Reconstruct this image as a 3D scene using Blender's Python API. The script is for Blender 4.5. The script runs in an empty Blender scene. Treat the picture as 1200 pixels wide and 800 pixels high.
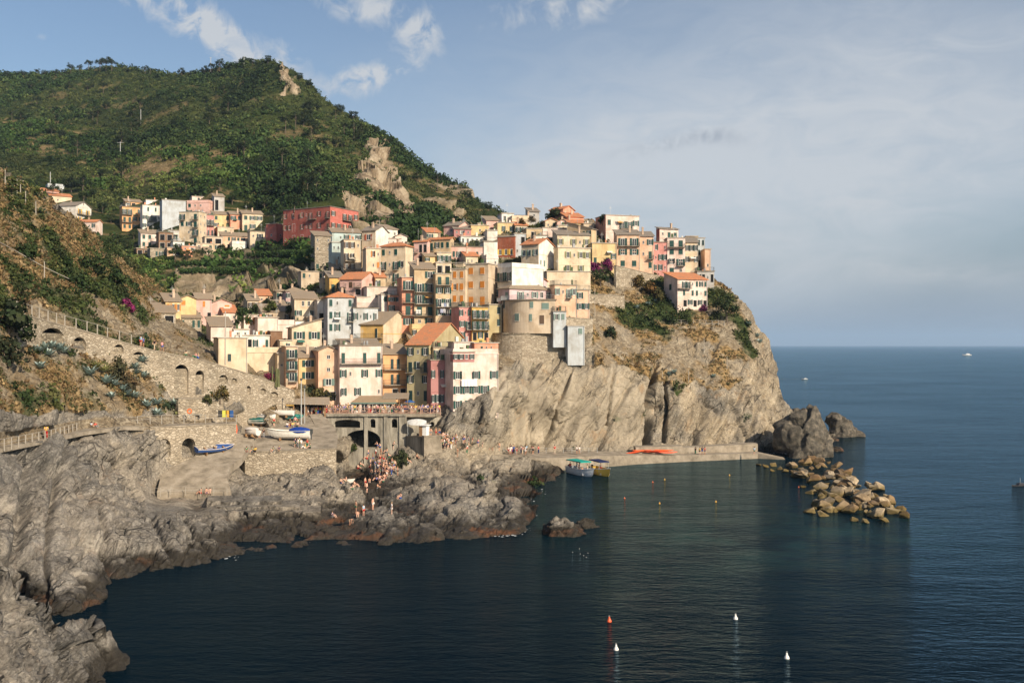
import bpy, math, random
import numpy as np
from mathutils import Matrix, Vector
R=math.radians
C=bpy.context.scene.collection
scene=bpy.context.scene
F=1167.0; H=25.0; HV=404.0            # focal length in photo pixels, eye height, horizon row
rng=np.random.RandomState(7); random.seed(7)
# ---------------------------------------------------------------- camera
cam_d=bpy.data.cameras.new('camera'); cam=bpy.data.objects.new('camera',cam_d); C.objects.link(cam)
cam.location=(0,0,H); cam.rotation_euler=(R(90),0,0)
cam_d.sensor_width=36; cam_d.lens=36*F/1200; cam_d.shift_y=4/1200
cam_d.clip_start=0.5; cam_d.clip_end=120000
scene.camera=cam
# ---------------------------------------------------------------- light
SUN_AZ=42; SUN_EL=30                   # degrees right of straight behind the camera, elevation
sd=Vector((math.sin(R(SUN_AZ))*math.cos(R(SUN_EL)),-math.cos(R(SUN_AZ))*math.cos(R(SUN_EL)),math.sin(R(SUN_EL))))
sun_d=bpy.data.lights.new('sun','SUN'); sun=bpy.data.objects.new('sun',sun_d); C.objects.link(sun)
sun_d.energy=5.0; sun_d.angle=R(0.53); sun_d.color=(1.0,0.85,0.66)
sun.rotation_euler=(-sd).to_track_quat('-Z','Y').to_euler()
world=bpy.data.worlds.new('World'); scene.world=world; world.use_nodes=True
scene.view_settings.view_transform='Standard'; scene.view_settings.look='None'
scene.view_settings.exposure=0.36; scene.view_settings.gamma=1
scene.render.engine='CYCLES'
class NG:
    """small helper for node expressions"""
    def __init__(s,tree): s.t=tree; s.n=tree.nodes; s.l=tree.links
    def node(s,typ,**kw):
        n=s.n.new(typ)
        for k,v in kw.items(): setattr(n,k,v)
        return n
    def set(s,sock,v):
        if v is None: return
        if hasattr(v,'links') or isinstance(v,bpy.types.NodeSocket): s.l.new(v,sock)
        else:
            if isinstance(v,(tuple,list)) and len(v)==3 and len(sock.default_value)==4: v=(*v,1)
            sock.default_value=v
    def m(s,op,a,b=None,c=None,clamp=False):
        n=s.node('ShaderNodeMath',operation=op,use_clamp=clamp)
        for i,x in enumerate((a,b,c)): s.set(n.inputs[i],x) if x is not None else None
        return n.outputs[0]
    def mix(s,f,a,b,mode='MIX'):
        n=s.node('ShaderNodeMix',data_type='RGBA',blend_type=mode)
        s.set(n.inputs[0],f); s.set(n.inputs[6],a); s.set(n.inputs[7],b)
        return n.outputs[2]
    def noise(s,vec,scale,detail=4,rough=.55,dist=0,out=0):
        n=s.node('ShaderNodeTexNoise'); s.set(n.inputs['Vector'],vec)
        n.inputs['Scale'].default_value=scale; n.inputs['Detail'].default_value=detail
        n.inputs['Roughness'].default_value=rough; n.inputs['Distortion'].default_value=dist
        return n.outputs[out]
    def vor(s,vec,scale,feature='F1',out='Distance',rnd=1):
        n=s.node('ShaderNodeTexVoronoi',feature=feature); s.set(n.inputs['Vector'],vec)
        n.inputs['Scale'].default_value=scale; n.inputs['Randomness'].default_value=rnd
        return n.outputs[out]
    def ramp(s,f,stops,interp='LINEAR'):
        n=s.node('ShaderNodeValToRGB'); s.set(n.inputs[0],f); e=n.color_ramp; e.interpolation=interp
        while len(e.elements)<len(stops): e.elements.new(0.5)
        for el,(p,c) in zip(e.elements,stops):
            el.position=p; el.color=(c,c,c,1) if isinstance(c,(int,float)) else (*c,1)
        return n.outputs[0]
    def mapv(s,vec,scale=(1,1,1),rot=(0,0,0)):
        n=s.node('ShaderNodeMapping'); s.set(n.inputs[0],vec); n.inputs['Scale'].default_value=scale
        n.inputs['Rotation'].default_value=rot; return n.outputs[0]
    def bump(s,h,dist=.1,strength=1,nrm=None):
        n=s.node('ShaderNodeBump'); s.set(n.inputs['Height'],h); n.inputs['Distance'].default_value=dist
        n.inputs['Strength'].default_value=strength
        if nrm: s.set(n.inputs['Normal'],nrm)
        return n.outputs[0]
    def attr(s,name,out='Fac'): return s.node('ShaderNodeAttribute',attribute_name=name).outputs[out]
    def coord(s,o='Object'): return s.node('ShaderNodeTexCoord').outputs[o]
    def geo(s,o='Position'): return s.node('ShaderNodeNewGeometry').outputs[o]
    def sep(s,v): 
        n=s.node('ShaderNodeSeparateXYZ'); s.set(n.inputs[0],v); return n.outputs
    def comb(s,x,y,z):
        n=s.node('ShaderNodeCombineXYZ')
        for i,a in enumerate((x,y,z)): s.set(n.inputs[i],a)
        return n.outputs[0]
# sky: Nishita air with high thin cloud laid over it by direction
def build_world():
    t=world.node_tree; t.nodes.clear(); g=NG(t)
    sky=g.node('ShaderNodeTexSky',sky_type='NISHITA'); sky.sun_disc=False
    sky.sun_elevation=R(SUN_EL); sky.sun_rotation=math.atan2(sd.x,sd.y)
    sky.altitude=0; sky.air_density=1.0; sky.dust_density=1.6; sky.ozone_density=1.6
    d=g.sep(g.coord('Generated'))
    az=g.m('MULTIPLY',g.m('ARCTAN2',d[0],d[1]),57.2958)       # degrees, 0 = ahead
    el=g.m('MULTIPLY',g.m('ARCSINE',d[2]),57.2958)
    def band(a0,e0,ra,re,ang):                                  # soft elliptical patch of cloud
        ca,sa=math.cos(R(ang)),math.sin(R(ang))
        x=g.m('SUBTRACT',az,a0); y=g.m('SUBTRACT',el,e0)
        p=g.m('DIVIDE',g.m('ADD',g.m('MULTIPLY',x,ca),g.m('MULTIPLY',y,sa)),ra)
        q=g.m('DIVIDE',g.m('SUBTRACT',g.m('MULTIPLY',y,ca),g.m('MULTIPLY',x,sa)),re)
        r=g.m('ADD',g.m('MULTIPLY',p,p),g.m('MULTIPLY',q,q))
        return g.m('EXPONENT',g.m('MULTIPLY',r,-1))
    def add(*a):
        r=a[0]
        for b in a[1:]: r=g.m('ADD',r,b)
        return r
    ae=g.comb(g.m('MULTIPLY',az,.1),g.m('MULTIPLY',el,.1),0)
    ns=g.noise(g.mapv(ae,(1,2.6,1),(0,0,R(-14))),2.0,8,.62,1.2)     # streaks
    nf=g.noise(ae,7,7,.62,.5)                                       # puffs
    # the broad veil
    veil=add(g.m('MULTIPLY',band(13,9.5,17,6.6,-4),1.05),g.m('MULTIPLY',band(-1,8,9,2.8,14),.5),
             g.m('MULTIPLY',band(22,16,16,5,-20),.38),g.m('MULTIPLY',band(6,3,14,2.0,0),.45),g.m('MULTIPLY',band(38,8,14,9,0),.4))
    hole=g.m('MULTIPLY',band(27,4.6,8.5,2.6,22),1.0)
    veil=g.m('MULTIPLY',veil,g.m('SUBTRACT',1,g.m('MULTIPLY',hole,.8)))
    vm=g.m('MULTIPLY',veil,g.ramp(ns,[(.3,.72),(.68,1.12)]),clamp=True)
    streak=add(g.m('MULTIPLY',band(21.5,3.9,6.5,.8,-4),.7),g.m('MULTIPLY',band(15,6,7,.8,20),.3))
    streak=g.m('MULTIPLY',streak,g.ramp(ns,[(.3,.1),(.62,1)]))
    # loose cloud, upper left
    puff=add(band(-20,18.2,6,1.1,-24),g.m('MULTIPLY',band(-15.5,16.0,3.2,.9,-38),.9),band(-8.3,18.6,3.6,1.1,-14),band(-5.4,17.0,1.3,1.2,0),g.m('MULTIPLY',band(-12.6,15.6,1.4,.8,-40),.8),
             g.m('MULTIPLY',band(-9.0,14.6,2.2,.9,10),.9),g.m('MULTIPLY',band(-7.3,15.2,2,.5,12),.7),
             g.m('MULTIPLY',band(3.5,18.8,4.5,1.1,8),.9),g.m('MULTIPLY',band(-23,19.5,4,.8,-10),1.0),g.m('MULTIPLY',band(-25.5,15.6,1.3,.25,0),.35))
    pm=g.m('SUBTRACT',g.m('MULTIPLY',puff,g.ramp(nf,[(.36,.1),(.66,1.55)])),.25,clamp=True)
    pm=g.m('MULTIPLY',g.m('MULTIPLY',pm,g.ramp(ns,[(.3,.55),(.6,1.1)])),1.15,clamp=True)
    grey=g.m('MULTIPLY',add(band(8.5,11.2,2.4,.35,10),band(11.5,11.6,1.6,.4,-8)),g.ramp(nf,[(.42,0),(.6,.5)]))
    veil_c=(5.4,5.65,5.95); puff_c=(5.6,5.7,5.8)
    hz_=g.m('EXPONENT',g.m('MULTIPLY',g.m('MULTIPLY',g.m('MAXIMUM',el,0),g.m('MAXIMUM',el,0)),-.03))
    base=g.mix(g.m('MULTIPLY',hz_,.92),sky.outputs[0],(2.15,2.75,3.55))
    col=g.mix(g.m('MULTIPLY',vm,.86),base,veil_c)
    col=g.mix(g.m('MULTIPLY',streak,.8,clamp=True),col,(5.3,5.35,5.4))
    col=g.mix(g.m('MULTIPLY',pm,.8,clamp=True),col,puff_c)
    col=g.mix(grey,col,(2.6,3.0,3.7))
    bg=g.node('ShaderNodeBackground'); g.set(bg.inputs[0],col); bg.inputs[1].default_value=SKY_STR
    o=g.node('ShaderNodeOutputWorld'); g.l.new(bg.outputs[0],o.inputs[0])
SKY_STR=0.09
build_world()
# ---------------------------------------------------------------- geometry helpers
def at(u,v,D): return Vector(((u-600)/F*D, D, H-(v-HV)/F*D))
def sea_D(v): return H*F/(v-HV)
def link(o): C.objects.link(o); return o
def mesh_np(name,V,faces,smooth=False):
    me=bpy.data.meshes.new(name); V=np.asarray(V,dtype=np.float32); n=len(V)
    faces=np.asarray(faces,dtype=np.int32); k=faces.shape[1]; m=len(faces)
    me.vertices.add(n); me.vertices.foreach_set('co',V.ravel())
    me.loops.add(m*k); me.loops.foreach_set('vertex_index',faces.ravel())
    me.polygons.add(m); me.polygons.foreach_set('loop_start',np.arange(0,m*k,k,dtype=np.int32))
    me.polygons.foreach_set('loop_total',np.full(m,k,dtype=np.int32))
    me.update(calc_edges=True)
    if smooth: me.polygons.foreach_set('use_smooth',np.ones(m,dtype=bool))
    return me
def obj(name,me,mat=None,parent=None,**kw):
    o=bpy.data.objects.new(name,me); link(o)
    if mat is not None and len(me.materials)==0:
        for m in (mat if isinstance(mat,(list,tuple)) else [mat]): me.materials.append(m)
    if parent: o.parent=parent; kids.setdefault(parent.name,[]).append(o)
    for k,v in kw.items(): setattr(o,k,v)
    return o
def tag(o,label=None,cat=None,group=None,kind=None):
    if label: o["label"]=label
    if cat: o['category']=cat
    if group: o['group']=group
    if kind: o['kind']=kind
    return o
def thing(name,label,cat,loc=(0,0,0),rz=0,group=None):
    o=bpy.data.objects.new(name,None); link(o); o.empty_display_size=.3
    o.location=loc; o.rotation_euler=(0,0,rz); return tag(o,label,cat,group)
def copy_tree(o,parent=None,**kw):
    c=o.copy(); C.objects.link(c); c.parent=parent
    if parent: kids.setdefault(parent.name,[]).append(c)
    for ch in list(kids.get(o.name,[])): copy_tree(ch,c)
    for k,v in kw.items(): setattr(c,k,v)
    return c
kids={}
class MB:
    def __init__(s): s.v=[]; s.f=[]; s.mi=[]; s.cur=0
    def add(s,vs,fs,mtx=None):
        b=len(s.v)
        s.v+= [tuple(mtx@Vector(p)) for p in vs] if mtx else [tuple(p) for p in vs]
        s.f+=[tuple(i+b for i in f) for f in fs]; s.mi+=[s.cur]*len(fs); return s
    def box(s,x0,x1,y0,y1,z0,z1,mtx=None):
        vs=[(x0,y0,z0),(x1,y0,z0),(x1,y1,z0),(x0,y1,z0),(x0,y0,z1),(x1,y0,z1),(x1,y1,z1),(x0,y1,z1)]
        return s.add(vs,[(0,3,2,1),(4,5,6,7),(0,1,5,4),(1,2,6,5),(2,3,7,6),(3,0,4,7)],mtx)
    def tube(s,p,q,r,r2=None,n=6,cap=True):
        p=Vector(p);q=Vector(q); r2=r if r2 is None else r2; d=(q-p)
        if d.length<1e-6: return s
        a=d.to_track_quat('Z','Y').to_matrix().to_4x4()
        vs=[]; 
        for c,rr in ((p,r),(q,r2)):
            for i in range(n):
                t=2*math.pi*i/n; vs.append(c+a.to_3x3()@Vector((rr*math.cos(t),rr*math.sin(t),0)))
        fs=[(i,(i+1)%n,n+(i+1)%n,n+i) for i in range(n)]
        if cap: fs+=[tuple(range(n-1,-1,-1)),tuple(range(n,2*n))]
        return s.add(vs,fs)
    def lathe(s,prof,n=12,mtx=None):
        vs=[(r*math.cos(2*math.pi*i/n),r*math.sin(2*math.pi*i/n),z) for r,z in prof for i in range(n)]
        k=len(prof); fs=[(j*n+i,j*n+(i+1)%n,(j+1)*n+(i+1)%n,(j+1)*n+i) for j in range(k-1) for i in range(n)]
        fs+=[tuple(range(n-1,-1,-1)),tuple(range((k-1)*n,k*n))]
        return s.add(vs,fs,mtx)
    def mesh(s,name,smooth=False):
        me=bpy.data.meshes.new(name); me.from_pydata(s.v,[],s.f)
        if any(s.mi): me.polygons.foreach_set('material_index',s.mi)
        if smooth: me.polygons.foreach_set('use_smooth',[True]*len(s.f))
        me.update(); return me
    def build(s,name,mat,parent=None,smooth=False,**kw): return obj(name,s.mesh(name,smooth),mat,parent,**kw)
def plate(outer,holes,y0,y1,name='wall'):
    """flat plate in local XZ with holes, between y0 and y1"""
    cu=bpy.data.curves.new('tmp','CURVE'); cu.dimensions='2D'; cu.fill_mode='BOTH'; cu.extrude=abs(y1-y0)/2
    for poly in [outer]+holes:
        sp=cu.splines.new('POLY'); sp.points.add(len(poly)-1); sp.use_cyclic_u=True
        for p,(x,z) in zip(sp.points,poly): p.co=(x,z,0,1)
    o=bpy.data.objects.new('tmp',cu); link(o); bpy.context.view_layer.update()
    me=bpy.data.meshes.new_from_object(o.evaluated_get(bpy.context.evaluated_depsgraph_get()))
    bpy.data.objects.remove(o); bpy.data.curves.remove(cu)
    me.transform(Matrix.Translation((0,(y0+y1)/2,0))@Matrix.Rotation(R(90),4,'X')); me.name=name
    return me
def arch(x0,x1,z0,z1,rise,n=10):
    """outline of an arched opening; z1 crown"""
    pts=[(x0,z0),(x1,z0)]; cx=(x0+x1)/2; hw=(x1-x0)/2
    for i in range(n+1):
        t=math.pi*i/n; pts.append((cx+hw*math.cos(t), z1-rise+rise*math.sin(t)))
    return pts
# ---------------------------------------------------------------- numpy noise
def _h(ix,iy,iz,s=0):
    n=(ix.astype(np.int64)*374761393+iy.astype(np.int64)*668265263+iz.astype(np.int64)*2147483647+s*1274126177)&0xffffffff
    n=((n^(n>>13))*1274126177)&0xffffffff; n=(n^(n>>16))*2246822519&0xffffffff; n^=n>>15
    return (n&0xffffff).astype(np.float32)/16777215.0
def vnoise(P,s=0):
    I=np.floor(P).astype(np.int64); f=(P-I).astype(np.float32); f=f*f*(3-2*f); r=0
    for dx in (0,1):
        wx=f[:,0] if dx else 1-f[:,0]
        for dy in (0,1):
            wy=f[:,1] if dy else 1-f[:,1]
            for dz in (0,1):
                wz=f[:,2] if dz else 1-f[:,2]
                r=r+wx*wy*wz*_h(I[:,0]+dx,I[:,1]+dy,I[:,2]+dz,s)
    return r*2-1
def fbm(P,o=4,s=0,g=.5,l=2.03):
    a=1;t=0;r=0
    for i in range(o): r=r+a*vnoise(P*(l**i)+i*17.3,s+i); t+=a; a*=g
    return r/t
def ridged(P,o=4,s=0,g=.55):
    a=1;t=0;r=0
    for i in range(o): r=r+a*(1-2*np.abs(vnoise(P*(2.1**i)+i*9.1,s+i))); t+=a; a*=g
    return r/t
def worley(P,s=0,two=False):
    I=np.floor(P).astype(np.int64); f1=np.full(len(P),9,np.float32); f2=f1.copy(); idv=np.zeros(len(P),np.float32)
    for dx in (-1,0,1):
        for dy in (-1,0,1):
            for dz in (-1,0,1):
                J=I+np.array([dx,dy,dz])
                q=np.stack([J[:,0]+_h(J[:,0],J[:,1],J[:,2],s+1),J[:,1]+_h(J[:,0],J[:,1],J[:,2],s+2),J[:,2]+_h(J[:,0],J[:,1],J[:,2],s+3)],1)
                d=np.sqrt(((P-q)**2).sum(1)).astype(np.float32); c=d<f1
                f2=np.where(c,f1,np.minimum(f2,d)); idv=np.where(c,_h(J[:,0],J[:,1],J[:,2],s+4),idv); f1=np.where(c,d,f1)
    return f1,f2,idv
def facets(P,s=0,slope=1.0):
    """flat tilted blocks: every cell of the rock is its own broken plane"""
    I=np.floor(P).astype(np.int64); f1=np.full(len(P),9,np.float32); f2=f1.copy(); dl=np.zeros((len(P),3),np.float32); J1=np.zeros((len(P),3),np.int64)
    for dx in (-1,0,1):
        for dy in (-1,0,1):
            for dz in (-1,0,1):
                J=I+np.array([dx,dy,dz])
                q=np.stack([J[:,0]+_h(J[:,0],J[:,1],J[:,2],s+1),J[:,1]+_h(J[:,0],J[:,1],J[:,2],s+2),J[:,2]+_h(J[:,0],J[:,1],J[:,2],s+3)],1)
                e=(P-q).astype(np.float32); d=np.sqrt((e**2).sum(1)); c=d<f1
                f2=np.where(c,f1,np.minimum(f2,d)); dl=np.where(c[:,None],e,dl); J1=np.where(c[:,None],J,J1); f1=np.where(c,d,f1)
    h=[_h(J1[:,0],J1[:,1],J1[:,2],s+k)-.5 for k in (5,6,7,8)]
    edge=np.clip((f2-f1)*7,0,1)
    return h[3]*1.0+slope*(dl[:,0]*h[0]+dl[:,1]*h[1]+dl[:,2]*h[2])*2.2, edge
class RBF:
    def __init__(s,pts,vals,lam=0):
        s.p=np.array(pts,float); n=len(s.p); r=np.linalg.norm(s.p[:,None]-s.p[None],axis=2)
        A=np.zeros((n+3,n+3)); A[:n,:n]=r+lam*np.eye(n); A[:n,n]=1; A[:n,n+1:]=s.p; A[n:,:n]=A[:n,n:].T
        s.w=np.linalg.solve(A,np.r_[np.array(vals,float),0,0,0])
    def __call__(s,u,v):
        u=np.atleast_1d(np.asarray(u,float)); v=np.atleast_1d(np.asarray(v,float)); n=len(s.p)
        o=np.zeros(u.size)
        for a in range(0,u.size,20000):
            uu=u.ravel()[a:a+20000]; vv=v.ravel()[a:a+20000]
            r=np.sqrt((uu[:,None]-s.p[None,:,0])**2+(vv[:,None]-s.p[None,:,1])**2)
            o[a:a+20000]=r@s.w[:n]+s.w[n]+s.w[n+1]*uu+s.w[n+2]*vv
        return o.reshape(u.shape)
def inpoly(u,v,poly):
    c=np.zeros(u.shape,bool); n=len(poly)
    for i in range(n):
        x1,y1=poly[i]; x2,y2=poly[(i+1)%n]
        if y1==y2: continue
        c^=((v<y1)!=(v<y2))&(u<(x2-x1)*(v-y1)/(y2-y1)+x1)
    return c
# ---------------------------------------------------------------- materials
def mat(name,col=(.5,.5,.5),rough=.8,fn=None,spec=.3,metal=0):
    m=bpy.data.materials.new(name); m.use_nodes=True; t=m.node_tree; t.nodes.clear(); g=NG(t)
    b=g.node('ShaderNodeBsdfPrincipled'); o=g.node('ShaderNodeOutputMaterial'); t.links.new(b.outputs[0],o.inputs[0])
    b.inputs['Base Color'].default_value=(*col,1); b.inputs['Roughness'].default_value=rough
    b.inputs['Specular IOR Level'].default_value=spec; b.inputs['Metallic'].default_value=metal
    if fn: fn(g,b)
    m.diffuse_color=(*col,1); return m
def objcol(g): return g.node('ShaderNodeObjectInfo').outputs['Color']
def f_plaster(g,b):
    p=g.coord('Object'); rnd=g.node('ShaderNodeObjectInfo').outputs['Random']
    pv=g.node('ShaderNodeVectorMath',operation='ADD'); g.set(pv.inputs[0],p); g.set(pv.inputs[1],g.comb(g.m('MULTIPLY',rnd,50),0,0)); p=pv.outputs[0]
    st=g.noise(g.mapv(p,(1.2,1.2,.22)),.9,6,.65,.4)            # streaks running down
    bl=g.noise(p,.35,5,.6)
    c=g.mix(g.ramp(st,[(.45,0),(.75,.42)]),objcol(g),(.26,.22,.17),'MIX')
    c=g.mix(g.ramp(bl,[(.38,.55),(.58,0)]),c,(.6,.52,.42),'MULTIPLY')
    c=g.mix(g.ramp(g.noise(p,2.2,4,.6),[(.62,0),(.72,.35)]),c,(.55,.5,.42))
    g.set(b.inputs['Base Color'],c)
    g.set(b.inputs['Normal'],g.bump(g.noise(p,9,3),.03,.35))
def f_obj(g,b):
    p=g.coord('Object')
    c=g.mix(g.ramp(g.noise(p,3,4),[(.45,0),(.8,.18)]),objcol(g),(.12,.1,.08))
    g.set(b.inputs['Base Color'],c)
def f_tile(g,b):
    p=g.coord('Object')
    n=g.vor(g.mapv(p,(1,1,.6)),3.2,out='Color'); s=g.sep(n)
    c=g.mix(g.m('MULTIPLY',s[0],.55),objcol(g),(.3,.2,.12))
    c=g.mix(g.ramp(g.noise(p,.8,5),[(.5,0),(.72,.5)]),c,(.2,.17,.12))
    c=g.mix(g.ramp(g.noise(p,4,2),[(.6,0),(.7,.25)]),c,(.55,.45,.34))
    g.set(b.inputs['Base Color'],c)
    w=g.node('ShaderNodeTexWave'); g.set(w.inputs[0],p); w.inputs['Scale'].default_value=1.3; w.bands_direction='DIAGONAL'
    g.set(b.inputs['Normal'],g.bump(g.m('ADD',w.outputs['Fac'],s[1]),.06,.5))
def stonefn(cols,scale=2.2,mortar=(.3,.26,.2),dark=.4):
    def f(g,b):
        p=g.geo(); p2=g.mapv(p,(1,1,1.7))
        wv=g.node('ShaderNodeVectorMath',operation='ADD'); g.set(wv.inputs[0],p2)
        g.set(wv.inputs[1],g.noise(p,1.4,2,out=1)); p2=wv.outputs[0]
        cell=g.vor(p2,scale,out='Color'); e=g.vor(p2,scale,'DISTANCE_TO_EDGE')
        s=g.sep(cell)
        c=g.ramp(s[0],[(0,cols[0]),(.5,cols[1]),(1,cols[2])])
        c=g.mix(g.ramp(e,[(.02,1),(.09,0)]),c,mortar)
        c=g.mix(g.ramp(g.noise(g.mapv(p,(1,1,.35)),.35,6,.65,.5),[(.46,0),(.7,dark)]),c,(.1,.085,.06))
        c=g.mix(g.ramp(g.noise(p,.14,5,.6),[(.4,.35),(.6,0)]),c,(.46,.38,.28))
        g.set(b.inputs['Base Color'],c)
        h=g.m('ADD',g.ramp(e,[(0,0),(.12,1)]),g.noise(p,6,4))
        g.set(b.inputs['Normal'],g.bump(h,.14,.8))
    return f
SPL={}
def f_rock(g,b):
    p=g.geo(); z=g.sep(p)[2]
    rp=g.mapv(p,(1,1,1),(0,R(-35),0)); st=g.mapv(rp,(1.0,.5,.13))
    n1=g.noise(st,.55,9,.66,.15); n2=g.noise(p,.09,6,.6,.1); n3=g.noise(p,1.6,8,.7)
    c=g.ramp(n1,[(.22,(.10,.085,.062)),(.40,(.235,.195,.14)),(.56,(.36,.30,.215)),(.78,(.52,.44,.32))])
    c=g.mix(g.ramp(n2,[(.40,.0),(.62,.72)]),c,g.ramp(n1,[(.25,(.07,.07,.066)),(.55,(.19,.182,.165)),(.8,(.33,.32,.29))]))
    c=g.mix(g.ramp(n3,[(.54,0),(.72,.55)]),c,(.46,.41,.33))
    c=g.mix(g.ramp(n3,[(.28,.6),(.42,0)]),c,(.07,.06,.045))
    # cracks
    cr=g.vor(g.mapv(rp,(.5,.5,.16)),.55,'DISTANCE_TO_EDGE'); cr2=g.vor(g.mapv(rp,(1,1,.45)),.9,'DISTANCE_TO_EDGE')
    ck=g.m('MAXIMUM',g.ramp(cr,[(.0,.95),(.035,0)]),g.m('MULTIPLY',g.ramp(cr2,[(.0,1),(.03,0)]),.5))
    ck=g.m('MULTIPLY',ck,g.ramp(g.noise(p,.2,3),[(.45,.0),(.6,1)]))
    c=g.mix(g.m('MULTIPLY',ck,.75),c,(.035,.03,.024))
    fl=g.mapv(rp,(.55,.4,.05)); nf1=g.noise(fl,.8,5,.6); nf2=g.noise(g.mapv(rp,(1.6,1.2,.22)),.9,4,.6)
    fk=g.m('MAXIMUM',g.ramp(nf1,[(.475,0),(.5,1),(.525,0)]),g.m('MULTIPLY',g.ramp(nf2,[(.48,0),(.5,1),(.52,0)]),.75))
    c=g.mix(g.m('MULTIPLY',g.m('MULTIPLY',fk,.6),g.ramp(n2,[(.42,.25),(.58,1)])),c,(.05,.042,.03))
    sp1=g.noise(p,3.2,3,.8); c=g.mix(1.0,c,g.ramp(sp1,[(.3,(.72,.70,.68)),(.5,(1.1,1.1,1.08)),(.7,(1.5,1.45,1.36))]),'MULTIPLY')
    sl=g.m('MULTIPLY',g.attr('slab'),g.ramp(g.noise(g.mapv(rp,(.4,.4,.1)),.5,4,.6),[(.38,0),(.5,.85)]))
    c=g.mix(sl,c,g.ramp(g.noise(g.mapv(p,(1,1,.3)),.35,6,.6),[(.3,(.20,.17,.125)),(.5,(.315,.27,.20)),(.7,(.42,.36,.27))]))
    # ochre stains
    c=g.mix(g.ramp(g.noise(p,.22,5,.7,.6),[(.58,0),(.72,.5)]),c,(.36,.2,.08))
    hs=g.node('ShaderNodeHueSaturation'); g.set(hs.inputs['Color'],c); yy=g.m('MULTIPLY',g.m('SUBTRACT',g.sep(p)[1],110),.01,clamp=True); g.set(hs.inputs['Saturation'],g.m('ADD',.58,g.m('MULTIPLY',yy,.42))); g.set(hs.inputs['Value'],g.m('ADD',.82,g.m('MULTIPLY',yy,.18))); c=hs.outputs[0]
    # masonry and earth where the ground is built up
    ea=g.attr('earth')
    ec=g.ramp(g.noise(p,.9,8,.7),[(.3,(.10,.078,.05)),(.5,(.22,.165,.10)),(.7,(.37,.29,.18))])
    sp=g.mapv(p,(1,1,1.6)); sv=g.node('ShaderNodeVectorMath',operation='ADD'); g.set(sv.inputs[0],sp); g.set(sv.inputs[1],g.noise(p,1.2,2,out=1)); scell=g.vor(sv.outputs[0],1.7,out='Color')
    sc_=g.ramp(g.sep(scell)[0],[(0,(.13,.105,.075)),(.5,(.27,.22,.15)),(1,(.42,.36,.26))])
    ec=g.mix(g.ramp(g.noise(p,.16,5,.65),[(.42,.1),(.55,.9)]),ec,sc_)
    c=g.mix(ea,c,ec)
    dry=g.attr('dry'); dc=g.ramp(g.noise(g.mapv(p,(1,1,.5)),1.2,7,.7),[(.3,(.13,.085,.035)),(.5,(.29,.19,.08)),(.7,(.46,.34,.18))])
    c=g.mix(dry,c,dc)
    gr=g.attr('green'); gc=g.ramp(g.noise(p,.8,6,.65),[(.3,(.016,.026,.008)),(.55,(.045,.065,.018)),(.8,(.13,.13,.045))])
    c=g.mix(gr,c,gc)
    # wet band and weed at the waterline
    zz=g.m('ADD',z,g.m('MULTIPLY',g.noise(p,.7,4),-2.2))
    c=g.mix(g.ramp(g.m('MULTIPLY',zz,.5),[(.0,.88),(.10,.7),(.42,0)]),c,(.024,.020,.014))
    c=g.mix(g.m('MULTIPLY',g.ramp(zz,[(.0,0),(.02,0)]),0),c,(.2,.08,.03))
    red=g.m('MULTIPLY',g.ramp(g.m('MULTIPLY',g.m('ADD',zz,1.2),.5),[(.0,0),(.18,1),(.36,1),(.48,0)]),g.ramp(g.noise(p,.12,4),[(.5,0),(.65,.5)]))
    c=g.mix(red,c,(.21,.085,.035))
    g.set(b.inputs['Base Color'],c)
    h=g.m('ADD',g.m('MULTIPLY',g.noise(st,1.3,10,.72,.05),.8),g.m('MULTIPLY',g.noise(p,2.5,8,.7),.5))
    h=g.m('SUBTRACT',h,g.m('MULTIPLY',ck,.5))
    fv=g.vor(g.mapv(rp,(1.1,1.1,.5)),1.2,out='Color'); h=g.m('ADD',h,g.m('MULTIPLY',g.sep(fv)[0],.35))
    h=g.m('MULTIPLY',h,g.m('SUBTRACT',1,g.m('MULTIPLY',sl,.75)))
    g.set(b.inputs['Normal'],g.bump(h,.7,1.0))
    g.set(b.inputs['Roughness'],g.ramp(zz,[(0,.35),(.6,.9)]))
def f_hill(g,b):
    p=g.geo()
    n=g.noise(p,.05,8,.65,.3); n2=g.noise(p,.35,6,.7)
    c=g.ramp(n,[(.3,(.015,.024,.008)),(.5,(.03,.042,.012)),(.66,(.06,.07,.02)),(.8,(.13,.11,.05))])
    c=g.mix(g.ramp(n2,[(.5,0),(.7,.4)]),c,(.07,.075,.02))
    rk=g.attr('earth'); rc=g.ramp(g.noise(g.mapv(p,(1,1,.5)),.18,9,.7,.5),[(.3,(.10,.075,.05)),(.48,(.27,.21,.14)),(.62,(.42,.35,.25)),(.8,(.5,.44,.34))])
    c=g.mix(rk,c,rc)
    dr=g.attr('dry'); dc=g.ramp(n2,[(.3,(.10,.07,.03)),(.55,(.22,.16,.08)),(.75,(.36,.28,.17))])
    c=g.mix(dr,c,dc)
    g.set(b.inputs['Base Color'],c)
    g.set(b.inputs['Normal'],g.bump(g.m('ADD',g.noise(p,.5,8,.7),g.noise(p,.12,4)),1.6,.9))
def f_leaf(g,b):
    v=g.attr('tint','Color'); g.set(b.inputs['Base Color'],v)
    try:
        b.inputs['Subsurface Weight'].default_value=0
    except: pass
def f_leafobj(g,b):
    v=g.attr('tint','Color'); g.set(b.inputs['Base Color'],g.mix(1.0,v,objcol(g),'MULTIPLY'))
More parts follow.
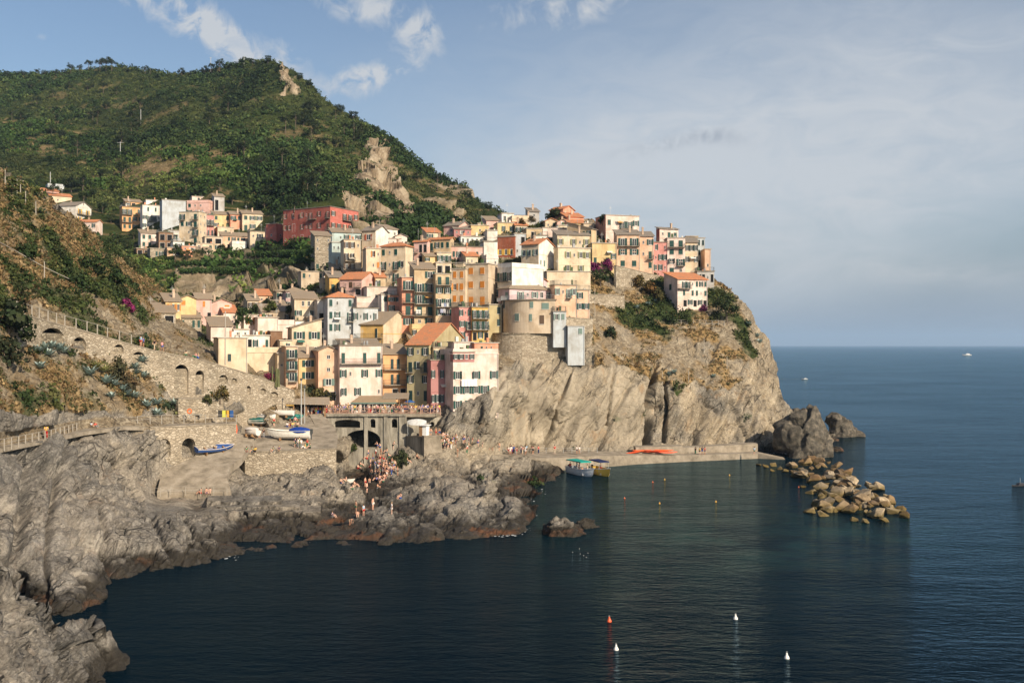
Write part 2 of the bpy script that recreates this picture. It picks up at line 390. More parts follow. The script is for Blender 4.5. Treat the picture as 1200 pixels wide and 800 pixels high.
def f_water(g,b):
    p=g.geo(); s=g.sep(p)
    big=g.noise(g.mapv(p,(.01,.004,1)),1,5,.6,.5)
    c=g.ramp(big,[(.35,(.0008,.0050,.0095)),(.6,(.0012,.0085,.0155)),(.8,(.002,.014,.024))])
    # pale seabed showing in the shallows around the breakwater and the cove
    def spot(x,y,rx,ry):
        dx=g.m('DIVIDE',g.m('SUBTRACT',s[0],x),rx); dy=g.m('DIVIDE',g.m('SUBTRACT',s[1],y),ry)
        return g.m('EXPONENT',g.m('MULTIPLY',g.m('ADD',g.m('MULTIPLY',dx,dx),g.m('MULTIPLY',dy,dy)),-1))
    sh=g.m('ADD',g.m('ADD',spot(31,127,16,16),spot(52,138,12,14)),g.m('ADD',spot(20,150,22,40),g.m('MULTIPLY',spot(28,205,26,12),.8)))
    sh=g.m('MULTIPLY',sh,g.ramp(g.noise(p,.11,5,.65,.4),[(.42,.03),(.72,1)]),clamp=True)
    c=g.mix(g.m('MULTIPLY',sh,.6),c,(.014,.042,.04))
    g.set(b.inputs['Base Color'],c)
    w1=g.noise(g.mapv(p,(.5,1.0,1),(0,0,R(8))),1,5,.6,.25)
    w2=g.noise(g.mapv(p,(.06,.14,1),(0,0,R(-12))),1,3,.5)
    w3=g.noise(g.mapv(p,(1.8,3.4,1),(0,0,R(15))),1,4,.6)
    pat=g.ramp(g.noise(g.mapv(p,(.012,.02,1)),1,4,.6),[(.35,.55),(.65,1)])
    h=g.m('ADD',g.m('MULTIPLY',w1,.60),g.m('ADD',g.m('MULTIPLY',w2,1.1),g.m('MULTIPLY',w3,.14)))
    h=g.m('MULTIPLY',h,pat)
    nb=g.bump(h,.42,1.0)
    df=g.node('ShaderNodeBsdfDiffuse'); g.set(df.inputs[0],c); gl=g.node('ShaderNodeBsdfAnisotropic') if False else g.node('ShaderNodeBsdfGlossy')
    gl.inputs['Roughness'].default_value=.06; g.set(gl.inputs['Color'],(.55,.78,.92)); g.set(gl.inputs['Normal'],nb)
    fr=g.node('ShaderNodeFresnel'); fr.inputs[0].default_value=1.33; g.set(fr.inputs['Normal'],nb)
    mx=g.node('ShaderNodeMixShader'); g.set(mx.inputs[0],g.m('MINIMUM',g.m('MULTIPLY',g.m('POWER',fr.outputs[0],1.9),.9),.6)); g.set(mx.inputs[1],df.outputs[0]); g.set(mx.inputs[2],gl.outputs[0])
    out=[n for n in g.n if n.type=='OUTPUT_MATERIAL'][0]; g.set(out.inputs[0],mx.outputs[0])
MT={}
MT['plaster']=mat('plaster',fn=f_plaster,rough=.9,spec=.15)
MT['tile']=mat('roof_tiles',fn=f_tile,rough=.85,spec=.2)
MT['paint']=mat('painted_wood',fn=f_obj,rough=.55,spec=.35)
MT['cloth']=mat('cloth',fn=f_obj,rough=.9,spec=.1)
MT['skin']=mat('skin',fn=lambda g,b:g.set(b.inputs['Base Color'],objcol(g)),rough=.6)
MT['hair']=mat('hair',fn=lambda g,b:g.set(b.inputs['Base Color'],objcol(g)),rough=.6)
MT['glass']=mat('window_glass',(.02,.025,.028),.12,spec=.6)
MT['frame']=mat('window_frame',(.62,.6,.55),.6)
MT['iron']=mat('iron',(.05,.055,.055),.5)
MT['steel']=mat('galvanised_steel',(.42,.43,.42),.45,metal=.3)
MT['concrete']=mat('concrete',fn=lambda g,b:(g.set(b.inputs['Base Color'],g.ramp(g.noise(g.geo(),.5,8,.7),[(.3,(.13,.11,.08)),(.5,(.26,.22,.165)),(.75,(.40,.35,.28))])),g.set(b.inputs['Normal'],g.bump(g.noise(g.geo(),4,5),.05))),rough=.9)
MT['conc_dark']=mat('weathered_concrete',fn=lambda g,b:(g.set(b.inputs['Base Color'],g.ramp(g.noise(g.mapv(g.geo(),(1,1,.18)),.8,8,.7,.3),[(.3,(.06,.055,.042)),(.48,(.22,.2,.16)),(.7,(.42,.385,.31))])),g.set(b.inputs['Normal'],g.bump(g.noise(g.geo(),3,6),.08))),rough=.9)
MT['stone']=mat('dry_stone',fn=stonefn([(.15,.125,.09),(.31,.26,.185),(.46,.4,.3)],1.9),rough=.95,spec=.1)
MT['stone2']=mat('pale_rubble',fn=stonefn([(.22,.185,.135),(.38,.32,.235),(.52,.46,.36)],1.6,(.33,.28,.21),.3),rough=.95,spec=.1)
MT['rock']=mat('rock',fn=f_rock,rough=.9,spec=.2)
MT['dark_rock']=mat('dark_rock',fn=lambda g,b:(g.set(b.inputs['Base Color'],g.ramp(g.noise(g.geo(),.9,9,.68),[(.3,(.03,.027,.022)),(.5,(.10,.088,.068)),(.72,(.24,.2,.15))])),g.set(b.inputs['Normal'],g.bump(g.noise(g.geo(),1.6,9,.7),.5,1))),rough=.8)
MT['hill']=mat('hillside',fn=f_hill,rough=.95,spec=.1)
MT['leaf']=mat('foliage',fn=f_leaf,rough=.75,spec=.15)
MT['leafobj']=mat('foliage_tinted',fn=f_leafobj,rough=.75,spec=.15)
MT['bark']=mat('bark',(.13,.1,.075),.95)
MT['water']=mat('sea_water',fn=f_water,rough=.12,spec=.42)
MT['white']=mat('white_gel_coat',fn=lambda g,b:g.set(b.inputs['Base Color'],g.ramp(g.noise(g.coord(),1.5,5),[(.35,(.5,.47,.42)),(.6,(.72,.7,.66))])),rough=.35,spec=.5)
MT['dark']=mat('painted_shade',(.012,.012,.012),.95)  # near-black colour standing in for the shade inside openings
MT['wood']=mat('wood',fn=lambda g,b:g.set(b.inputs['Base Color'],g.ramp(g.noise(g.mapv(g.coord(),(1,8,8)),1.5,5),[(.3,(.16,.085,.04)),(.7,(.36,.22,.11))])),rough=.7)
# ---------------------------------------------------------------- sea
def build_sea():
    bm=MB(); L=30000
    bm.add([(-L,-400,0),(L,-400,0),(L,L,0),(-L,L,0)],[(0,1,2,3)])
    tag(bm.build('sea',MT['water']),kind='structure')
build_sea()
def lerp_line(pts):
    x=[p[0] for p in pts]; y=[p[1] for p in pts]
    return lambda u: np.interp(u,x,y)
def surf(name,us,top,bot,Dfun,nv,back,disp,masks,mat_,extra=None):
    """terrain sheet following the lie of the land, with a back slope behind its skyline"""
    nu=len(us); nb=len(back)
    t=np.linspace(0,1,nv)
    U=np.repeat(us[:,None],nv,1); V=bot(us)[:,None]*(1-t)[None]+top(us)[:,None]*t[None]
    D=Dfun(U,V)
    X=(U-600)/F*D; Z=H-(V-HV)/F*D; P=np.stack([X,D,Z],-1)
    bk=[]
    for dy,dz in back:
        Q=P[:,-1].copy(); Q[:,1]+=dy; Q[:,0]*=(1+dy/np.maximum(P[:,-1,1],1)*.6); Q[:,2]-=dz; bk.append(Q[:,None])
    P=np.concatenate([P]+bk,1)
    Ub=np.concatenate([U]+[U[:,-1:]]*nb,1); Vb=np.concatenate([V]+[V[:,-1:]]*nb,1)
    du=np.gradient(P,axis=0); dv=np.gradient(P,axis=1); N=np.cross(du,dv); N/=np.linalg.norm(N,axis=2,keepdims=True)+1e-9
    s=np.sign((N*(-P+np.array([0,0,H]))).sum(2,keepdims=True)); 
    N=np.where(s[:, :, :]<0,-N,N)
    M=masks(Ub.ravel(),Vb.ravel(),P.reshape(-1,3))
    d=disp(P.reshape(-1,3),Ub.ravel(),Vb.ravel(),M).reshape(P.shape[:2])
    P=P+N*d[...,None]
    n=nv+nb; idx=np.arange(nu*n).reshape(nu,n)
    f=np.stack([idx[:-1,:-1],idx[1:,:-1],idx[1:,1:],idx[:-1,1:]],-1).reshape(-1,4)
    me=mesh_np(name,P.reshape(-1,3),f)
    for k,a in M.items():
        at_=me.attributes.new(k,'FLOAT','POINT'); at_.data.foreach_set('value',a.astype(np.float32))
    o=tag(obj(name,me,mat_),kind='structure')
    return o,P,N,Ub.reshape(P.shape[:2]),Vb.reshape(P.shape[:2]),{k:a.reshape(P.shape[:2]) for k,a in M.items()}
def soft(x,a,b): return np.clip((x-a)/(b-a),0,1)
# ---------------------------------------------------------------- land: cliffs, rocks, village slope
shore=[(-80,700),(-20,700),(28,700),(52,716),(78,720),(100,706),(118,690),(150,678),(180,670),(220,663),(260,654),(300,650),(350,645),(400,641),(450,637),(500,634),(550,632),(590,628),(612,622),(622,614)]
cps=[(u,v,sea_D(v)) for u,v in shore]+[(u,v,sea_D(v)) for u,v in [(626,580),(640,556),(660,552)]]
cps+=[(u,v+45,sea_D(v)+1) for u,v in shore[::2]]
txt='''0 600 104;60 600 110;100 600 118;150 600 124;200 610 122;0 650 97;60 640 102;100 650 106;150 650 110;200 640 115;0 560 112;60 560 122;120 560 134;170 540 147;250 600 132
300 600 139;300 620 132;250 630 121;350 600 142;400 600 142;400 620 134;450 600 141;350 625 130;190 577 150.5;268 577 151.5;230 590 144;200 550 153;240 540 157;262 520 164;280 512 168;300 562 157;340 570 157;280 545 160
300 553 166;390 555 169;300 529 168;390 526 173;285 545 166;300 505 180;350 505 183;300 487 192;370 490 192;340 582 153;400 578 158;410 561 184;430 561 184;440 530 198;390 537 190;392 500 197;412 500 198;440 500 200;395 550 184;440 545 181;460 553 175
470 570 168;450 582 158;500 560 171;520 545 180;540 530 190;560 530 196;600 540 190;600 570 171;580 577 168;560 562 174;545 565 171;540 583 142;570 575 141;600 592 137;560 608 134;500 612 136;500 592 144
480 580 158;590 541 192;640 546 196;592 440 204;520 500 191;531 484 192.6;560 484 194;548 500 191.5;584 458 197;579 480 195.3;574 497 193.5;560 465 197;545 520 189;590 500 203;590 522 206;560 450 206;600 432 214;600 480 209;600 528 209;650 480 212;650 530 214;700 420 221;700 480 217;700 530 217
755 430 226;755 480 222;755 530 220;767 480 227;790 440 227;790 480 225;800 530 223;850 440 238;850 480 231;850 530 227;900 440 243;900 500 233;900 530 231;930 500 240;950 510 236;975 533 232
893 395 258;870 355 268;905 430 251;915 470 244;700 340 258;700 370 241;700 400 229;750 330 268;750 380 250;750 410 236;800 360 262;800 380 252;800 410 240;840 345 270;850 380 256;720 320 270;780 320 276;830 325 281
330 470 192;400 483 201;450 484 202;500 484 203;340 455 202;400 440 211;450 440 213;500 440 213;540 420 215;300 440 200;400 400 226;450 400 227;500 400 227;550 400 223;570 400 223;350 400 222;300 400 214;250 400 210
20 372 143;100 390 158;165 408 167;240 425 175;300 442 185;345 458 195;20 340 147;100 350 166;150 360 180;200 380 202;215 360 232;230 345 272;0 300 154;0 250 168;0 205 180;50 300 172;50 250 185;60 240 195
100 300 196;100 272 214;130 295 232;150 330 210;170 322 252;200 345 274;100 330 180;-80 300 110;-80 200 140;-80 400 104;-80 500 90;-80 600 86;-80 690 82;20 410 138;100 422 153;160 432 162;230 472 171;300 478 187
0 450 124;60 450 136;120 460 150;170 470 159;0 490 116;60 485 131;120 485 146;210 478 167;250 483 170;0 520 119;60 512 131;100 502 143;180 496 154;250 494 165;310 490 177;0 535 114;60 527 127;110 520 136;180 510 150
350 350 250;400 350 244;450 350 244;500 350 241;550 350 237;600 350 233;640 392 229;590 402 228;620 416 222;650 424 220;680 390 227;640 350 241;680 350 246;400 320 262;450 310 269;500 310 265;550 310 263;600 310 263;650 310 263;690 310 269
450 287 285;500 285 285;550 277 289;600 272 291;650 262 296;690 260 294;750 285 289;780 300 286;240 380 236;270 370 250;300 370 250;280 355 282;340 345 276;370 325 286'''
for a in txt.replace('\n',';').split(';'):
    u,v,D=map(float,a.split()); cps.append((u,v,D))
q_land=RBF([(u,v) for u,v,D in cps],[1/D for u,v,D in cps],lam=0)
def landD(u,v):
    q=q_land(np.atleast_1d(u),np.atleast_1d(v)); return 1/np.maximum(q,1/420)
def land_pt(u,v,dz=0):
    D=float(landD(u,v)[0]); p=at(u,v,D); p.z+=dz; return p
top=lerp_line([(-80,190),(0,203),(20,211),(60,237),(85,252),(100,266),(130,291),(150,306),(170,321),(200,344),(240,350),(275,354),(300,348),(340,337),(370,324),(385,316),(400,305),(430,292),(480,287),(520,279),(560,274),(600,270),(640,260),(690,257),(750,284),(780,302),(830,324),(852,336),(868,352),(880,372),(893,394),(903,420),(910,445),(916,470),(930,487),(950,497),(968,510),(976,528),(985,545)])
bot=lerp_line([(u,v+22) for u,v in shore]+[(628,610),(640,585),(660,572),(750,562),(880,556),(940,558),(985,552)])
PATHPOLY=[(-100,512),(0,506),(60,498),(100,491),(180,487),(250,486),(330,482),(330,494),(250,498),(180,502),(100,507),(60,518),(0,530),(-100,545)]
VEG_A=[(-100,180),(0,200),(60,232),(130,288),(170,318),(205,343),(205,358),(150,350),(80,345),(20,356),(20,440),(-100,470)]
VEG_B=[(-100,380),(25,372),(60,385),(110,400),(160,410),(200,440),(190,470),(215,470),(212,484),(150,480),(110,476),(60,482),(-100,490)]
VEG_C=[(688,322),(725,300),(845,333),(866,354),(880,392),(888,418),(880,432),(866,440),(852,452),(830,452),(812,440),(798,462),(790,440),(768,440),(735,432),(700,424),(690,400),(694,360)]
VILL=[(205,343),(275,352),(340,335),(385,314),(430,290),(640,258),(690,256),(780,300),(690,325),(690,392),(600,420),(540,470),(510,485),(300,485),(200,440),(170,410),(100,395),(20,372),(20,356),(80,345),(150,350)]
def land_masks(U,V,P):
    nz=fbm(P*.12,4,5)*14; nz2=fbm(P*.12+40,4,9)*14; u=U+nz; v=V+nz2
    A=inpoly(u,v,VEG_A); B=inpoly(u,v,VEG_B); Cc=inpoly(u,v,VEG_C); W=inpoly(u,v,VILL)
    n1=fbm(P*.10+7,4,21); n2=fbm(P*.22+3,4,31)
    g=np.zeros(len(U)); d=np.zeros(len(U)); e=np.zeros(len(U))
    g=np.where(A,soft(n1,-.08,.16),g); d=np.where(A,.6+.4*soft(n2,-.28,.05),d)
    g=np.where(B,soft(n1,.04,.2)*.8,g); d=np.where(B,soft(n2,-.12,.15)*.8,d); e=np.where(B,soft(fbm(P*.15,4,88),-.25,.05),e)
    g=np.where(Cc,soft(n1,.0,.2),g); d=np.where(Cc,soft(n2,-.02,.22),d); e=np.where(Cc,soft(fbm(P*.12,4,99),-.3,.0)*.85,e); 
    g=np.where(W,soft(n1,-.05,.2)*.8,g); e=np.where(W,1,e); d=np.where(W,soft(n2,.1,.3)*.6,d)
    pt=inpoly(U,V,PATHPOLY); g[pt]=0; d[pt]=0; e[pt]=1
    d=d*(1-g*.9)
    # ledges of the big cliff carry a little growth
    cl=(U>560)&(U<900)&(V>400); g=np.where(cl&~Cc,soft(n2,.38,.5)*.6,g)
    sl=((U>575)&(U<768)&(V>400))*np.clip(1.4-np.abs((V-475)/60),0,1)+((U>545)&(U<625)&(V>535)&(V<592))*.6; return {'green':g,'dry':d,'earth':e,'slab':np.clip(sl,0,1)*(1-np.clip(d+e,0,1))}
def strat(P,ang,fa,fb,fy):
    c,s=math.cos(R(ang)),math.sin(R(ang)); a=P[:,0]*s-P[:,2]*c; b=P[:,0]*c+P[:,2]*s
    return np.stack([a*fa,P[:,1]*fy,b*fb],1)
def land_disp(P,U,V,M):
    wp=P+fbm(P*.25,3,2)[:,None]*.5
    s1=ridged(strat(P,58,.16,.03,.10),5,3)
    A1,e1=facets(strat(wp,60,.11,.03,.07),12); A2,e2=facets(strat(wp,56,.34,.09,.25),22); A3,e3=facets(strat(wp,50,.95,.4,.8),32)
    fine=ridged(strat(P,52,1.6,.5,1.2),4,77)
    cl=(U>560)&(V>395)
    cr1=np.clip(1-np.abs(vnoise(strat(wp,63,.16,.012,.05),51))/.07,0,1)+np.clip(1-np.abs(vnoise(strat(wp,50,.3,.03,.12)+9,52))/.05,0,1)*.6
    rock=s1*np.where(cl,.35,.45)+A1*np.where(cl,1.1,1.6)+A2*np.where(cl,.55,.75)+A3*np.where(cl,.26,.34)+fine*.12+(e1-1)*.7+(e2-1)*.3-cr1*np.where(cl,1.3,.8)
    wob=np.interp(V,[420,445,470,500,530],[769,766,760,762,756])+fbm(P*.5,2,3)*1.2; cw=np.exp(-((U-wob)/2.8)**2)*soft(V,424,436)*(V<538)*(U>700)*np.interp(V,[430,480,535],[.7,1,1]); cwb=np.exp(-((U-(782-(V-440)*.05))/1.6)**2)*soft(V,440,450)*(V<520)*(U>740); cwc=np.exp(-((U-(668-(V-440)*.30))/1.5)**2)*soft(V,425,440)*(V<525)*(U>600); cwd=np.exp(-((U-(720-(V-440)*.12))/1.3)**2)*soft(V,425,440)*(V<500)*(U>680)
    cw2=np.exp(-((U-(562+np.sin(V*.2)*1.5))/2.5)**2)*soft(V,470,480)*(V<500); rock=rock-cw2*2
    rock=rock
    cw3=np.exp(-((U-(820+(500-V)*.35))/3.5)**2)*soft(V,470,490)*(V<528); rock=rock-cw3*2.6
    # smooth slab faces in the middle of the big cliff
    slab=np.exp(-((U-700)/55)**2-((V-470)/45)**2)
    left=(U<330)&(V>525)
    # diagonal gullies in the left cliff
    for u0,sl,wd,dp in [(28,-.12,6,2.2),(62,-.10,4,2.0),(110,.35,4,1.4),(175,.5,4,1.2),(215,.6,3,1.0)]:
        rock=rock-np.exp(-((U-(u0+(V-600)*sl))/wd)**2)*left*dp
    soft_=fbm(P*.15,5,8)*.8+fbm(P*.6,3,4)*.3+A3*.5
    cover=np.clip(M['earth']+M['dry']*.6+M['green']*.6,0,1)
    amp=np.where(cl,.82-.4*slab,np.where(left,.78,.72))
    d=rock*amp*(1-cover)+soft_*cover*.7
    d=d-cw*9-cwb*3.5-cwc*2.0-cwd*1.6
    pt=inpoly(U,V,PATHPOLY); d=np.where(pt,d*.15,d)
    # lie back under the built ground so that paths and walls stay clear
    for poly,val in [([(172,600),(176,540),(250,490),(400,480),(400,534),(396,557),(280,556),(290,600)],-.6),([(380,484),(476,484),(476,512),(380,512)],-.8)]:
        sl=inpoly(U,V,poly); d=np.where(sl,val,d)
    return d
us=np.arange(-80,985.1,1.1)
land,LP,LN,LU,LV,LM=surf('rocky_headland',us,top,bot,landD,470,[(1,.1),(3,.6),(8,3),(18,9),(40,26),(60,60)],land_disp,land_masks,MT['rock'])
# ---------------------------------------------------------------- mountain behind
ridge=[(-120,86),(0,87),(30,88),(62,86),(100,82),(133,81),(165,84),(200,87),(237,86),(262,81),(287,73),(300,73),(315,71),(335,80),(350,90),(365,102),(375,114),(400,132),(420,141),(450,161),(480,186),(500,199),(520,211),(540,224),(560,237),(583,249),(620,268),(700,300)]
hp='''-120 86 900;0 87 900;62 86 880;133 81 840;200 87 800;237 86 780;287 73 740;315 71 700;335 80 690;365 102 670;400 132 650;450 161 620;500 199 580;540 224 550;583 249 520;620 268 500;700 300 470
-120 230 430;0 230 430;0 260 420;50 230 440;100 235 425;150 240 422;150 270 400;200 300 345;200 330 310;200 345 300;240 345 300;300 300 345;300 340 298;370 300 318;370 330 288;340 320 310;250 285 372;300 272 380;320 285 345;360 285 335
420 282 322;480 282 330;400 250 375;430 250 392;400 210 455;440 210 448;470 250 420;470 220 445;520 235 500;550 270 430;600 290 420;100 160 650;0 160 680;250 160 570;150 200 500;200 230 420;250 230 400;300 150 560;300 200 460;350 230 400
400 170 545;350 130 620;0 120 790;150 120 740;250 120 680;310 100 650;330 180 500;100 205 510;0 200 540;220 120 650;180 150 600;700 350 330;500 330 330;-120 345 330;0 345 330;430 180 520;410 230 410;455 200 500'''
hc=[tuple(map(float,a.split())) for a in hp.replace('\n',';').split(';')]
q_hill=RBF([(a[0],a[1]) for a in hc],[1/a[2] for a in hc])
def hillD(u,v): return 1/np.maximum(q_hill(np.atleast_1d(u),np.atleast_1d(v)),1/1100)
ROCK_H=[(437,172),(450,168),(452,190),(468,205),(474,232),(482,262),(478,285),(420,285),(396,250),(395,228),(415,225),(425,205),(430,190)]
RK2=[(326,82),(334,84),(346,94),(355,102),(356,110),(349,108),(340,100),(332,94)]+[(345,112),(349,118),(338,119),(331,110),(338,106)]
FARM=[(0,140),(60,146),(130,150),(125,185),(160,180),(240,170),(300,185),(280,225),(100,222),(95,200),(70,185),(0,180)]
FARM2=[(190,296),(260,300),(330,282),(372,284),(372,338),(200,352),(180,330)]
def hill_masks(U,V,P):
    n0=fbm(P*.02,4,51); n1=fbm(P*.035+9,4,52); n2=fbm(P*.06,4,53)
    u=U+n1*26; v=V+n2*22
    rk=inpoly(u,v,ROCK_H)&(n2>-.22); rk2=inpoly(U+n2*20,V+n1*16,RK2)&(n1>-.2)
    bare=soft(n1,.30,.40)*((U>490)&(V<285)); 
    farm=inpoly(u,v,FARM)|inpoly(u,v,FARM2)|inpoly(u,v,[(430,110),(480,200),(560,235),(585,262),(540,262),(490,235),(450,190)])
    e=np.where(rk|rk2,1.,0.); e=np.maximum(e,bare*.8)
    step=np.abs(((P[:,2]+n0*7)/5.0)%1-.5)*2
    d=np.where(farm,soft(step,.66,.8)*soft(n2,-.25,.0),0)+np.where(farm,soft(n1,.2,.3)*.6,0)+np.where((V>150)&(U<430)&~farm,soft(step,.84,.92)*soft(n1,.0,.15)*.8,0)+soft(n2,.3,.4)*.5*(U<480)
    d=np.clip(d+soft(n1,.33,.45)*.5*(V<200),0,1)
    vz=inpoly(U,V,[(205,302),(262,306),(330,292),(368,296),(372,352),(205,352)]); st2=np.abs(((P[:,2]+n0*3)/3.2)%1-.5)*2; e=np.where(vz,soft(st2,.55,.75)*.6+.7*soft(V,326,330),e); e=np.clip(e,0,1)
    return {'earth':e,'dry':d*(1-e),'green':np.zeros(len(U))}
def hill_disp(P,U,V,M):
    e=M['earth']; a=fbm(P*.012,5,61)*9; w1,w2,wi=worley(P*.16,62); cr=(1-np.clip(w1,0,1))*2.2*(1-e)
    f_,e_=facets(strat(P,62,.09,.04,.07),67); rr=ridged(strat(P,62,.06,.02,.04),5,66)*3+f_*5+ridged(P*.2,4,68)*1.0
    farm=M['dry']; edge=soft(V,60,110)
    calm=1-.9*soft(V,212,232)*(U<330)-.8*soft(V,225,245)*((U>=300)&(U<430)); calm=np.clip(calm,.1,1)
    return (a*.6+cr*(1-farm))*calm+rr*e
hus=np.arange(-120,700.1,1.5)
hill,HP,HN,HU,HVV,HM=surf('mountain',hus,lerp_line(ridge),lambda u:np.full(len(u),352.),hillD,330,[(6,.3),(30,6),(80,30),(200,120),(300,260)],hill_disp,hill_masks,MT['hill'])
# ---------------------------------------------------------------- foliage clouds
def leafcloud(P,S,T,nl,leaf,sq=.8,seed=1,flat=.75):
    """P centres (n,3), S radii, T tints (n,3): nl small leaf faces through each clump"""
    r=np.random.RandomState(seed); n=len(P); tot=n*nl
    d=r.normal(size=(tot,3)); d/=np.linalg.norm(d,axis=1,keepdims=True); rad=r.rand(tot)**.45
    c=np.repeat(P,nl,0)+d*rad[:,None]*np.repeat(S,nl)[:,None]*np.array([1,1,sq])
    nn=d+r.normal(size=(tot,3))*.55; nn/=np.linalg.norm(nn,axis=1,keepdims=True)
    a=np.cross(nn,r.normal(size=(tot,3))); a/=np.linalg.norm(a,axis=1,keepdims=True)+1e-6; b=np.cross(nn,a)
    L=(np.repeat(S,nl)*leaf*(.6+.8*r.rand(tot)))[:,None]
    V=np.stack([c-a*L-b*L*.6,c+a*L-b*L*.5,c+a*L*.5+b*L*.8,c-a*L*.6+b*L*.6],1).reshape(-1,3)
    f=np.arange(tot*4).reshape(-1,4)
    t=np.repeat(T,nl,0)*(.65+.7*r.rand(tot))[:,None]
    return V,f,np.repeat(t,4,0)
def leaf_obj(name,V,f,t,mat_,parent=None):
    me=mesh_np(name,V,f); a=me.attributes.new('tint','FLOAT_COLOR','POINT')
    a.data.foreach_set('color',np.c_[t,np.ones(len(t))].astype(np.float32).ravel())
    return obj(name,me,mat_,parent)
def sample(P,N,w,n,seed):
    """n points over a grid surface, weighted by area*w"""
    A=np.linalg.norm(np.cross(P[1:,:-1]-P[:-1,:-1],P[:-1,1:]-P[:-1,:-1]),axis=2)*w[:-1,:-1]
    p=A.ravel()/A.sum(); r=np.random.RandomState(seed); i=r.choice(A.size,n,p=p); a,b=np.unravel_index(i,A.shape)
    s=r.rand(n,1); t=r.rand(n,1)
    return P[a,b]*(1-s)*(1-t)+P[a+1,b]*s*(1-t)+P[a,b+1]*(1-s)*t+P[a+1,b+1]*s*t,(a,b)
GREENS=np.array([(.022,.036,.011),(.03,.048,.014),(.045,.06,.018),(.065,.075,.022),(.10,.10,.035),(.025,.04,.02)])
DRY=np.array([(.17,.115,.05),(.25,.175,.085),(.12,.075,.035),(.075,.07,.03),(.06,.062,.025)])
def scatter_hill():
    w=np.ones(HP.shape[:2]); w*=1-.95*HM['earth']; w*=1-.9*HM['dry']
    vis=(HVV>0)&(HU>-20)&(HU<620); w=w*vis; w=w*(1-.85*inpoly(HU,HVV,[(205,302),(262,306),(330,292),(368,296),(372,345),(205,352)])); w=w*(1-inpoly(HU,HVV,[(40,216),(90,222),(125,262),(140,238),(265,228),(312,250),(330,252),(386,238),(424,238),(424,292),(318,290),(300,298),(230,306),(158,304),(140,280),(110,282),(60,245)])); w[:,-5:]=0
    # weight by apparent size so that the near slopes are as dense as the far ones
    w/= (HP[...,1]/500)**1.1
    P,(a,b)=sample(HP,HN,w,15000,11); n=len(P); r=np.random.RandomState(12)
    nz=fbm(P*.018,3,71); k=np.clip(((nz+.5)*4.4+r.normal(size=n)*1.1).astype(int),0,4); T=GREENS[k]*(1+.9*fbm(P*.008,3,75)[:,None])*np.array([.80,.93,.85]); pu_=(P[:,0]/P[:,1])*F+600; pv_=HV-(P[:,2]-H)/P[:,1]*F; fm=inpoly(pu_,pv_,FARM)|inpoly(pu_,pv_,[(150,292),(230,302),(300,290),(372,275),(372,340),(180,350)]); T=np.where(fm[:,None],T*np.array([1.5,1.55,1.3]),T)
    S=(1.0+r.rand(n)**2*2.4)*(.7+.5*(nz<0)); P=P+np.array([0,0,.4])*S[:,None]
    V,f,t=leafcloud(P,S,T,36,.19,.75,13)
    tag(leaf_obj('maquis',V,f,t,MT['leaf']),'dense green maquis and woodland covering the steep mountain behind the village','woodland',kind='stuff')
scatter_hill()
def scatter_land():
    M=LM; w=M['green']*(1-.5*M['earth']*(LV>360)); w[:,-4:]=0; w*=(LU>-20); w/=(LP[...,1]/200)**1.0
    r=np.random.RandomState(22)
    P,_=sample(LP,LN,w+1e-9,9000,21); nz=fbm(P*.08,3,72); k=np.clip(((nz+.5)*5+r.normal(size=len(P))*.9).astype(int),0,5); T=GREENS[k]
    S=.25+r.rand(len(P))**2*.9
    V,f,t=leafcloud(P+np.array([0,0,.25])*S[:,None],S,T,30,.24,.8,23)
    tag(leaf_obj('scrub',V,f,t,MT['leaf']),'low green scrub growing over the headland slopes and terraces','scrub',kind='stuff')
    w=M['dry']; w[:,-4:]=0; w=w*(LU>-20)/(LP[...,1]/200)
    P,_=sample(LP,LN,w+1e-9,15000,31); T=DRY[r.randint(0,5,len(P))]; S=.2+r.rand(len(P))**2*.5
    V,f,t=leafcloud(P,S,T,14,.3,.8,33)
    tag(leaf_obj('dry_grass',V,f,t,MT['leaf']),'tufts of straw coloured dry grass on the headland and left hillside','grass',kind='stuff')
scatter_land()

def foam():
    z=LP[...,2]; m=(np.abs(z)<.12)&(LU>20); a,b=np.where(m); P=LP[a,b]; r=np.random.RandomState(5)
    k=(fbm(P*.12,3,7)>.12)&(r.rand(len(P))<.22); P=P[k]; n=len(P)
    if not n: return
    P=P+np.c_[r.normal(size=n)*.35,-np.abs(r.normal(size=n))*.7,np.zeros(n)]; P[:,2]=.035+r.rand(n)*.02
    s=(.05+.16*r.rand(n)**2)[:,None]; V=np.concatenate([P+np.array([np.cos(t),np.sin(t)*1.3,0])*s*(.7+.6*r.rand(n,1)) for t in np.linspace(0,6.283,7)[:-1]],1).reshape(-1,3)
    tag(obj('foam',mesh_np('foam',V,np.arange(n*6).reshape(-1,6)),mat('sea_foam',(.6,.63,.63),.8)),'specks of white foam along the waterline of the rocks','foam',kind='stuff')
foam()
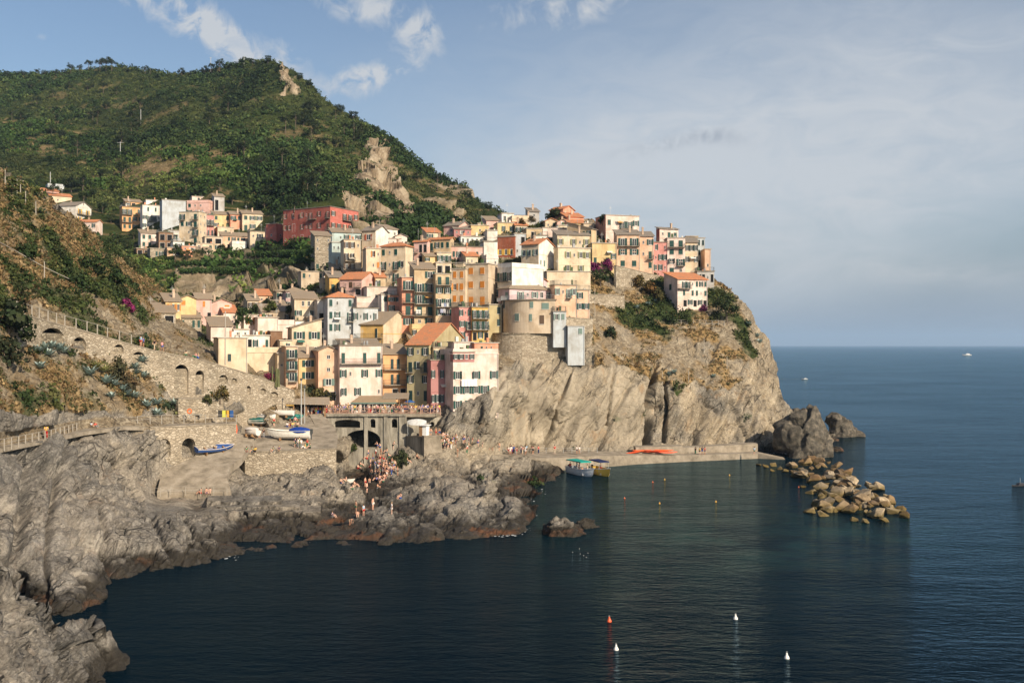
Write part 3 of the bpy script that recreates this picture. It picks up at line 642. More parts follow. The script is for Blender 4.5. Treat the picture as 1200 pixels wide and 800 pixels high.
# ---------------------------------------------------------------- masonry along the shore
def wall_frame(uA,DA,uB,DB,z0=0):
    A=Vector(((uA-600)/F*DA,DA,0)); B=Vector(((uB-600)/F*DB,DB,0)); t=(B-A); L=t.length; t/=L
    M=Matrix.Translation((A.x,A.y,z0))@Matrix.Rotation(math.atan2(t.y,t.x),4,'Z')
    def px(u,v):
        s=(u-600)/F; k=(s*A.y-A.x)/(t.x-s*t.y); D=A.y+k*t.y
        return (k, H-(v-HV)/F*D-z0)
    return M,L,px
def wallseg(name,uA,DA,uB,DB,vA,vB,zb,holes,m,parent,th=1.0,infill=None):
    M,L,px=wall_frame(uA,DA,uB,DB)
    zA=px(uA,vA)[1]; zB=px(uB,vB)[1]
    outer=[(0,zb),(L,zb),(L,zB),(0,zA)]; hs=[]
    for (u0,u1,vt,vb) in holes:
        x0,zt=px(u0,vt); x1,_=px(u1,vt); _,zb_=px((u0+u1)/2,vb); _,zt=px((u0+u1)/2,vt)
        hs.append(arch(x0,x1,zb_,zt,min((x1-x0)/2,(zt-zb_)*.6) if (x1-x0)<(zt-zb_)*3 else (zt-zb_)*.35))
    me=plate(outer,hs,0,th,name); o=obj(name,me,m,parent); o.matrix_local=M
    if infill is not None and holes:
        b=MB()
        for (u0,u1,vt,vb) in holes:
            x0,zt=px(u0,vt); x1,_=px(u1,vb); zb_=px(u0,vb)[1]
            b.cur=0; b.box(x0-.3,x1+.3,infill,infill+.25,zb_-.3,zt-min(.75,(zt-zb_)*.3))
            b.cur=1; b.box(x0-.3,x1+.3,1.6,1.8,zb_-.3,zt+.3); b.box(x0-.3,x1+.3,th,1.6,zt+.05,zt+.3)  # black backing stands in for the shade deep in the arch
        w=b.build('arch_infill_and_shade',[MT['stone'],MT['dark']],parent); w.matrix_local=M
    b=MB()                                                            # coping
    b.add([(0,-.08,zA-.02),(L,-.08,zB-.02),(L,th+.05,zB-.02),(0,th+.05,zA-.02),(0,-.08,zA+.16),(L,-.08,zB+.16),(L,th+.05,zB+.16),(0,th+.05,zA+.16)],[(0,3,2,1),(4,5,6,7),(0,1,5,4),(1,2,6,5),(2,3,7,6),(3,0,4,7)])
    c=b.build('coping',MT['concrete'],parent); c.matrix_local=M
    return M,L,px
w=thing('retaining_wall','long rubble stone wall with a row of blind arches descending the left hillside to the harbour','wall')
pl=[(10,136,364),(46,144,374),(76,150,382.5),(102,154,389),(126,157.5,396),(154,161,404),(180,164.5,411),(240,172,423),(300,182,441),(345,191,458)]
ar={0:[],1:[(46.5,75,384,401)],2:[(86,101,396,408)],3:[(104,117,398,408)],4:[(133,145,403.5,414)],5:[(155,170,412,424)],6:[(204,221,427,462),(229,239,434,462)],7:[(256,267,439,450),(271,278,443,449),(289,294,452,462)],8:[(305,312,455,462),(316,326,459,466)]}
ar[2]=[(85,101,395,410)]; ar[3]=[]; ar[1]=[(48,75,384,404)]
for i in range(len(pl)-1):
    a,b=pl[i],pl[i+1]
    wallseg('wall',a[0],a[1],b[0],b[1],a[2],b[2],4,ar.get(i,[]),MT['stone2'],w,.9,.45)
# hillside path behind it
def sheet(name,rows,m,kind='structure',dz=0,thick=.5,**kw):
    b=MB(); n=len(rows[0]); vs=[]
    for r in rows:
        for p in r:
            q=at(*p) if not isinstance(p,Vector) else p.copy(); q.z+=dz; vs.append(q)
    N=len(vs); fs=[]
    for i in range(len(rows)-1):
        for j in range(n-1): fs.append((i*n+j,i*n+j+1,(i+1)*n+j+1,(i+1)*n+j))
    vs2=[v-Vector((0,0,thick)) for v in vs]
    per=[j for j in range(n)]+[i*n+n-1 for i in range(1,len(rows))]+[(len(rows)-1)*n+j for j in range(n-2,-1,-1)]+[i*n for i in range(len(rows)-2,0,-1)]
    sf=[(per[k],per[(k+1)%len(per)],per[(k+1)%len(per)]+N,per[k]+N) for k in range(len(per))]
    b.add(vs+vs2,fs+sf); o=b.build(name,m); tag(o,kind=kind); return o
sheet('hillside_path',[[Vector(((u-600)/F*(D+.8),D+.8,H-(v-HV)/F*D-.1)) for u,D,v in pl],[Vector(((u-600)/F*(D+3.8),D+3.8,H-(v-HV)/F*D-.1)) for u,D,v in pl]],MT['concrete'])
w=thing('retaining_wall','plain square block of rubble wall standing just above the fenced shore path','wall')
wallseg('wall',209,163,262,168,468,466,11,[],MT['stone2'],w,2)
w=thing('retaining_wall','low stone wall with two dark arches beside the slipway','wall')
wallseg('wall',176,151.5,277,163,501,497,3,[(184,200,514,536),(213,229,513,536)],MT['stone2'],w,.8)
b=MB(); M,L,px=wall_frame(176,151.5,277,163)
for u0,u1 in ((182,202),(211,231)):
    x0=px(u0,500)[0]; x1=px(u1,500)[0]; b.box(x0,x1,2.6,2.9,4,12); b.box(x0,x0+.2,.8,2.6,4,12); b.box(x1-.2,x1,.8,2.6,4,12)
o=b.build('vault',MT['conc_dark'],w); o.matrix_local=M
# shore path + slipway + boat terrace
sheet('shore_path',[[(u,v,(25-13.0)*F/(v-HV)) for u,v in [(-60,548),(0,526),(60,514),(100,506),(145,500)]]+[(178,501,152.4),(225,500,157.5),(277,498,164)],
                    [(u,v,(25-13.0)*F/(v-HV)) for u,v in [(-60,537),(0,518),(60,508),(100,502),(145,496)]]+[(176,497,156.5),(225,496,161.5),(277,494,168)]],MT['concrete'],dz=.05)
sheet('slipway',[[(184,579,147.2),(212,579,147.5),(241,579,147.9),(271,579,148.2)],[(188,562,150.5),(214,562,150.8),(240,562,151.2),(266,562,151.5)],[(203,549,153.4),(226,549,153.9),(248,549,154.5),(270,549,155)],
  [(226,538,157),(245,538,157.8),(264,538,158.5),(283,538,159.3)],[(248,524,161.5),(262,525,161.8),(277,526,162.2),(291,527,162.6)],[(266,509,167.2),(277,510,167.4),(288,511,167.6),(300,512,167.8)]],MT['concrete'],dz=.35,thick=1.2)
sheet('boat_terrace',[[(288,530,164.5),(320,530,165.5),(360,528.5,167),(394,526.5,168)],[(284,517,170.5),(320,517,171),(360,516,173),(396,514,175)],[(272,503,177.5),(310,503,179),(350,502,181),(392,502,183)],[(292,488,190),(320,488,190),(350,488,190.3),(380,488.5,190.6)]],MT['concrete'],dz=.3,thick=.8)
for i,(v0,v1,ua,ub,z) in enumerate([(584,587,244,330,2.75),(590,593,252,352,2.25),(596,599,268,376,1.8)]):
    D0=(H-z)*F/(v1-HV); D1=(H-z)*F/(v0-HV)
    sheet('ledge_step',[[Vector(((u-600)/F*D0,D0+rng.uniform(-.8,.5),z+rng.uniform(-.15,.1))) for u in np.linspace(ua,ub,14)],[Vector(((u-600)/F*(D1+3),D1+3,z)) for u in np.linspace(ua,ub,14)]],MT['rock'],thick=1.2)
w=thing('quay_wall','rounded rubble wall holding up the boat terrace above the low rocks','wall')
wallseg('wall',287,164.0,340,165.2,529.2,528.6,1.5,[],MT['stone2'],w,1.2)
wallseg('wall',340,165.2,394,167.4,528.6,525.6,1.5,[],MT['stone2'],w,1.2)
wallseg('wall',276,168.5,287,164.0,526,529.2,1.5,[],MT['conc_dark'],w,1.2)
# promenade bridge wall
br=thing('promenade_bridge','weathered concrete promenade wall with a large stream arch and three dark openings','bridge')
BA=(372,190.5); BB=(470,191.5)
M,L,px=wallseg('wall',372,190.5,476,191.5,485.5,485.8,-1,[(392,422,491.5,501),(434,440,490.5,501),(459,465.5,490.5,501),(404,446,503.5,524)],MT['conc_dark'],br,1.2)
b=MB()
for u in (429,452,470,474.5):
    x=px(u,500)[0]; b.box(x-.35,x+.35,-.28,0,0,px(u,488)[1])
b.box(0,L,-.5,-.05,px(372,487.6)[1],px(372,485.9)[1])
o=b.build('pilasters',MT['conc_dark'],br); o.matrix_local=M
b=MB(); x0,_=px(388,490); x1,_=px(470,490)
b.box(x0,x1,5.5,5.8,px(400,502)[1],px(400,490)[1]); b.box(x0,x1,1.2,6,px(400,502.3)[1]-.3,px(400,502.3)[1]); b.box(px(423,490)[0],px(427,490)[0],1.2,5.5,px(400,502)[1],px(400,490)[1])
o=b.build('gallery',MT['conc_dark'],br); o.matrix_local=M
w=thing('quay_wall','rough rubble end wall between the covered white boat and the promenade bridge','wall')
wallseg('wall',360,184,373,190,497,486,2,[],MT['stone2'],w,1.0)
wallseg('wall',393,172,372,190,524,486,1,[],MT['conc_dark'],w,1.5)
DZ=11.72
sheet('promenade',[[Vector(((u-600)/F*191.7,191.7,DZ)) for u in (366,400,440,480,508)],[Vector(((u-600)/F*209,209,DZ)) for u in (366,400,440,480,532)]],MT['concrete'],thick=.6)
# stepped bathing deck right of the bridge
w=thing('bathing_deck','square concrete bathing deck with kiosk beside the promenade bridge','deck')
M,L,px=wallseg('wall',497,186,518,187,511.8,511.8,-1,[],MT['concrete'],w,7)
M,L,px=wallseg('wall',476,190.8,497,186.4,511.8,511.8,-1,[],MT['conc_dark'],w,5)
w=thing('retaining_wall','pale patched wall behind the bathing kiosk under the stairs','wall')
wallseg('wall',476,193,520,196,491,488,5,[(504,509,494,503)],MT['conc_dark'],w,.8)
# pier under the cliff
PS=[(576,196,2.9,209),(640,197,2.6,209.5),(700,203,2.4,212),(745,208.5,1.9,216),(800,213,1.4,220),(888,219,1.2,227)]
def pier():
    rows=[[Vector(((u-600)/F*D,D,z)) for u,D,z,E_ in PS],[Vector(((u-600)/F*E_,E_,z)) for u,D,z,E_ in PS]]
    sheet('pier',rows,MT['concrete'],thick=4.5)
    b=MB()
    for i in range(3,5):
        u,D,z,E_=PS[i]; u2,D2,z2,E2=PS[i+1]
        p=Vector(((u-600)/F*(E_-4),E_-4,z)); q=Vector(((u2-600)/F*(E2-4),E2-4,z2)); d=Vector((0,3.6,0))
        h1,h2=1.3,1.7
        b.add([p,q,q+d,p+d]+[p+Vector((0,0,h1)),q+Vector((0,0,h2)),q+d+Vector((0,0,h2)),p+d+Vector((0,0,h1))],[(0,3,2,1),(4,5,6,7),(0,1,5,4),(1,2,6,5),(2,3,7,6),(3,0,4,7)])
    tag(b.build('pier_wall',MT['concrete']),'long plain concrete wall along the back of the pier under the cliff','wall')
pier()
sheet('pier_ramp',[[Vector(((888-600)/F*219.3,219.3,1.1)),Vector(((920-600)/F*217,217,.1))],[Vector(((888-600)/F*223,223,1.1)),Vector(((918-600)/F*221,221,.1))]],MT['concrete'],thick=2)
# medieval base under the round house + terrace walls of the spur
def round_wall():
    b=MB(); cx=(618-600)/F*232; cy=229; r=9.0
    D0=219.5
    w=thing('bastion','rounded rubble stone bastion under the round beige house','wall')
    # plan outline: arc on the left, straight to the right
    pts=[]; zt=H-(391-HV)/F*221; zt2=zt+.0; zb=12
    for i in range(13):
        a=R(180+i*7.2); pts.append((2.5+7.6*math.cos(a)+.2,  228+8.0*math.sin(a)*1.0))
    pts+= [(9.8,221.5),(12.6,222.2),(14.6,222.5),(15.8,223.2),(15.8,236),(-5.0,236)]
    n=len(pts); k=5
    vs=[]
    for j in range(k):
        t=j/(k-1); off=(1-t)*1.1
        for (x,y) in pts: vs.append((x*(1)+(-off*.5 if x<0 else 0),y-off,zb+(zt-zb)*t))
    fs=[(j*n+i,j*n+(i+1)%n,(j+1)*n+(i+1)%n,(j+1)*n+i) for j in range(k-1) for i in range(n)]+[tuple(range((k-1)*n,k*n))]
    b.add(vs,fs); b.build('wall',MT['stone2'],w)
    b=MB(); vs=[(x,y-.18,zt-.1) for x,y in pts]+[(x,y-.18,zt+.25) for x,y in pts]
    b.add(vs,[(i,(i+1)%n,n+(i+1)%n,n+i) for i in range(n)]+[tuple(range(n,2*n))]); b.build('coping',MT['stone'],w)
round_wall()
for lab,seg in [('rubble terrace wall under the pergola below the yellow house',(690,247,732,252,345,347,26)),
   ('rubble wall beneath the orange houses right of the bastion',(663,224,695,229,372,374,20)),
   ('long parapet wall below the peach and pink houses on the cliff top',(722,262,783,274,311.5,326,32)),
   ('railed garden wall below the white house on the cape',(790,252,850,255,380,379,28)),
   ('low stone terrace wall in the dry grass in the middle of the cape',(705,230,752,237,405,408,20)),
   ('rubble wall between the vineyard rows and the pink houses',(300,322,355,312,341,334,30))]:
    o=thing('terrace_wall',lab,'wall'); u0,D0,u1,D1,v0,v1,zb=seg; wallseg('wall',u0,D0,u1,D1,v0,v1,zb,[],MT['stone2'],o,.8)
# ---------------------------------------------------------------- separate rocks
def fg_rock():
    tp=lerp_line([(-90,678),(0,690),(25,692),(45,705),(58,722),(68,736),(80,732),(95,727),(110,729),(120,744),(130,764),(139,786),(146,808),(150,822)])
    bt=lambda u: np.full(len(u),880.)
    c='-90 690 52;0 695 59;25 698 63;45 712 67;68 740 70;100 732 75;118 735 76;0 730 55;60 745 67;0 790 48;40 780 56;90 770 71;110 790 71.5;0 850 42;60 850 52;110 850 66;140 805 72.8;150 835 71;150 890 67;-90 850 38;0 900 38;80 900 50;120 870 62'
    q=RBF([tuple(map(float,a.split()))[:2] for a in c.split(';')],[1/float(a.split()[2]) for a in c.split(';')])
    Df=lambda U,V: 1/np.maximum(q(U,V),1/200)
    def dp(P,U,V,M):
        a,ea=facets(strat(P,40,.22,.09,.16),92); b_,eb=facets(strat(P,40,.8,.3,.6),91); c_,ec=facets(strat(P,38,2.2,.9,1.8),94)
        return (a*.9+b_*.5+c_*.2+(ea-1)*.45+(eb-1)*.2+ridged(strat(P,42,.3,.12,.25),5,93)*.7+ridged(P*3.5,4,95)*.08-.9)*np.where((V<748)&(U>70),.3,1)*(1-.7*soft(U,100,125))-.5*soft(U,100,125)
    def mk(U,V,P): z=np.zeros(len(U)); return {'green':z,'dry':z.copy(),'earth':z.copy(),'slab':z.copy()}
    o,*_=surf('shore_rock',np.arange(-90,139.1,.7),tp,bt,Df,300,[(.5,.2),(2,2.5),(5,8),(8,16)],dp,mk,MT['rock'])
    del o['kind']; tag(o,'big jagged grey rock rising from the water in the bottom left corner','rock')
fg_rock()
def lump(name,u,v,w,h,dep,label,seed,cat='rock',m=None,tilt=0,z0=-.6,peak=.0):
    """rugged rock standing in the water; u,v = middle of its waterline"""
    D=sea_D(v); p=at(u,v,D); n=110; k=60
    th=np.linspace(0,2*np.pi,n,endpoint=False); ph=np.linspace(-.5,np.pi/2,k)
    T,Q=np.meshgrid(th,ph,indexing='ij')
    x=np.cos(T)*np.cos(Q); y=np.sin(T)*np.cos(Q); z=np.sin(Q)
    P=np.stack([x,y,z],-1).reshape(-1,3)
    
    P=P.copy(); U0=P.copy(); P[:,2]=np.sign(P[:,2])*np.abs(P[:,2])**.85*(1+peak*P[:,0]*-1); P=P*np.array([w/2,dep/2,h]); r_=min(w,h)*.5+.4
    Q_=P/r_; fa,fe=facets(strat(Q_,55,.9,.5,.8)+seed,seed); fb,_=facets(strat(Q_,50,2.4,1.4,2.2)+seed,seed+3)
    P=P+U0*((fbm(Q_*.8+seed,3,seed)*.3+fa*.42+fb*.16+ridged(Q_*3+seed,4,seed+9)*.08+(fe-1)*.06)*r_)[:,None]; P[:,2]+=z0
    idx=np.arange(n*k).reshape(n,k); i2=np.roll(idx,-1,0)
    f=np.stack([idx[:,:-1],i2[:,:-1],i2[:,1:],idx[:,1:]],-1).reshape(-1,4)
    o=obj(name,mesh_np(name,P,f),m or (MT['dark_rock'] if ('cape' in name or 'stack' in name) else MT['rock'])); o.location=(p.x,p.y+dep/2,0); o.rotation_euler=(0,0,R(tilt))
    return tag(o,label,cat)
for k in ('green','dry','earth'): pass
lump('sea_rock',662,629,6.4,2.6,4,'brown wet rock islet alone in the middle of the cove',3,peak=.3)
lump('sea_rock',689,619,3.0,1.5,2.6,'smaller rock touching the right side of the cove islet',5)
lump('sea_stack',995,512,8,5.2,6,'dark pointed rock standing in open sea beyond the cape',8,peak=.7)
lump('sea_rock',976,517,3.5,2,3,'small dark rock between the cape and the pointed sea rock',9)
lump('sea_rock',981,529,3.6,1.4,3,'small low rock at the foot of the cape rock',10)
lump('cape_rock',951,537,10.5,10.5,8,'grey conical rock at the tip of the cape beside the pier end',12,peak=.1)
lump('cape_rock',935,505,5,6.5,5,'dark jagged rock peeping up behind the conical cape rock',14)
lump('cove_boulder',400,600,7.5,3.8,6,'smooth broad boulder left of the bathers in the inlet',15)
lump('shore_boulder',84,712,5,2.0,4,'low rounded rock ledge at the water in front of the left cliff',18)
lump('shore_boulder',52,690,3.6,3.2,4,'pale upright boulder in the narrow inlet at the left cliff',19)
for i,(u,v,w,h,lab) in enumerate([(830,541,1.2,.5,'tiny yellow rock in the water, leftmost off the pier end'),(812,546,.9,.4,'tiny wet stone awash left of the yellow rock'),(850,545,1.2,.4,'small awash stone right of the yellow rock off the pier')]):
    lump('awash_rock',u,v,w,h,1,lab,30+i)
# breakwater of dumped boulders
def f_boulder(g,b):
    p=g.geo(); z=g.sep(p)[2]; q=g.coord('Object'); n=g.noise(q,1.4,8,.68,.4)
    c=g.mix(g.ramp(n,[(.35,.75),(.65,0)]),objcol(g),(.10,.075,.045))
    c=g.mix(g.ramp(g.noise(q,3.5,6),[(.6,0),(.72,.35)]),c,(.55,.48,.38))
    c=g.mix(g.ramp(g.m('ADD',z,g.m('MULTIPLY',n,-.8)),[(0,.9),(.7,0)]),c,(.13,.095,.03))
    g.set(b.inputs['Base Color'],c); g.set(b.inputs['Normal'],g.bump(g.noise(q,2.5,9,.7),.25,.9))
MT['boulder']=mat('breakwater_boulder',fn=f_boulder,rough=.9,spec=.2)
import bmesh
def boulder_mesh(seed):
    r=random.Random(seed); bm=bmesh.new()
    for i in range(12):
        a=Vector((r.gauss(0,1),r.gauss(0,1),r.gauss(0,1))).normalized()*r.uniform(.8,1.05); a.z*=.75; bm.verts.new(a)
    bmesh.ops.convex_hull(bm,input=bm.verts[:]); 
    for v in [v for v in bm.verts if not v.link_faces]: bm.verts.remove(v)
    bmesh.ops.bevel(bm,geom=bm.edges[:],offset=.045,segments=1,affect='EDGES')
    bmesh.ops.triangulate(bm,faces=bm.faces[:]); bmesh.ops.subdivide_edges(bm,edges=bm.edges[:],cuts=2,use_grid_fill=True)
    from mathutils import noise
    for v in bm.verts: v.co+=v.co.normalized()*(noise.fractal(v.co*2+Vector((seed,0,0)),.8,2.1,4)*.07)
    me=bpy.data.meshes.new('boulder'); bm.to_mesh(me); bm.free(); me.materials.append(MT['boulder']); return me
def breakwater():
    protos=[boulder_mesh(s) for s in range(7)]; r=random.Random(5); poly=[(922,546),(958,541),(985,552),(1006,566),(1040,584),(1064,606),(1036,609),(1008,606),(985,601),(946,598),(963,584),(958,570),(930,558)]
    pts=[]
    for u,v,s in [(889,545,1),(897,547,1.3),(906,546,1.5),(914,550,1.1),(905,552,.9),(920,553,1.4),(929,548,1.6),(949,600,1.9),(964,604,1.4),(966,593,3.0),(987,598,3.2),(1004,596,2.4),(1028,574,2.7),(1022,583,2.2),(988,569,3.1),(1041,596,2.6),(1055,599,1.7),(1060,606,1.8),(1020,604,1.5),(1036,611,1.3),(1014,612,1.1),(1001,610,1.4),(950,578,1.5),(941,571,1.0)]: pts.append((u,v,s,0))
    n=0
    while n<112:
        u=r.uniform(920,1066); v=r.uniform(540,610)
        if inpoly(np.array([u]),np.array([v]),poly)[0]: pts.append((u,v,r.choice([.9,1.1,1.3,1.6,2.0,2.5]),1)); n+=1
    cen=np.array([(940,548),(970,555),(1000,575),(1015,590)])
    cols=[(.27,.18,.09),(.22,.13,.06),(.34,.25,.15),(.15,.10,.06),(.44,.37,.27),(.12,.105,.085),(.29,.19,.10)]
    for i,(u,v,s,mnd) in enumerate(pts):
        D=sea_D(v); p=at(u,v,D); dd=min(math.hypot(u-a,(v-b_)*1.3) for a,b_ in cen)
        z=(max(0,1.7-dd/18)*r.uniform(.3,1.0) if mnd else 0)+s*.12
        o=obj('boulder',protos[i%7]); o.location=(p.x,p.y,z); o.rotation_euler=(r.uniform(-.5,.5),r.uniform(-.5,.5),r.uniform(0,6.3))
        k=s*.62; o.scale=(k*r.uniform(.85,1.3),k*r.uniform(.8,1.2),k*r.uniform(.75,1.05)); c=r.choice(cols); o.color=(*c,1)
        if v>570 and r.random()<.4: o.color=(.48,.38,.25,1)
        size='large' if s>=2.3 else ('mid sized' if s>=1.5 else 'small')
        tone='pale' if o.color[0]>.41 else ('grey brown' if o.color[0]<.16 else 'ochre brown')
        part='landward end' if u<940 else ('middle' if u<1000 else 'seaward end')
        tag(o,f'{size} {tone} boulder at the {part} of the breakwater','boulder','boulders of the breakwater')
breakwater()
# ---------------------------------------------------------------- houses
WC=dict(cream=(.66,.55,.40),yellow=(.68,.51,.27),ochre=(.66,.42,.14),tan=(.58,.45,.29),beige=(.56,.46,.34),white=(.76,.73,.67),pinkw=(.74,.60,.53),
 pink=(.68,.44,.38),rose=(.62,.30,.27),salmon=(.70,.33,.22),peach=(.70,.48,.34),red=(.50,.15,.12),darkred=(.36,.10,.08),brick=(.33,.10,.055),bluegrey=(.50,.53,.54),
 pale=(.46,.56,.54),olive=(.44,.38,.22),grey=(.46,.45,.43),stonew=(.36,.31,.23),orange=(.70,.40,.20),skyblue=(.48,.52,.54),brown=(.22,.13,.08),plum=(.42,.20,.19),lilac=(.60,.45,.46),dgreen=(.03,.09,.07))
SH=dict(g=(.006,.055,.045),o=(.50,.19,.03),r=(.34,.09,.04),k=(.15,.22,.19),l=(.19,.19,.08),y=(.68,.42,.08),b=(.10,.06,.035),d=(.012,.04,.04),n=(.45,.43,.38))
RC=dict(T=(.56,.20,.085),G=(.27,.225,.17),g=(.27,.225,.17),S=(.20,.19,.17))
# shared unit pieces; x,z in 0..1, front at y=0 facing -y
def u_window():
    b=MB(); b.cur=1; b.box(.06,.94,-.012,.0,.06,.94); b.cur=0
    b.box(0,1,-.05,0,0,.06); b.box(0,1,-.05,0,.94,1); b.box(0,.07,-.05,0,.06,.94); b.box(.93,1,-.05,0,.06,.94); b.box(.46,.54,-.04,-.012,.06,.94)
    b.box(-.06,1.06,-.12,0,-.05,0); me=b.mesh('window'); me.materials.append(MT['frame']); me.materials.append(MT['glass']); return me
def u_shutter():
    b=MB(); b.box(0,1,-.05,-.01,0,1)
    for i in range(9): b.box(.12,.88,-.066,-.05,.06+i*.1,.12+i*.1)
    me=b.mesh('shutter'); me.materials.append(MT['paint']); return me
def u_dark():
    b=MB(); b.cur=1; b.box(0.04,.96,-.02,0,0,.97); b.cur=0; b.box(0,.04,-.05,0,0,1); b.box(.96,1,-.05,0,0,1); b.box(.04,.96,-.05,0,.97,1)  # flat black panel on the wall stands in for a shaded opening
    me=b.mesh('doorway'); me.materials.append(MT['frame']); me.materials.append(MT['dark']); return me
UW,US,UD=u_window(),u_shutter(),u_dark()
def rail_mesh(L,dep,h=.95):
    b=MB(); n=max(2,int(L/.22))
    for i in range(n+1):
        x=L*i/n; b.box(x-.014,x+.014,-dep,-dep+.028,0,h)
    for x in (0,L-.03):
        k=int(dep/.25)
        for j in range(1,k+1): b.box(x,x+.03,-dep+j*.25,-dep+j*.25+.03,0,h)
        b.box(x-.01,x+.04,-dep,0,h,h+.05)
    b.box(-.01,L+.01,-dep-.015,-dep+.03,h,h+.05); b.box(0,L,-dep,-dep+.03,.06,.1)
    return b
def face(root,x_len,z0,z1,pat,sh,M,r,opt=''):
    """lay openings on a wall: M maps local (x along wall, -y outward, z up) to the house frame"""
    rows=pat.split('/'); nr=len(rows); fh=(z1-z0)/nr
    for i,row in enumerate(rows):
        if row.strip('._') and fh>1.8: row=''.join(('s' if r.random()<.5 else 'w') if (c=='.' and r.random()<.42) else c for c in row)
        n=len(row)
        if not n: continue
        cw=x_len/n; zf=z1-(i+1)*fh
        wh=min(1.55,fh*.56); 
        j=0; runs=[]; cur=None
        for j,ch in enumerate(row):
            if ch in 'DbB_': cur=[j,j] if cur is None else [cur[0],j]
            elif cur: runs.append(cur); cur=None
        if cur: runs.append(cur)
        for a,bb in runs:
            x0=a*cw+cw*.06; x1=(bb+1)*cw-cw*.06; z=zf+fh*.06
            s=MB(); s.box(x0,x1,-1.0,0.02,z-.13,z); o=s.build('balcony',MT['concrete'],root); o.matrix_local=M
            rm=rail_mesh(x1-x0,.97); rr=rm.build('railing',MT['iron'],o); rr.location=(x0,0,z)
        for j,ch in enumerate(row):
            if ch in '._': continue
            cx=(j+.5)*cw
            tall=ch in 'DbBdA'
            ww=min(1.15,cw*.46); h=min(2.1,fh*.74) if tall else wh; zb=zf+fh*(.07 if tall else .30)
            if ch=='s': ww*=.6; h*=.55; zb+=.3
            if ch=='O': ww=min(cw*.8,2.2)
            sw=ww*.5; T=lambda x,z,sx,sz,a=0: M@Matrix.Translation((x,0,z))@Matrix.Rotation(a,4,'Z')@Matrix.Diagonal((sx,1,sz,1))
            if ch in 'cbe' :
                # closed shutters: two leaves side by side, the window part behind them
                w=obj('window',UW,None,root); w.matrix_local=T(cx-sw,zb,ww,h)
                for k in (0,1):
                    q=obj('shutter',US,None,w); q.location=(k*.5,-.055,0); q.scale=(.495,1,1); q.color=(*sh,1)
            elif ch in 'aA':
                w=obj('doorway',UD,None,root); w.matrix_local=T(cx-cw*.36,zf+.1*fh,cw*.72,fh*.72)
            elif ch in 'd':
                w=obj('door',US,None,root); w.matrix_local=T(cx-sw,zf+.02,ww,h); w.color=(*sh,1)
            else:
                w=obj('window',UW,None,root); w.matrix_local=T(cx-ww/2,zb,ww,h)
                if ch in 'wDBh':
                    for k in ((0,1) if ch!='h' else (r.choice((0,1)),)):
                        q=obj('shutter',US,None,w); q.color=(*sh,1)
                        if ch=='B' or (r.random()<.12 and ch=='w'): ang=R(r.uniform(35,70))
                        else: ang=R(r.uniform(2,12))
                        if k==0: q.matrix_local=Matrix.Translation((-.02,-.03,0))@Matrix.Rotation(math.pi+ang,4,'Z')@Matrix.Diagonal((.5,-1,1,1))
                        else: q.matrix_local=Matrix.Translation((1.02,-.03,0))@Matrix.Rotation(-ang,4,'Z')@Matrix.Diagonal((.5,1,1,1))
def tiled(b,pts,th=.16):
    """closed slab from a quad outline (4 or 3 points)"""
    n=len(pts); v=[Vector(p) for p in pts]; d=Vector((0,0,-th))
    b.add(v+[p+d for p in v],[tuple(range(n)),tuple(range(2*n-1,n-1,-1))]+[(i,n+i,n+(i+1)%n,(i+1)%n) for i in range(n)])
HOUSES=[]; hcount=[0]
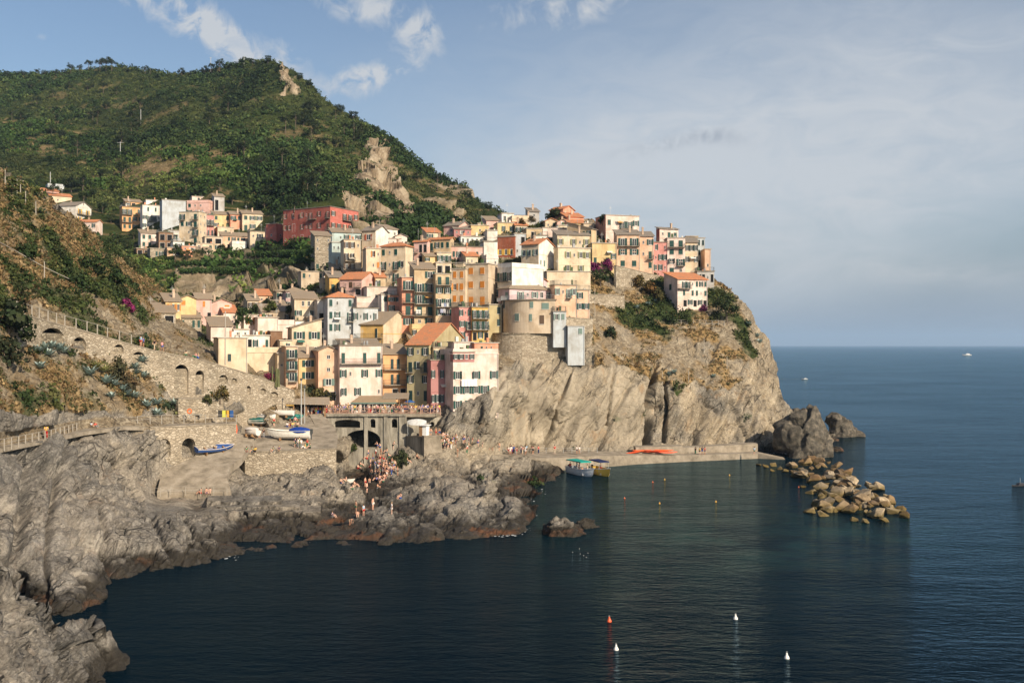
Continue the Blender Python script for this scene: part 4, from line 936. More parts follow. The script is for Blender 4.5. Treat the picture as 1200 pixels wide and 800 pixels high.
def house(uL,uC,uR,vT,vB,phi,roof,wc,sh,left,right,label,dep=None,D=None,dD=0,base=3.0,cat='house',ridge=None,lc=None,top=None,chim=None,name='house',wallmat=None,ov=.35,rc_=None):
    hcount[0]+=1; r=random.Random(hcount[0]*13+5)
    if D and D>=300: D=float(hillD(uC,vB)[0])-1.5; base=max(base,7)
    D=(D if D else float(landD(uC,vB)[0]))+dD
    s=(uC-600)/F; ph=R(phi)-math.atan(s); tx,ty=math.cos(ph),math.sin(ph)
    def solve(u,dx,dy): 
        k=(u-600)/F; den=dx-k*dy
        return D*(k-s)/den
    wr=solve(uR,tx,ty) if uR>uC else 6.0
    wl=solve(uL,-ty,tx) if uL<uC else (dep or 6.5)
    if dep and uL<uC: wl=dep
    wr=min(max(wr,1.5),60); wl=min(max(wl,1.5),60)
    zt=H-(vT-HV)/F*D; zb=H-(vB-HV)/F*D; h=zt-zb
    root=thing(name,label,cat,(s*D,D,zb),ph); HOUSES.append(root)
    color=(*WC[wc],1)
    # body
    b=MB(); z0=-base; Hh=h; pk=None; rc=RC.get(roof[-1],(.4,.36,.3)); kind=roof[:-1] if roof[-1] in 'TGgS' else roof
    slope=.42
    if kind=='gr': rh=wr/2*slope; b.add([(0,0,z0),(wr,0,z0),(wr,wl,z0),(0,wl,z0),(0,0,h),(wr,0,h),(wr,wl,h),(0,wl,h),(wr/2,0,h+rh),(wr/2,wl,h+rh)],[(0,1,5,8,4),(3,7,9,6,2),(0,4,7,3),(1,2,6,5),(4,8,9,7),(5,6,9,8),(0,3,2,1)])
    elif kind=='gl': rh=wl/2*slope; b.add([(0,0,z0),(wr,0,z0),(wr,wl,z0),(0,wl,z0),(0,0,h),(wr,0,h),(wr,wl,h),(0,wl,h),(0,wl/2,h+rh),(wr,wl/2,h+rh)],[(0,1,5,4),(1,2,6,9,5),(3,7,6,2),(3,0,4,8,7),(4,5,9,8),(8,9,6,7),(0,3,2,1)])
    elif kind=='s': rh=min(wl*.3,2.2); b.add([(0,0,z0),(wr,0,z0),(wr,wl,z0),(0,wl,z0),(0,0,h),(wr,0,h),(wr,wl,h+rh),(0,wl,h+rh)],[(0,3,2,1),(4,5,6,7),(0,1,5,4),(1,2,6,5),(2,3,7,6),(3,0,4,7)])
    elif kind=='sx': rh=min(wr*.3,2.2); b.add([(0,0,z0),(wr,0,z0),(wr,wl,z0),(0,wl,z0),(0,0,h),(wr,0,h+rh),(wr,wl,h+rh),(0,wl,h)],[(0,3,2,1),(4,5,6,7),(0,1,5,4),(1,2,6,5),(2,3,7,6),(3,0,4,7)])
    else: b.box(0,wr,0,wl,z0,h)
    wm=wallmat or (MT['stone2'] if wc=='stonew' else MT['plaster']); wo=b.build('wall',wm,root); wo.color=color
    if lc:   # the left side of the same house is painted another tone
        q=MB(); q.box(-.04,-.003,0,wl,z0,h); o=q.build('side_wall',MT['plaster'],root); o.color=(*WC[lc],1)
    if rc_:  # paler sheet over the gable: its sunlit brightness is put into the colour
        q=MB(); zz=h
        if kind=='gr': q.add([(0,-.03,z0),(wr,-.03,z0),(wr,-.03,h),(wr/2,-.03,h+rh),(0,-.03,h),(0,-.003,z0),(wr,-.003,z0),(wr,-.003,h),(wr/2,-.003,h+rh),(0,-.003,h)],[(0,1,2,3,4),(9,8,7,6,5),(0,4,9,5),(1,6,7,2),(2,7,8,3),(3,8,9,4)])
        else: q.box(0,wr,-.03,-.003,z0,h)
        o=q.build('sunlit_gable_tone',MT['plaster'],root); o.color=(*WC[rc_],1)
    o_=ov; q=MB()
    if kind=='gr':
        for sx in (-1,1):
            xe=-o_ if sx<0 else wr+o_; ze=h-o_*slope*1.0+.22; xm=wr/2; zm=h+rh+.22
            tiled(q,[(xe,-o_,ze),(xm,-o_,zm),(xm,wl+o_,zm),(xe,wl+o_,ze)] if sx<0 else [(xm,-o_,zm),(xe,-o_,ze),(xe,wl+o_,ze),(xm,wl+o_,zm)])
    elif kind=='gl':
        for sy in (-1,1):
            ye=-o_ if sy<0 else wl+o_; ze=h-o_*slope+.22; ym=wl/2; zm=h+rh+.22
            tiled(q,[(-o_,ye,ze),(wr+o_,ye,ze),(wr+o_,ym,zm),(-o_,ym,zm)] if sy<0 else [(-o_,ym,zm),(wr+o_,ym,zm),(wr+o_,ye,ze),(-o_,ye,ze)])
    elif kind=='h':
        m=min(wl,wr)/2; rh=m*slope; A=[(-o_,-o_,h+.12),(wr+o_,-o_,h+.12),(wr+o_,wl+o_,h+.12),(-o_,wl+o_,h+.12)]
        if wr>wl: P,Q=(m,wl/2,h+rh+.25),(wr-m,wl/2,h+rh+.25); fs=[[A[0],A[1],Q,P],[A[1],A[2],Q],[A[2],A[3],P,Q],[A[3],A[0],P]]
        else: P,Q=(wr/2,m,h+rh+.25),(wr/2,wl-m,h+rh+.25); fs=[[A[0],A[1],P],[A[1],A[2],Q,P],[A[2],A[3],Q],[A[3],A[0],P,Q]]
        for f in fs: tiled(q,f,.14)
        q.box(-o_,wr+o_,-o_,wl+o_,h-.06,h-.03)
    elif kind=='s': tiled(q,[(-o_,-o_,h-o_*.3+.2),(wr+o_,-o_,h-o_*.3+.2),(wr+o_,wl+o_,h+rh+.25),(-o_,wl+o_,h+rh+.25)])
    elif kind=='sx': tiled(q,[(-o_,-o_,h-o_*.3+.2),(wr+o_,-o_,h+rh+.25),(wr+o_,wl+o_,h+rh+.25),(-o_,wl+o_,h-o_*.3+.2)])
    elif kind=='p':   # parapet round a roof terrace
        t=.22; a=.9
        q.box(-.12,wr+.12,-.12,wl+.12,h-.02-.16,h+.0); q.box(0,wr,0,t,h,h+a); q.box(0,wr,wl-t,wl,h,h+a); q.box(0,t,t,wl-t,h,h+a); q.box(wr-t,wr,t,wl-t,h,h+a)
    elif kind=='t':   # terrace with iron railing
        q.box(-.2,wr+.2,-.2,wl+.2,h,h+.16)
    else: q.box(-.2,wr+.2,-.2,wl+.2,h,h+.18)
    ro=q.build('roof',MT['tile'] if roof[-1] in 'TGgS' else (MT['plaster'] if kind in 'pf' else MT['concrete']),root); ro.color=(*rc,1) if roof[-1] in 'TGgS' else (color if kind=='p' else (.5,.45,.38,1))
    if kind=='t':
        for L_,M_ in ((wr,Matrix.Translation((0,.97,h+.16))),(wl,Matrix.Translation((.97,wl,h+.16))@Matrix.Rotation(R(-90),4,'Z'))):
            o=rail_mesh(L_,.97).build('railing',MT['iron'],root); o.matrix_local=M_
    nch=chim if chim is not None else (1 if (roof[-1] in 'TGgS' and r.random()<.6) else 0)
    for i in range(nch):
        cx=wr*r.uniform(.25,.75); cy=wl*r.uniform(.3,.7); cb=MB(); zt_=h+ (rh*.6 if kind in('gr','gl','h','s','sx') else .1)
        cb.box(cx-.25,cx+.25,cy-.25,cy+.25,zt_-.5,zt_+1.3); cb.box(cx-.34,cx+.34,cy-.34,cy+.34,zt_+1.3,zt_+1.42); cb.box(cx-.2,cx+.2,cy-.2,cy+.2,zt_+1.42,zt_+1.62)
        o=cb.build('chimney',MT['plaster'],ro); o.color=(.55,.42,.32,1)
    if r.random()<.35:
        cx=wr*r.uniform(.2,.8); cy=wl*r.uniform(.2,.8); a=MB(); z_=h; a.box(cx-.02,cx+.02,cy-.02,cy+.02,z_,z_+2.8+slope*2)
        for k in range(5): a.box(cx-.5+.05*k,cx+.5-.05*k,cy-.01+k*.0,cy+.01,z_+2.9+k*.12-.2,z_+2.92+k*.12-.2)
        a.build('antenna',MT['steel'],ro)
    ztop=h-.15
    if right: face(root,wr,0,ztop,right,SH[sh],Matrix.Identity(4),r)
    if left:
        M=Matrix.Translation((0,wl,0))@Matrix.Rotation(R(-90),4,'Z')
        face(root,wl,0,ztop,left,SH[sh],M,r)
    # rain pipe
    for i in range(r.randint(0,4) if kind in 'pft' and wr>2.5 else 0):       # pots, boxes and plants on flat roofs
        cx=r.uniform(.5,wr-.5); cy=r.uniform(.4,min(wl-.4,2.5)); k=MB(); a=r.uniform(.15,.3); hh=r.uniform(.4,1.3)
        k.box(cx-a,cx+a,cy-a,cy+a,h+.1,h+.1+hh); o=k.build('roof_box',MT['paint'],ro); o.color=(*r.choice([(.5,.2,.1),(.6,.58,.52),(.05,.09,.03),(.05,.09,.03),(.3,.3,.3)]),1)
    if h>5.5 and wr>4 and r.random()<.5:
        k=MB(); zc=h*r.choice([.36,.5,.66]); k.box(-.03,wr+.03,-.07,0,zc,zc+.14); o=k.build('string_course',MT['plaster'],root); o.color=tuple(min(1,x*1.12) for x in color[:3])+(1,)
    if wr>3 and h>4 and wc!='skyblue' and r.random()<.3 and right.strip('./'):
        k=MB(); x=wr*r.uniform(.15,.6); z=h*r.uniform(.45,.8); k.add([(x,0,z),(x+1.5,0,z),(x+1.5,-1,z-.45),(x,-1,z-.45),(x,0,z-.06),(x+1.5,0,z-.06),(x+1.5,-1,z-.5),(x,-1,z-.5)],[(0,3,2,1),(4,5,6,7),(0,1,5,4),(1,2,6,5),(2,3,7,6),(3,0,4,7)])
        o=k.build('awning',MT['cloth'],root); o.color=(*r.choice([(.6,.55,.45),(.05,.15,.12),(.55,.3,.1),(.65,.63,.6)]),1)
    if h>5 and r.random()<.8:
        p=MB(); p.tube((wr-.15,-.08,z0),(wr-.15,-.08,h-.05),.05,n=5); p.build('downpipe',MT['steel'],root)
    return root,wr,wl,h
FR=6
X=house
# --- front row on the harbour square
X(398,398,448,405,470,12,'t','pinkw','g','','b__b_b/w..w.w/w.....','broad pale pink house with long balconies behind the restaurant canopy',dep=7,D=197.5)
X(400,400,446,406.5,419,10,'sG','pinkw','k','','.c..c.c','top storey of the broad pale pink house set back behind its long balcony',D=199.5,dep=5,base=.5,name='penthouse')
X(373,373,397,411,471,8,'grG','peach','k','','s/s/w/a','narrow peach gabled house left of the broad pale pink house',D=198,dep=9)
X(350,350,372,419,462,8,'sG','yellow','g','','w/w/.','narrow cream and blue house with green shutters left of the peach gable',D=201)
X(335,335,349,406,461,8,'f','peach','g','','D/D/D/.','slim orange building with three little balconies at the end of the arcaded wall',D=196)
X(325,325,335,414,443,8,'f','cream','g','','./s/.','blank cream annex left of the slim orange building',D=198)
X(342,342,377,384,420,8,'sxG','cream','g','','ww/w.','cream house with two pairs of green shutters above the narrow yellow one',dD=-3)
X(449,449,477,415,470,10,'sG','orange','d','','_bb_/_bb_/.aa','ochre house with dark doors and shared balconies between the pink and olive houses',D=203)
X(477,503,549,404,470,66,'grT','olive','d','w.w/b.b/w.w/d.d','.../.w./.../...','tall olive green house with bright orange tiled roof above the square',D=200,dep=None)
X(505,505,531,422,480,14,'t','plum','d','','w.w.w/www.w','dark rose house in shade with planted terraces right of the olive house',D=197)
X(531,531,584,414,484,22,'p','pinkw','g','','...../w.w../ww.../.c...','large white pink house built against the cliff at the right end of the square',D=194,dep=8,base=1.2)
X(531,531,556,412.5,424,22,'f','plum','d','','wwow','recessed loggia storey with dark windows on the white pink cliff house',D=193.9,dep=1.2,base=0,name='loggia')
X(556,556,584,402,414,20,'f','salmon','g','','.d...','salmon roof room behind the terrace of the white pink cliff house',D=199,dep=4,base=1,name='roof_room')
X(532,532,554,401,413,18,'f','pinkw','g','','...','pale blank roof room with fence posts above the dark loggia',D=199,dep=4,base=1,name='roof_room')
# --- second row
X(413,449,482,380,413,62,'grG','ochre','d','_b___b_/.....w.','....','yellow ochre house with one long balcony and a blank cream gable',D=221,base=3.5,rc_='cream')
X(401,401,414,384,400,8,'sG','pink','d','','d','small pink house squeezed left of the yellow ochre house',dD=-2)
X(384,384,414,348,392,8,'hT','bluegrey','g','','c..c/c..D/c...','pale grey house under a broad orange hipped roof',dD=-6,dep=8)
X(414,414,443,361,380,10,'t','bluegrey','g','','w.w.h','lower grey wing with roof terrace joined to the orange hipped roof house',D=float(landD(400,392)[0])-6,base=8)
X(418,418,444,348,361,20,'f','pinkw','g','','...','blank low cream room behind the terrace of the grey house',dD=-2,name='roof_room')
X(384,384,388,391,400,8,'f','white','g','','','narrow white strip of garden house under the grey house')
X(372,372,384,352,388,8,'f','white','g','','./a/c','weathered white house with a dark balcony left of the grey house',dD=-1)
X(345,345,372,350,384,8,'sG','cream','g','','.ooo/w.w/...','cream house with yellow top floor and red flower boxes left of the weathered white one')
X(335,335,357,341,362,8,'hG','lilac','d','','www/w.s','lilac pink house with small dark windows at the upper left of the cluster',dD=2)
X(324,324,335,341,360,8,'hG','cream','g','','w/w','narrow cream house with grey roof touching the lilac pink house',dD=2)
X(398,424,443,327,346,64,'grT','pink','b','_d_/a_a','...','pink house with orange roof and dark balcony in the middle of the village',dD=-3)
X(424,424,433,315,323,20,'f','salmon','b','','.','small salmon roof room on the hill behind the pink house',name='roof_room',dD=4)
X(430,430,465,336,356,10,'f','pinkw','g','','..c.s','low pale pink block right of the pink gabled house',dD=-3)
X(447,447,458,345,368,10,'f','white','g','','c/.','small white house wedged between pale pink block and salmon house',dD=-3)
X(386,386,403,325,344,10,'sS','ochre','g','','b.','ochre house in the shade of a slate roof below the tan tower',dD=-2)
X(353,353,379,318,339,8,'f','beige','g','','c..c/..s','beige low block with green windows at the top left of the spur',dD=-1)
X(378,378,390,326,339,8,'f','beige','d','','s.s','small beige annex under the stone tower house',dD=-2)
# --- the spine of tall houses
X(369,369,388,276,318,8,'sG','stonew','g','','s.s/s.s/.../c.c','bare rubble stone tower house with plastered foot at the left of the spine',dep=9,wallmat=None)
X(389,389,404,284,321,8,'f','pale','g','','sss/.s./.s.','pale sea green narrow tower house next to the stone one')
X(389,389,423,272,284,8,'sG','pale','g','','.s.s.','upper pale green storey set back above the sea green tower',dD=3)
X(403,403,423,281,319,8,'f','cream','b','','..s/BB./DD.','cream balcony house with brown shutters right of the sea green tower',dD=-2)
X(424,440,455,270,315,60,'grS','beige','r','w/w/w','./.','tall beige house with rust red shutters and white gable',dD=0,rc_='white')
X(429,429,446,291,331,8,'f','cream','o','','.w./..c/...','cream house in half shade with one orange shutter below the red shuttered house',dD=-3)
X(446,475,484,288,331,63,'hT','cream','g','c.c./D.D./D.D.','..','broad cream house with low orange hipped roof and four balconied windows',dD=-2)
X(440,440,470,279,289,8,'f','pinkw','n','','s.s.s','low white and pink house behind the cream hipped roof house',dD=3)
X(463,463,477,277,286,8,'grS','pinkw','n','','..','tiny pale pink gable peeping above the low white house',dD=5)
X(485,501,503,283,310,66,'grT','pink','b','_AA/_AA','.','shadowed brownish house with timber balconies under an orange roof',dD=-1)
X(503,528,532,280,308,66,'grT','tan','g','b.cc/.cc.','.','tan yellow house with green shutters and orange roof beside the brown balconies')
X(471,471,485.5,325,385,10,'f','salmon','g','','D/b/b/w','slim salmon pink tower house with a balcony on every floor',dD=-2)
X(455,455,471,346,374,10,'t','salmon','g','','ww/D_/','short salmon house with stepped terraces left of the slim salmon tower',dD=-2)
X(485.5,485.5,510,315,384,10,'sG','tan','g','','.w/DD/DD/bb/s.','tall tan yellow house with three rows of green shuttered balconies',dD=-2)
X(510.5,510.5,529,321,386,10,'f','tan','g','','bb/ww/DD/ww/s.','tall narrow yellow house with a laundry hung balcony',dD=-2)
X(511,511,529,308,321,10,'f','cream','d','','aa','open roof loggia with dark awning topping the tall narrow yellow house',dD=-1,name='roof_loggia',base=1)
X(529,545.3,547,315,358,68,'f','beige','o','cc/wc/cc','.','narrow beige house with small orange shutters left of the broad beige one',dD=-2)
X(531,543,545,308,316,62,'f','cream','o','','','cream parapet room on the narrow beige house with orange shutters',dD=1,name='roof_room')
X(545.5,572,584,309,358,66,'f','beige','o','cc/cc/dd','./.','broad beige house with bright orange shutters and lit cream side',dD=-2)
X(538,538,553,360,400,16,'t','rose','g','','w.w/wD/w.','red pink house deep in the shaded gap left of the bastion',dD=-3)
X(553,553,573,360,400,16,'t','ochre','g','','DDD/DDD/a.a','ochre house with green balconies in the shaded gap left of the bastion',dD=-3)
X(573,573,588,357,400,16,'f','olive','d','','.c/.c/..','dark house at the bottom of the shaded gap beside the round house',dD=1)
X(572,572,588,328,358,16,'f','grey','d','','cc/cc','shaded grey green house between the beige side wall and the white terrace house',dD=2)
# --- upper middle
X(529,529,567.5,289,306,10,'t','pink','g','','c.c..c.','long salmon pink house with roof terrace above the beige orange shuttered ones',dD=-1)
X(540,540,567,277,288,10,'f','white','n','','ooooo','white glazed roof veranda above the long salmon pink house',name='veranda',dD=1)
X(520,538,551,264,276,60,'grS','pink','d','s','.','small salmon house at the crest where the spine meets the mountain',dD=0)
X(532,532,552,268,277,8,'sS','plum','n','','s.s','low plum coloured house with small white windows on the crest',dD=-1)
X(552,552,573,264,276,8,'f','yellow','n','','.s.','low yellow house with flat roof on the crest',dD=0)
X(567,567,583,283,302,10,'t','white','n','','..../....','white terraced block left of the brick red house',dD=-1)
X(571,571,583,270,283,10,'f','white','n','','..','upper white block with stairs left of the brick red house')
X(583,603,604,277,302,70,'f','brick','y','.../www','.','brick red house with yellow shutters thrown open',dD=-1)
X(603,603,616,274,301,14,'f','skyblue','d','','.a/.s','pale blue grey house right of the brick red house',dD=-1)
X(583,583,602,261,275,10,'f','yellow','g','','.w.w','yellow house with green shutters below the white pergola',dD=0)
X(600,600,620,256,270,12,'p','cream','n','','...','blank cream terrace block right of the yellow house with pergola',dD=1)
X(610,610,627,257,269,10,'sS','grey','g','','.c.','flat grey house with a wide green shutter near the crest',dD=2)
X(617,617,636,268,283,12,'f','tan','d','','.a.c','tan house with a dark loggia opening below the flat grey house',dD=0)
X(636,636,666,267,281,12,'f','pinkw','n','','....','long plain pinkish terrace wall house under the crest',dD=0)
X(639,639,653,259,269,12,'grT','cream','g','','.c','small cream gabled house with one green shutter near the crest',dD=1)
X(653,653,666,260,270,12,'grG','pink','b','','.s','little rose gable beside the small cream gabled house',dD=1)
X(644,660,673,245,258,52,'grT','salmon','d','..','www','lone salmon house with white chimneys standing highest above the village',dD=2,chim=2)
X(664,664,684,254,264,16,'sT','salmon','n','','..','low orange roofed house just below the lone salmon house',dD=1)
X(666,666,687,261,270,16,'sT','yellow','n','','..','low yellow house under the low orange roofed one',dD=0)
X(664.5,693,699,268,292,64,'sS','tan','g','c..c./...c.','.','sand coloured house with green shutters right of the pale veranda house',dD=-1)
X(653,653,691,275,291,12,'sS','cream','l','','w.w.w','pale house with olive shutters and a roofed terrace above the big cream house',dD=-2)
X(611,631,649,286,322,60,'grT','beige','k','www/...','.s','house with a bright white gable and grey green side windows',dD=-1,rc_='white')
X(649,654,692,290,322,20,'f','cream','l','','.w.w./.w.w.','big cream house with olive shutters in the heart of the upper village',dD=-2)
X(641,641,692,318,336,12,'f','cream','n','','......','wide blank cream block beneath the big cream house',dD=-2)
X(583,600,637,312,348,42,'p','white','g','DD/DD','..s','white cube house with terraces and balconies on its left side',dD=-3)
X(600,612,641,328,346,45,'grT','lilac','k','a','.OO','pink attic with two large blue windows under an orange edged gable',dD=-3,name='attic')
X(584,597,647,338,352,36,'hG','lilac','k','.d','.D..o.','lilac pink pavilion with white loungers on the round house terrace',dD=-4,base=.5,name='pavilion')
X(644,650,676,334,365,20,'t','peach','k','','..D./....','peach house with one balcony right of the lilac pavilion',dD=-3)
X(676,676,691,340,366,12,'t','peach','g','','w./w.','narrow peach house with green shutters at the edge of the rubble wall',dD=-3)
X(648.5,648.5,663.5,365,391,12,'t','skyblue','k','','.c/..','narrow white house with one grey shutter right of the round house',D=219.5)
X(665.5,665.5,685,382,420,14,'f','skyblue','k','','.c/../..','tall blank blue white tower standing on the cliff edge',D=219,base=1.5)
# --- cape row
X(694,694,722.5,285,311,10,'f','yellow','g','','d.d.','bright yellow house with a white balcony slab above the bougainvillea',dD=-1)
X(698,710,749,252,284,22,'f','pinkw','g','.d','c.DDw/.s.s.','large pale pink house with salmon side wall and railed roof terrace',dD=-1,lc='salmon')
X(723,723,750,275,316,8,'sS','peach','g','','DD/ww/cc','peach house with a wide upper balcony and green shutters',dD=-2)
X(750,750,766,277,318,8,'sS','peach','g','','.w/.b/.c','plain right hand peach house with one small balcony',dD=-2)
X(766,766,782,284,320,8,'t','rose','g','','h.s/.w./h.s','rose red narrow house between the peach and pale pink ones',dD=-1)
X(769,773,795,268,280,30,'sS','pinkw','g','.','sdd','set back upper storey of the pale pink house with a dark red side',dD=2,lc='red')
X(782,782,803,279,323,8,'f','pinkw','g','','bb/cc/wD/c.','pale pink tall house with balconies near the end of the cape',dD=-2)
X(803,803,818,284,324,8,'sS','cream','d','','w.w/w.w/...','cream yellow tall house near the end of the cape',dD=-1)
X(804,804,818,277,285,8,'f','tan','d','','..','small ochre roof block on the cream yellow house',name='roof_room',dD=1)
X(817,817,826,279,314,10,'f','skyblue','d','','cc/cc/aD','pale blue house with dark shutters next to the last house of the cape',dD=-1)
X(826,826,833,292,330,10,'f','peach','d','','./s/.','last peach house at the tip of the cape',dD=0)
X(817,817,837,318,332,10,'t','grey','d','','.a.a','grey concrete deck on pillars under the last cape houses',dD=-3,name='deck_building',cat='building')
X(778,794,829,327,360,30,'sT','pinkw','g','c/d','_DD.c.c/.c.cc.c/.a.a.a','white and pink house with a red tiled roof alone on the cape slope',dD=-2)
# --- left cluster under the stairs
X(256,256,290,396,428,8,'f','cream','d','','..../.c..','cream house with one large dark window at the foot of the flagpole',dD=0)
X(289,289,335,412,440,8,'p','cream','d','','.......','long blank cream wall house with flowers along its foot',D=199)
X(268,268,289,411,431,8,'f','cream','g','','.dc','recessed grey porch with green door between the cream houses',D=203,dep=4)
X(276,276,316,393,412,8,'f','white','g','','.ca..c','upper white block with a dark doorway behind the long cream wall',D=208)
X(317,317,331,388,407,8,'f','brown','b','','.','brown tin shed house between white blocks',D=211,name='shed',cat='shed')
X(328,328,342,399,414,8,'f','cream','g','','.h','small sand coloured block right of the brown shed',D=208)
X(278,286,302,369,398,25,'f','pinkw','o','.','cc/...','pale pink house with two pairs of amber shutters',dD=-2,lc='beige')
X(302,302,326,372,400,10,'f','pinkw','o','','../.s','pinkish wing with planters right of the amber shuttered house',dD=-2)
X(307,307,346,365,380,8,'sG','beige','b','','w...ww','low beige house with brown shutters behind the planters',dD=-1)
X(300,300,345,379,392,8,'p','pinkw','n','','....','long pale terrace parapet in front of the low beige house',dD=-2)
X(270,270,302,380,398,8,'p','pinkw','o','','.s.s','low pinkish terrace left of the amber shuttered house',dD=-1)
X(247,247,272,382,402,8,'sG','pinkw','n','','...','low pale house with a long brown roof beside the flagpole',dD=-1)
X(240,240,262,374,384,8,'p','cream','n','','...','cream terrace with red coping below the pink gabled cottage',dD=2)
X(248,248,272,355,375,8,'grG','pink','o','','.c/.w','pink gabled cottage with orange shutters at the head of the stairs',dD=-1.5)
X(230,230,248,350,376,8,'glG','pink','o','','.c./a.a','flat fronted pink house joined to the left of the pink gabled cottage',dD=-1.5)
X(210,210,230,350,370,8,'grG','yellow','o','','c./..','yellow gabled cottage with an orange door left of the pink house',dD=-1.5)
X(194,194,212,353,368,8,'sG','yellow','o','','cww','low yellow cottage with pale awning, leftmost of the cottages by the stairs',dD=-1.5)
X(205,205,236,372,388,8,'sG','stonew','g','','.c.cc','low stone building with green shutters and flower boxes beside the stairs',D=215,dep=10)
X(175,175,206,366,380,8,'sG','stonew','d','','AA','open stone shelter with red flowers under the long tiled roof',D=205,dep=8)
# --- upper village in the valley
X(143,143,167,242,270,8,'t','orange','g','','DD.w/bb.c/cc.c','orange house with balconies at the left end of the upper village',D=400)
X(147,147,166,236,242,8,'sG','orange','g','','.a.','set back top storey of the orange upper village house',D=403,name='penthouse')
X(167,167,189,240,269,8,'f','white','g','','.c.c./.DD./.s.s.','white house with two balconies right of the orange upper village house',D=399)
X(171,171,189,234,240,8,'f','white','n','','.o.','small roof room on the white upper village house',D=403,name='roof_room')
X(190,190,218,234,270,8,'f','skyblue','n','','','building wrapped in white scaffolding sheets in the upper village',D=397,name='scaffolded_building',cat='building')
X(219,245,251,237,252,66,'p','pink','g','c.s./..s.','s','pink house with green shutters right of the white sheeted building',D=398,base=6)
X(225,225,246,230,238,8,'f','pinkw','d','','.c.c','pale top storey behind the parapet of the pink upper village house',D=404,name='penthouse')
X(251,251,263,230,248,8,'sG','grey','d','','a.','unfinished grey house at the right behind the pink upper village house',D=405)
X(210,233,242,248,286,60,'f','cream','g','D.b/c.b/..D/..b','ss/ss/ss/..','tall cream apartment house with green shutters in the middle of the upper village',D=385)
X(242,242,251,252,277,8,'t','rose','d','','DD/bb','narrow red balconied house right of the tall cream apartment house',D=388)
X(250,250,270,251,268,8,'sG','yellow','g','','c.c/w.c','yellow row house in the upper village',D=391)
X(270,270,284,251,269,8,'sG','salmon','g','','.c/..','salmon row house in the upper village',D=391)
X(284,284,308,250,270,8,'sG','cream','g','','cww/d.d','cream row house at the right end of the upper village row',D=390)
X(165,165,186,273,291,8,'sG','pinkw','g','','cc./cc.','white pink house with four green shutters below the orange house',D=383)
X(186,186,203,272,292,8,'t','brown','d','','AA/AA','jumble of dark covered terraces right of the white pink house',D=384,name='terrace_building')
X(198,198,210,270,285,8,'f','grey','g','','w','grey beige block left of the tall cream apartment house',D=388)
X(176,176,196,291,303,8,'f','stonew','g','','.c.c','stone cellar house with two green doors lowest at the left',D=378)
X(160,160,176,291,299,8,'f','brown','d','','AA','dark covered balcony house left of the stone cellar house',D=379)
X(196,196,204,290,300,8,'f','peach','d','','s','small peach house between stone cellar and white balcony house',D=377)
X(203,203,216,283,299,8,'t','white','g','','D/a','white house with a balcony left of the salmon cube house',D=378)
X(213,213,229,288,302,8,'f','salmon','n','','s./..','salmon cube house with one arched window at the valley bottom',D=374)
X(229,229,249,294,302,8,'sG','pinkw','d','','sd..','low white house right of the salmon cube house',D=373)
X(230,230,250,285,295,8,'f','cream','g','','o.c','cream house with glass door above the low white house',D=380)
X(240,240,261,277,294,8,'f','beige','g','','aa/.w','shaded beige terrace house in the middle of the valley',D=383)
X(255,255,274,266,278,8,'f','cream','g','','.c.','small cream house below the yellow row house',D=386)
X(260,260,293,276,292,8,'sG','peach','g','','.c.c.d/.aa...','peach house with wide porch at the right of the valley',D=381)
X(293,293,316,271,292,8,'t','cream','d','','.w./.c.','cream house with stepped balconies at the right end of the valley',D=375)
X(272,272,289,285,294,8,'p','white','n','','...','white walled terrace in front of the peach porch house',D=377)
# red palace
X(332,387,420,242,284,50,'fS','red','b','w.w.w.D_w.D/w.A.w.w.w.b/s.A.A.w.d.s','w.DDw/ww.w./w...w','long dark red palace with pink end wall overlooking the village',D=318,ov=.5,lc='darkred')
X(312,324,333,262,284,50,'f','red','b','s','s','small red annex at the left end of the long red palace',D=346)
X(318,318,333,264,285,20,'f','rose','n','','s.','rose annex with white window beside the long red palace',D=345)
# left outliers
X(56,56,75,217,224,8,'p','skyblue','g','','.ss','pale blue bungalow highest at the far left',D=440)
X(46,46,69,223,232,8,'sT','pink','n','','....','low pink house with a pinkish roof below the pale blue bungalow',D=432)
X(58,58,84,229,238,8,'sT','cream','d','','.s..','cream house with red roof edge at the far left',D=425)
X(66,89,107,241,260,55,'grS','white','y','.s.s./.....','DD/DD','white gabled house with amber shutters at the far left',D=405)
X(91,113,120,260,278,64,'grT','pinkw','g','ss../.ww.','./.','cream and pink house with red roof on the brow of the left hill',D=395)
X(352,352,369,351,358,8,'sG','ochre','g','','.s.s','ochre top floor with flower boxes on the cream house left of the grey one',dD=-1.5,name='top_floor')
X(483,483,500,384,396,10,'p','yellow','d','','.s.','low yellow terrace with dark awning between ochre and olive houses',dD=-2)
X(500,500,512,386,397,10,'f','tan','d','','a.','small tan doorway building behind the bright orange roof',dD=-2)
X(508,508,531,407,424,14,'t','cream','d','','wDw','cream storey with a planted balcony behind the dark rose house',D=200)
X(458,458,471,371,384,10,'t','salmon','g','','w/.','lowest salmon step with green railings above the ochre roof',dD=-2)
X(322,322,336,360,373,8,'sG','cream','g','','.w','small cream house above the low beige house with brown shutters',dD=0)
X(388,388,401,390,400,8,'sG','pinkw','d','','.s.','pale pink terrace house with a row of terracotta pots',dD=-2)
X(360,360,372,372,384,8,'f','beige','k','','w.','beige house end with pale railing above the cream house',dD=-1.5)
X(404,404,420,316,326,10,'sG','cream','b','','w.w','small cream house behind the salmon roof room',dD=2)
X(474,474,486,306,318,14,'f','brown','b','','AA','dark timber balcony room under the brownish balconied house',dD=-1)
X(560,560,570,262,268,10,'f','cream','n','','.','tiny cream roof block on the crest of the spine',dD=1,name='roof_room')
X(620,620,632,248,257,10,'sS','grey','d','','s','small grey house half hidden behind the crest bushes',dD=4)
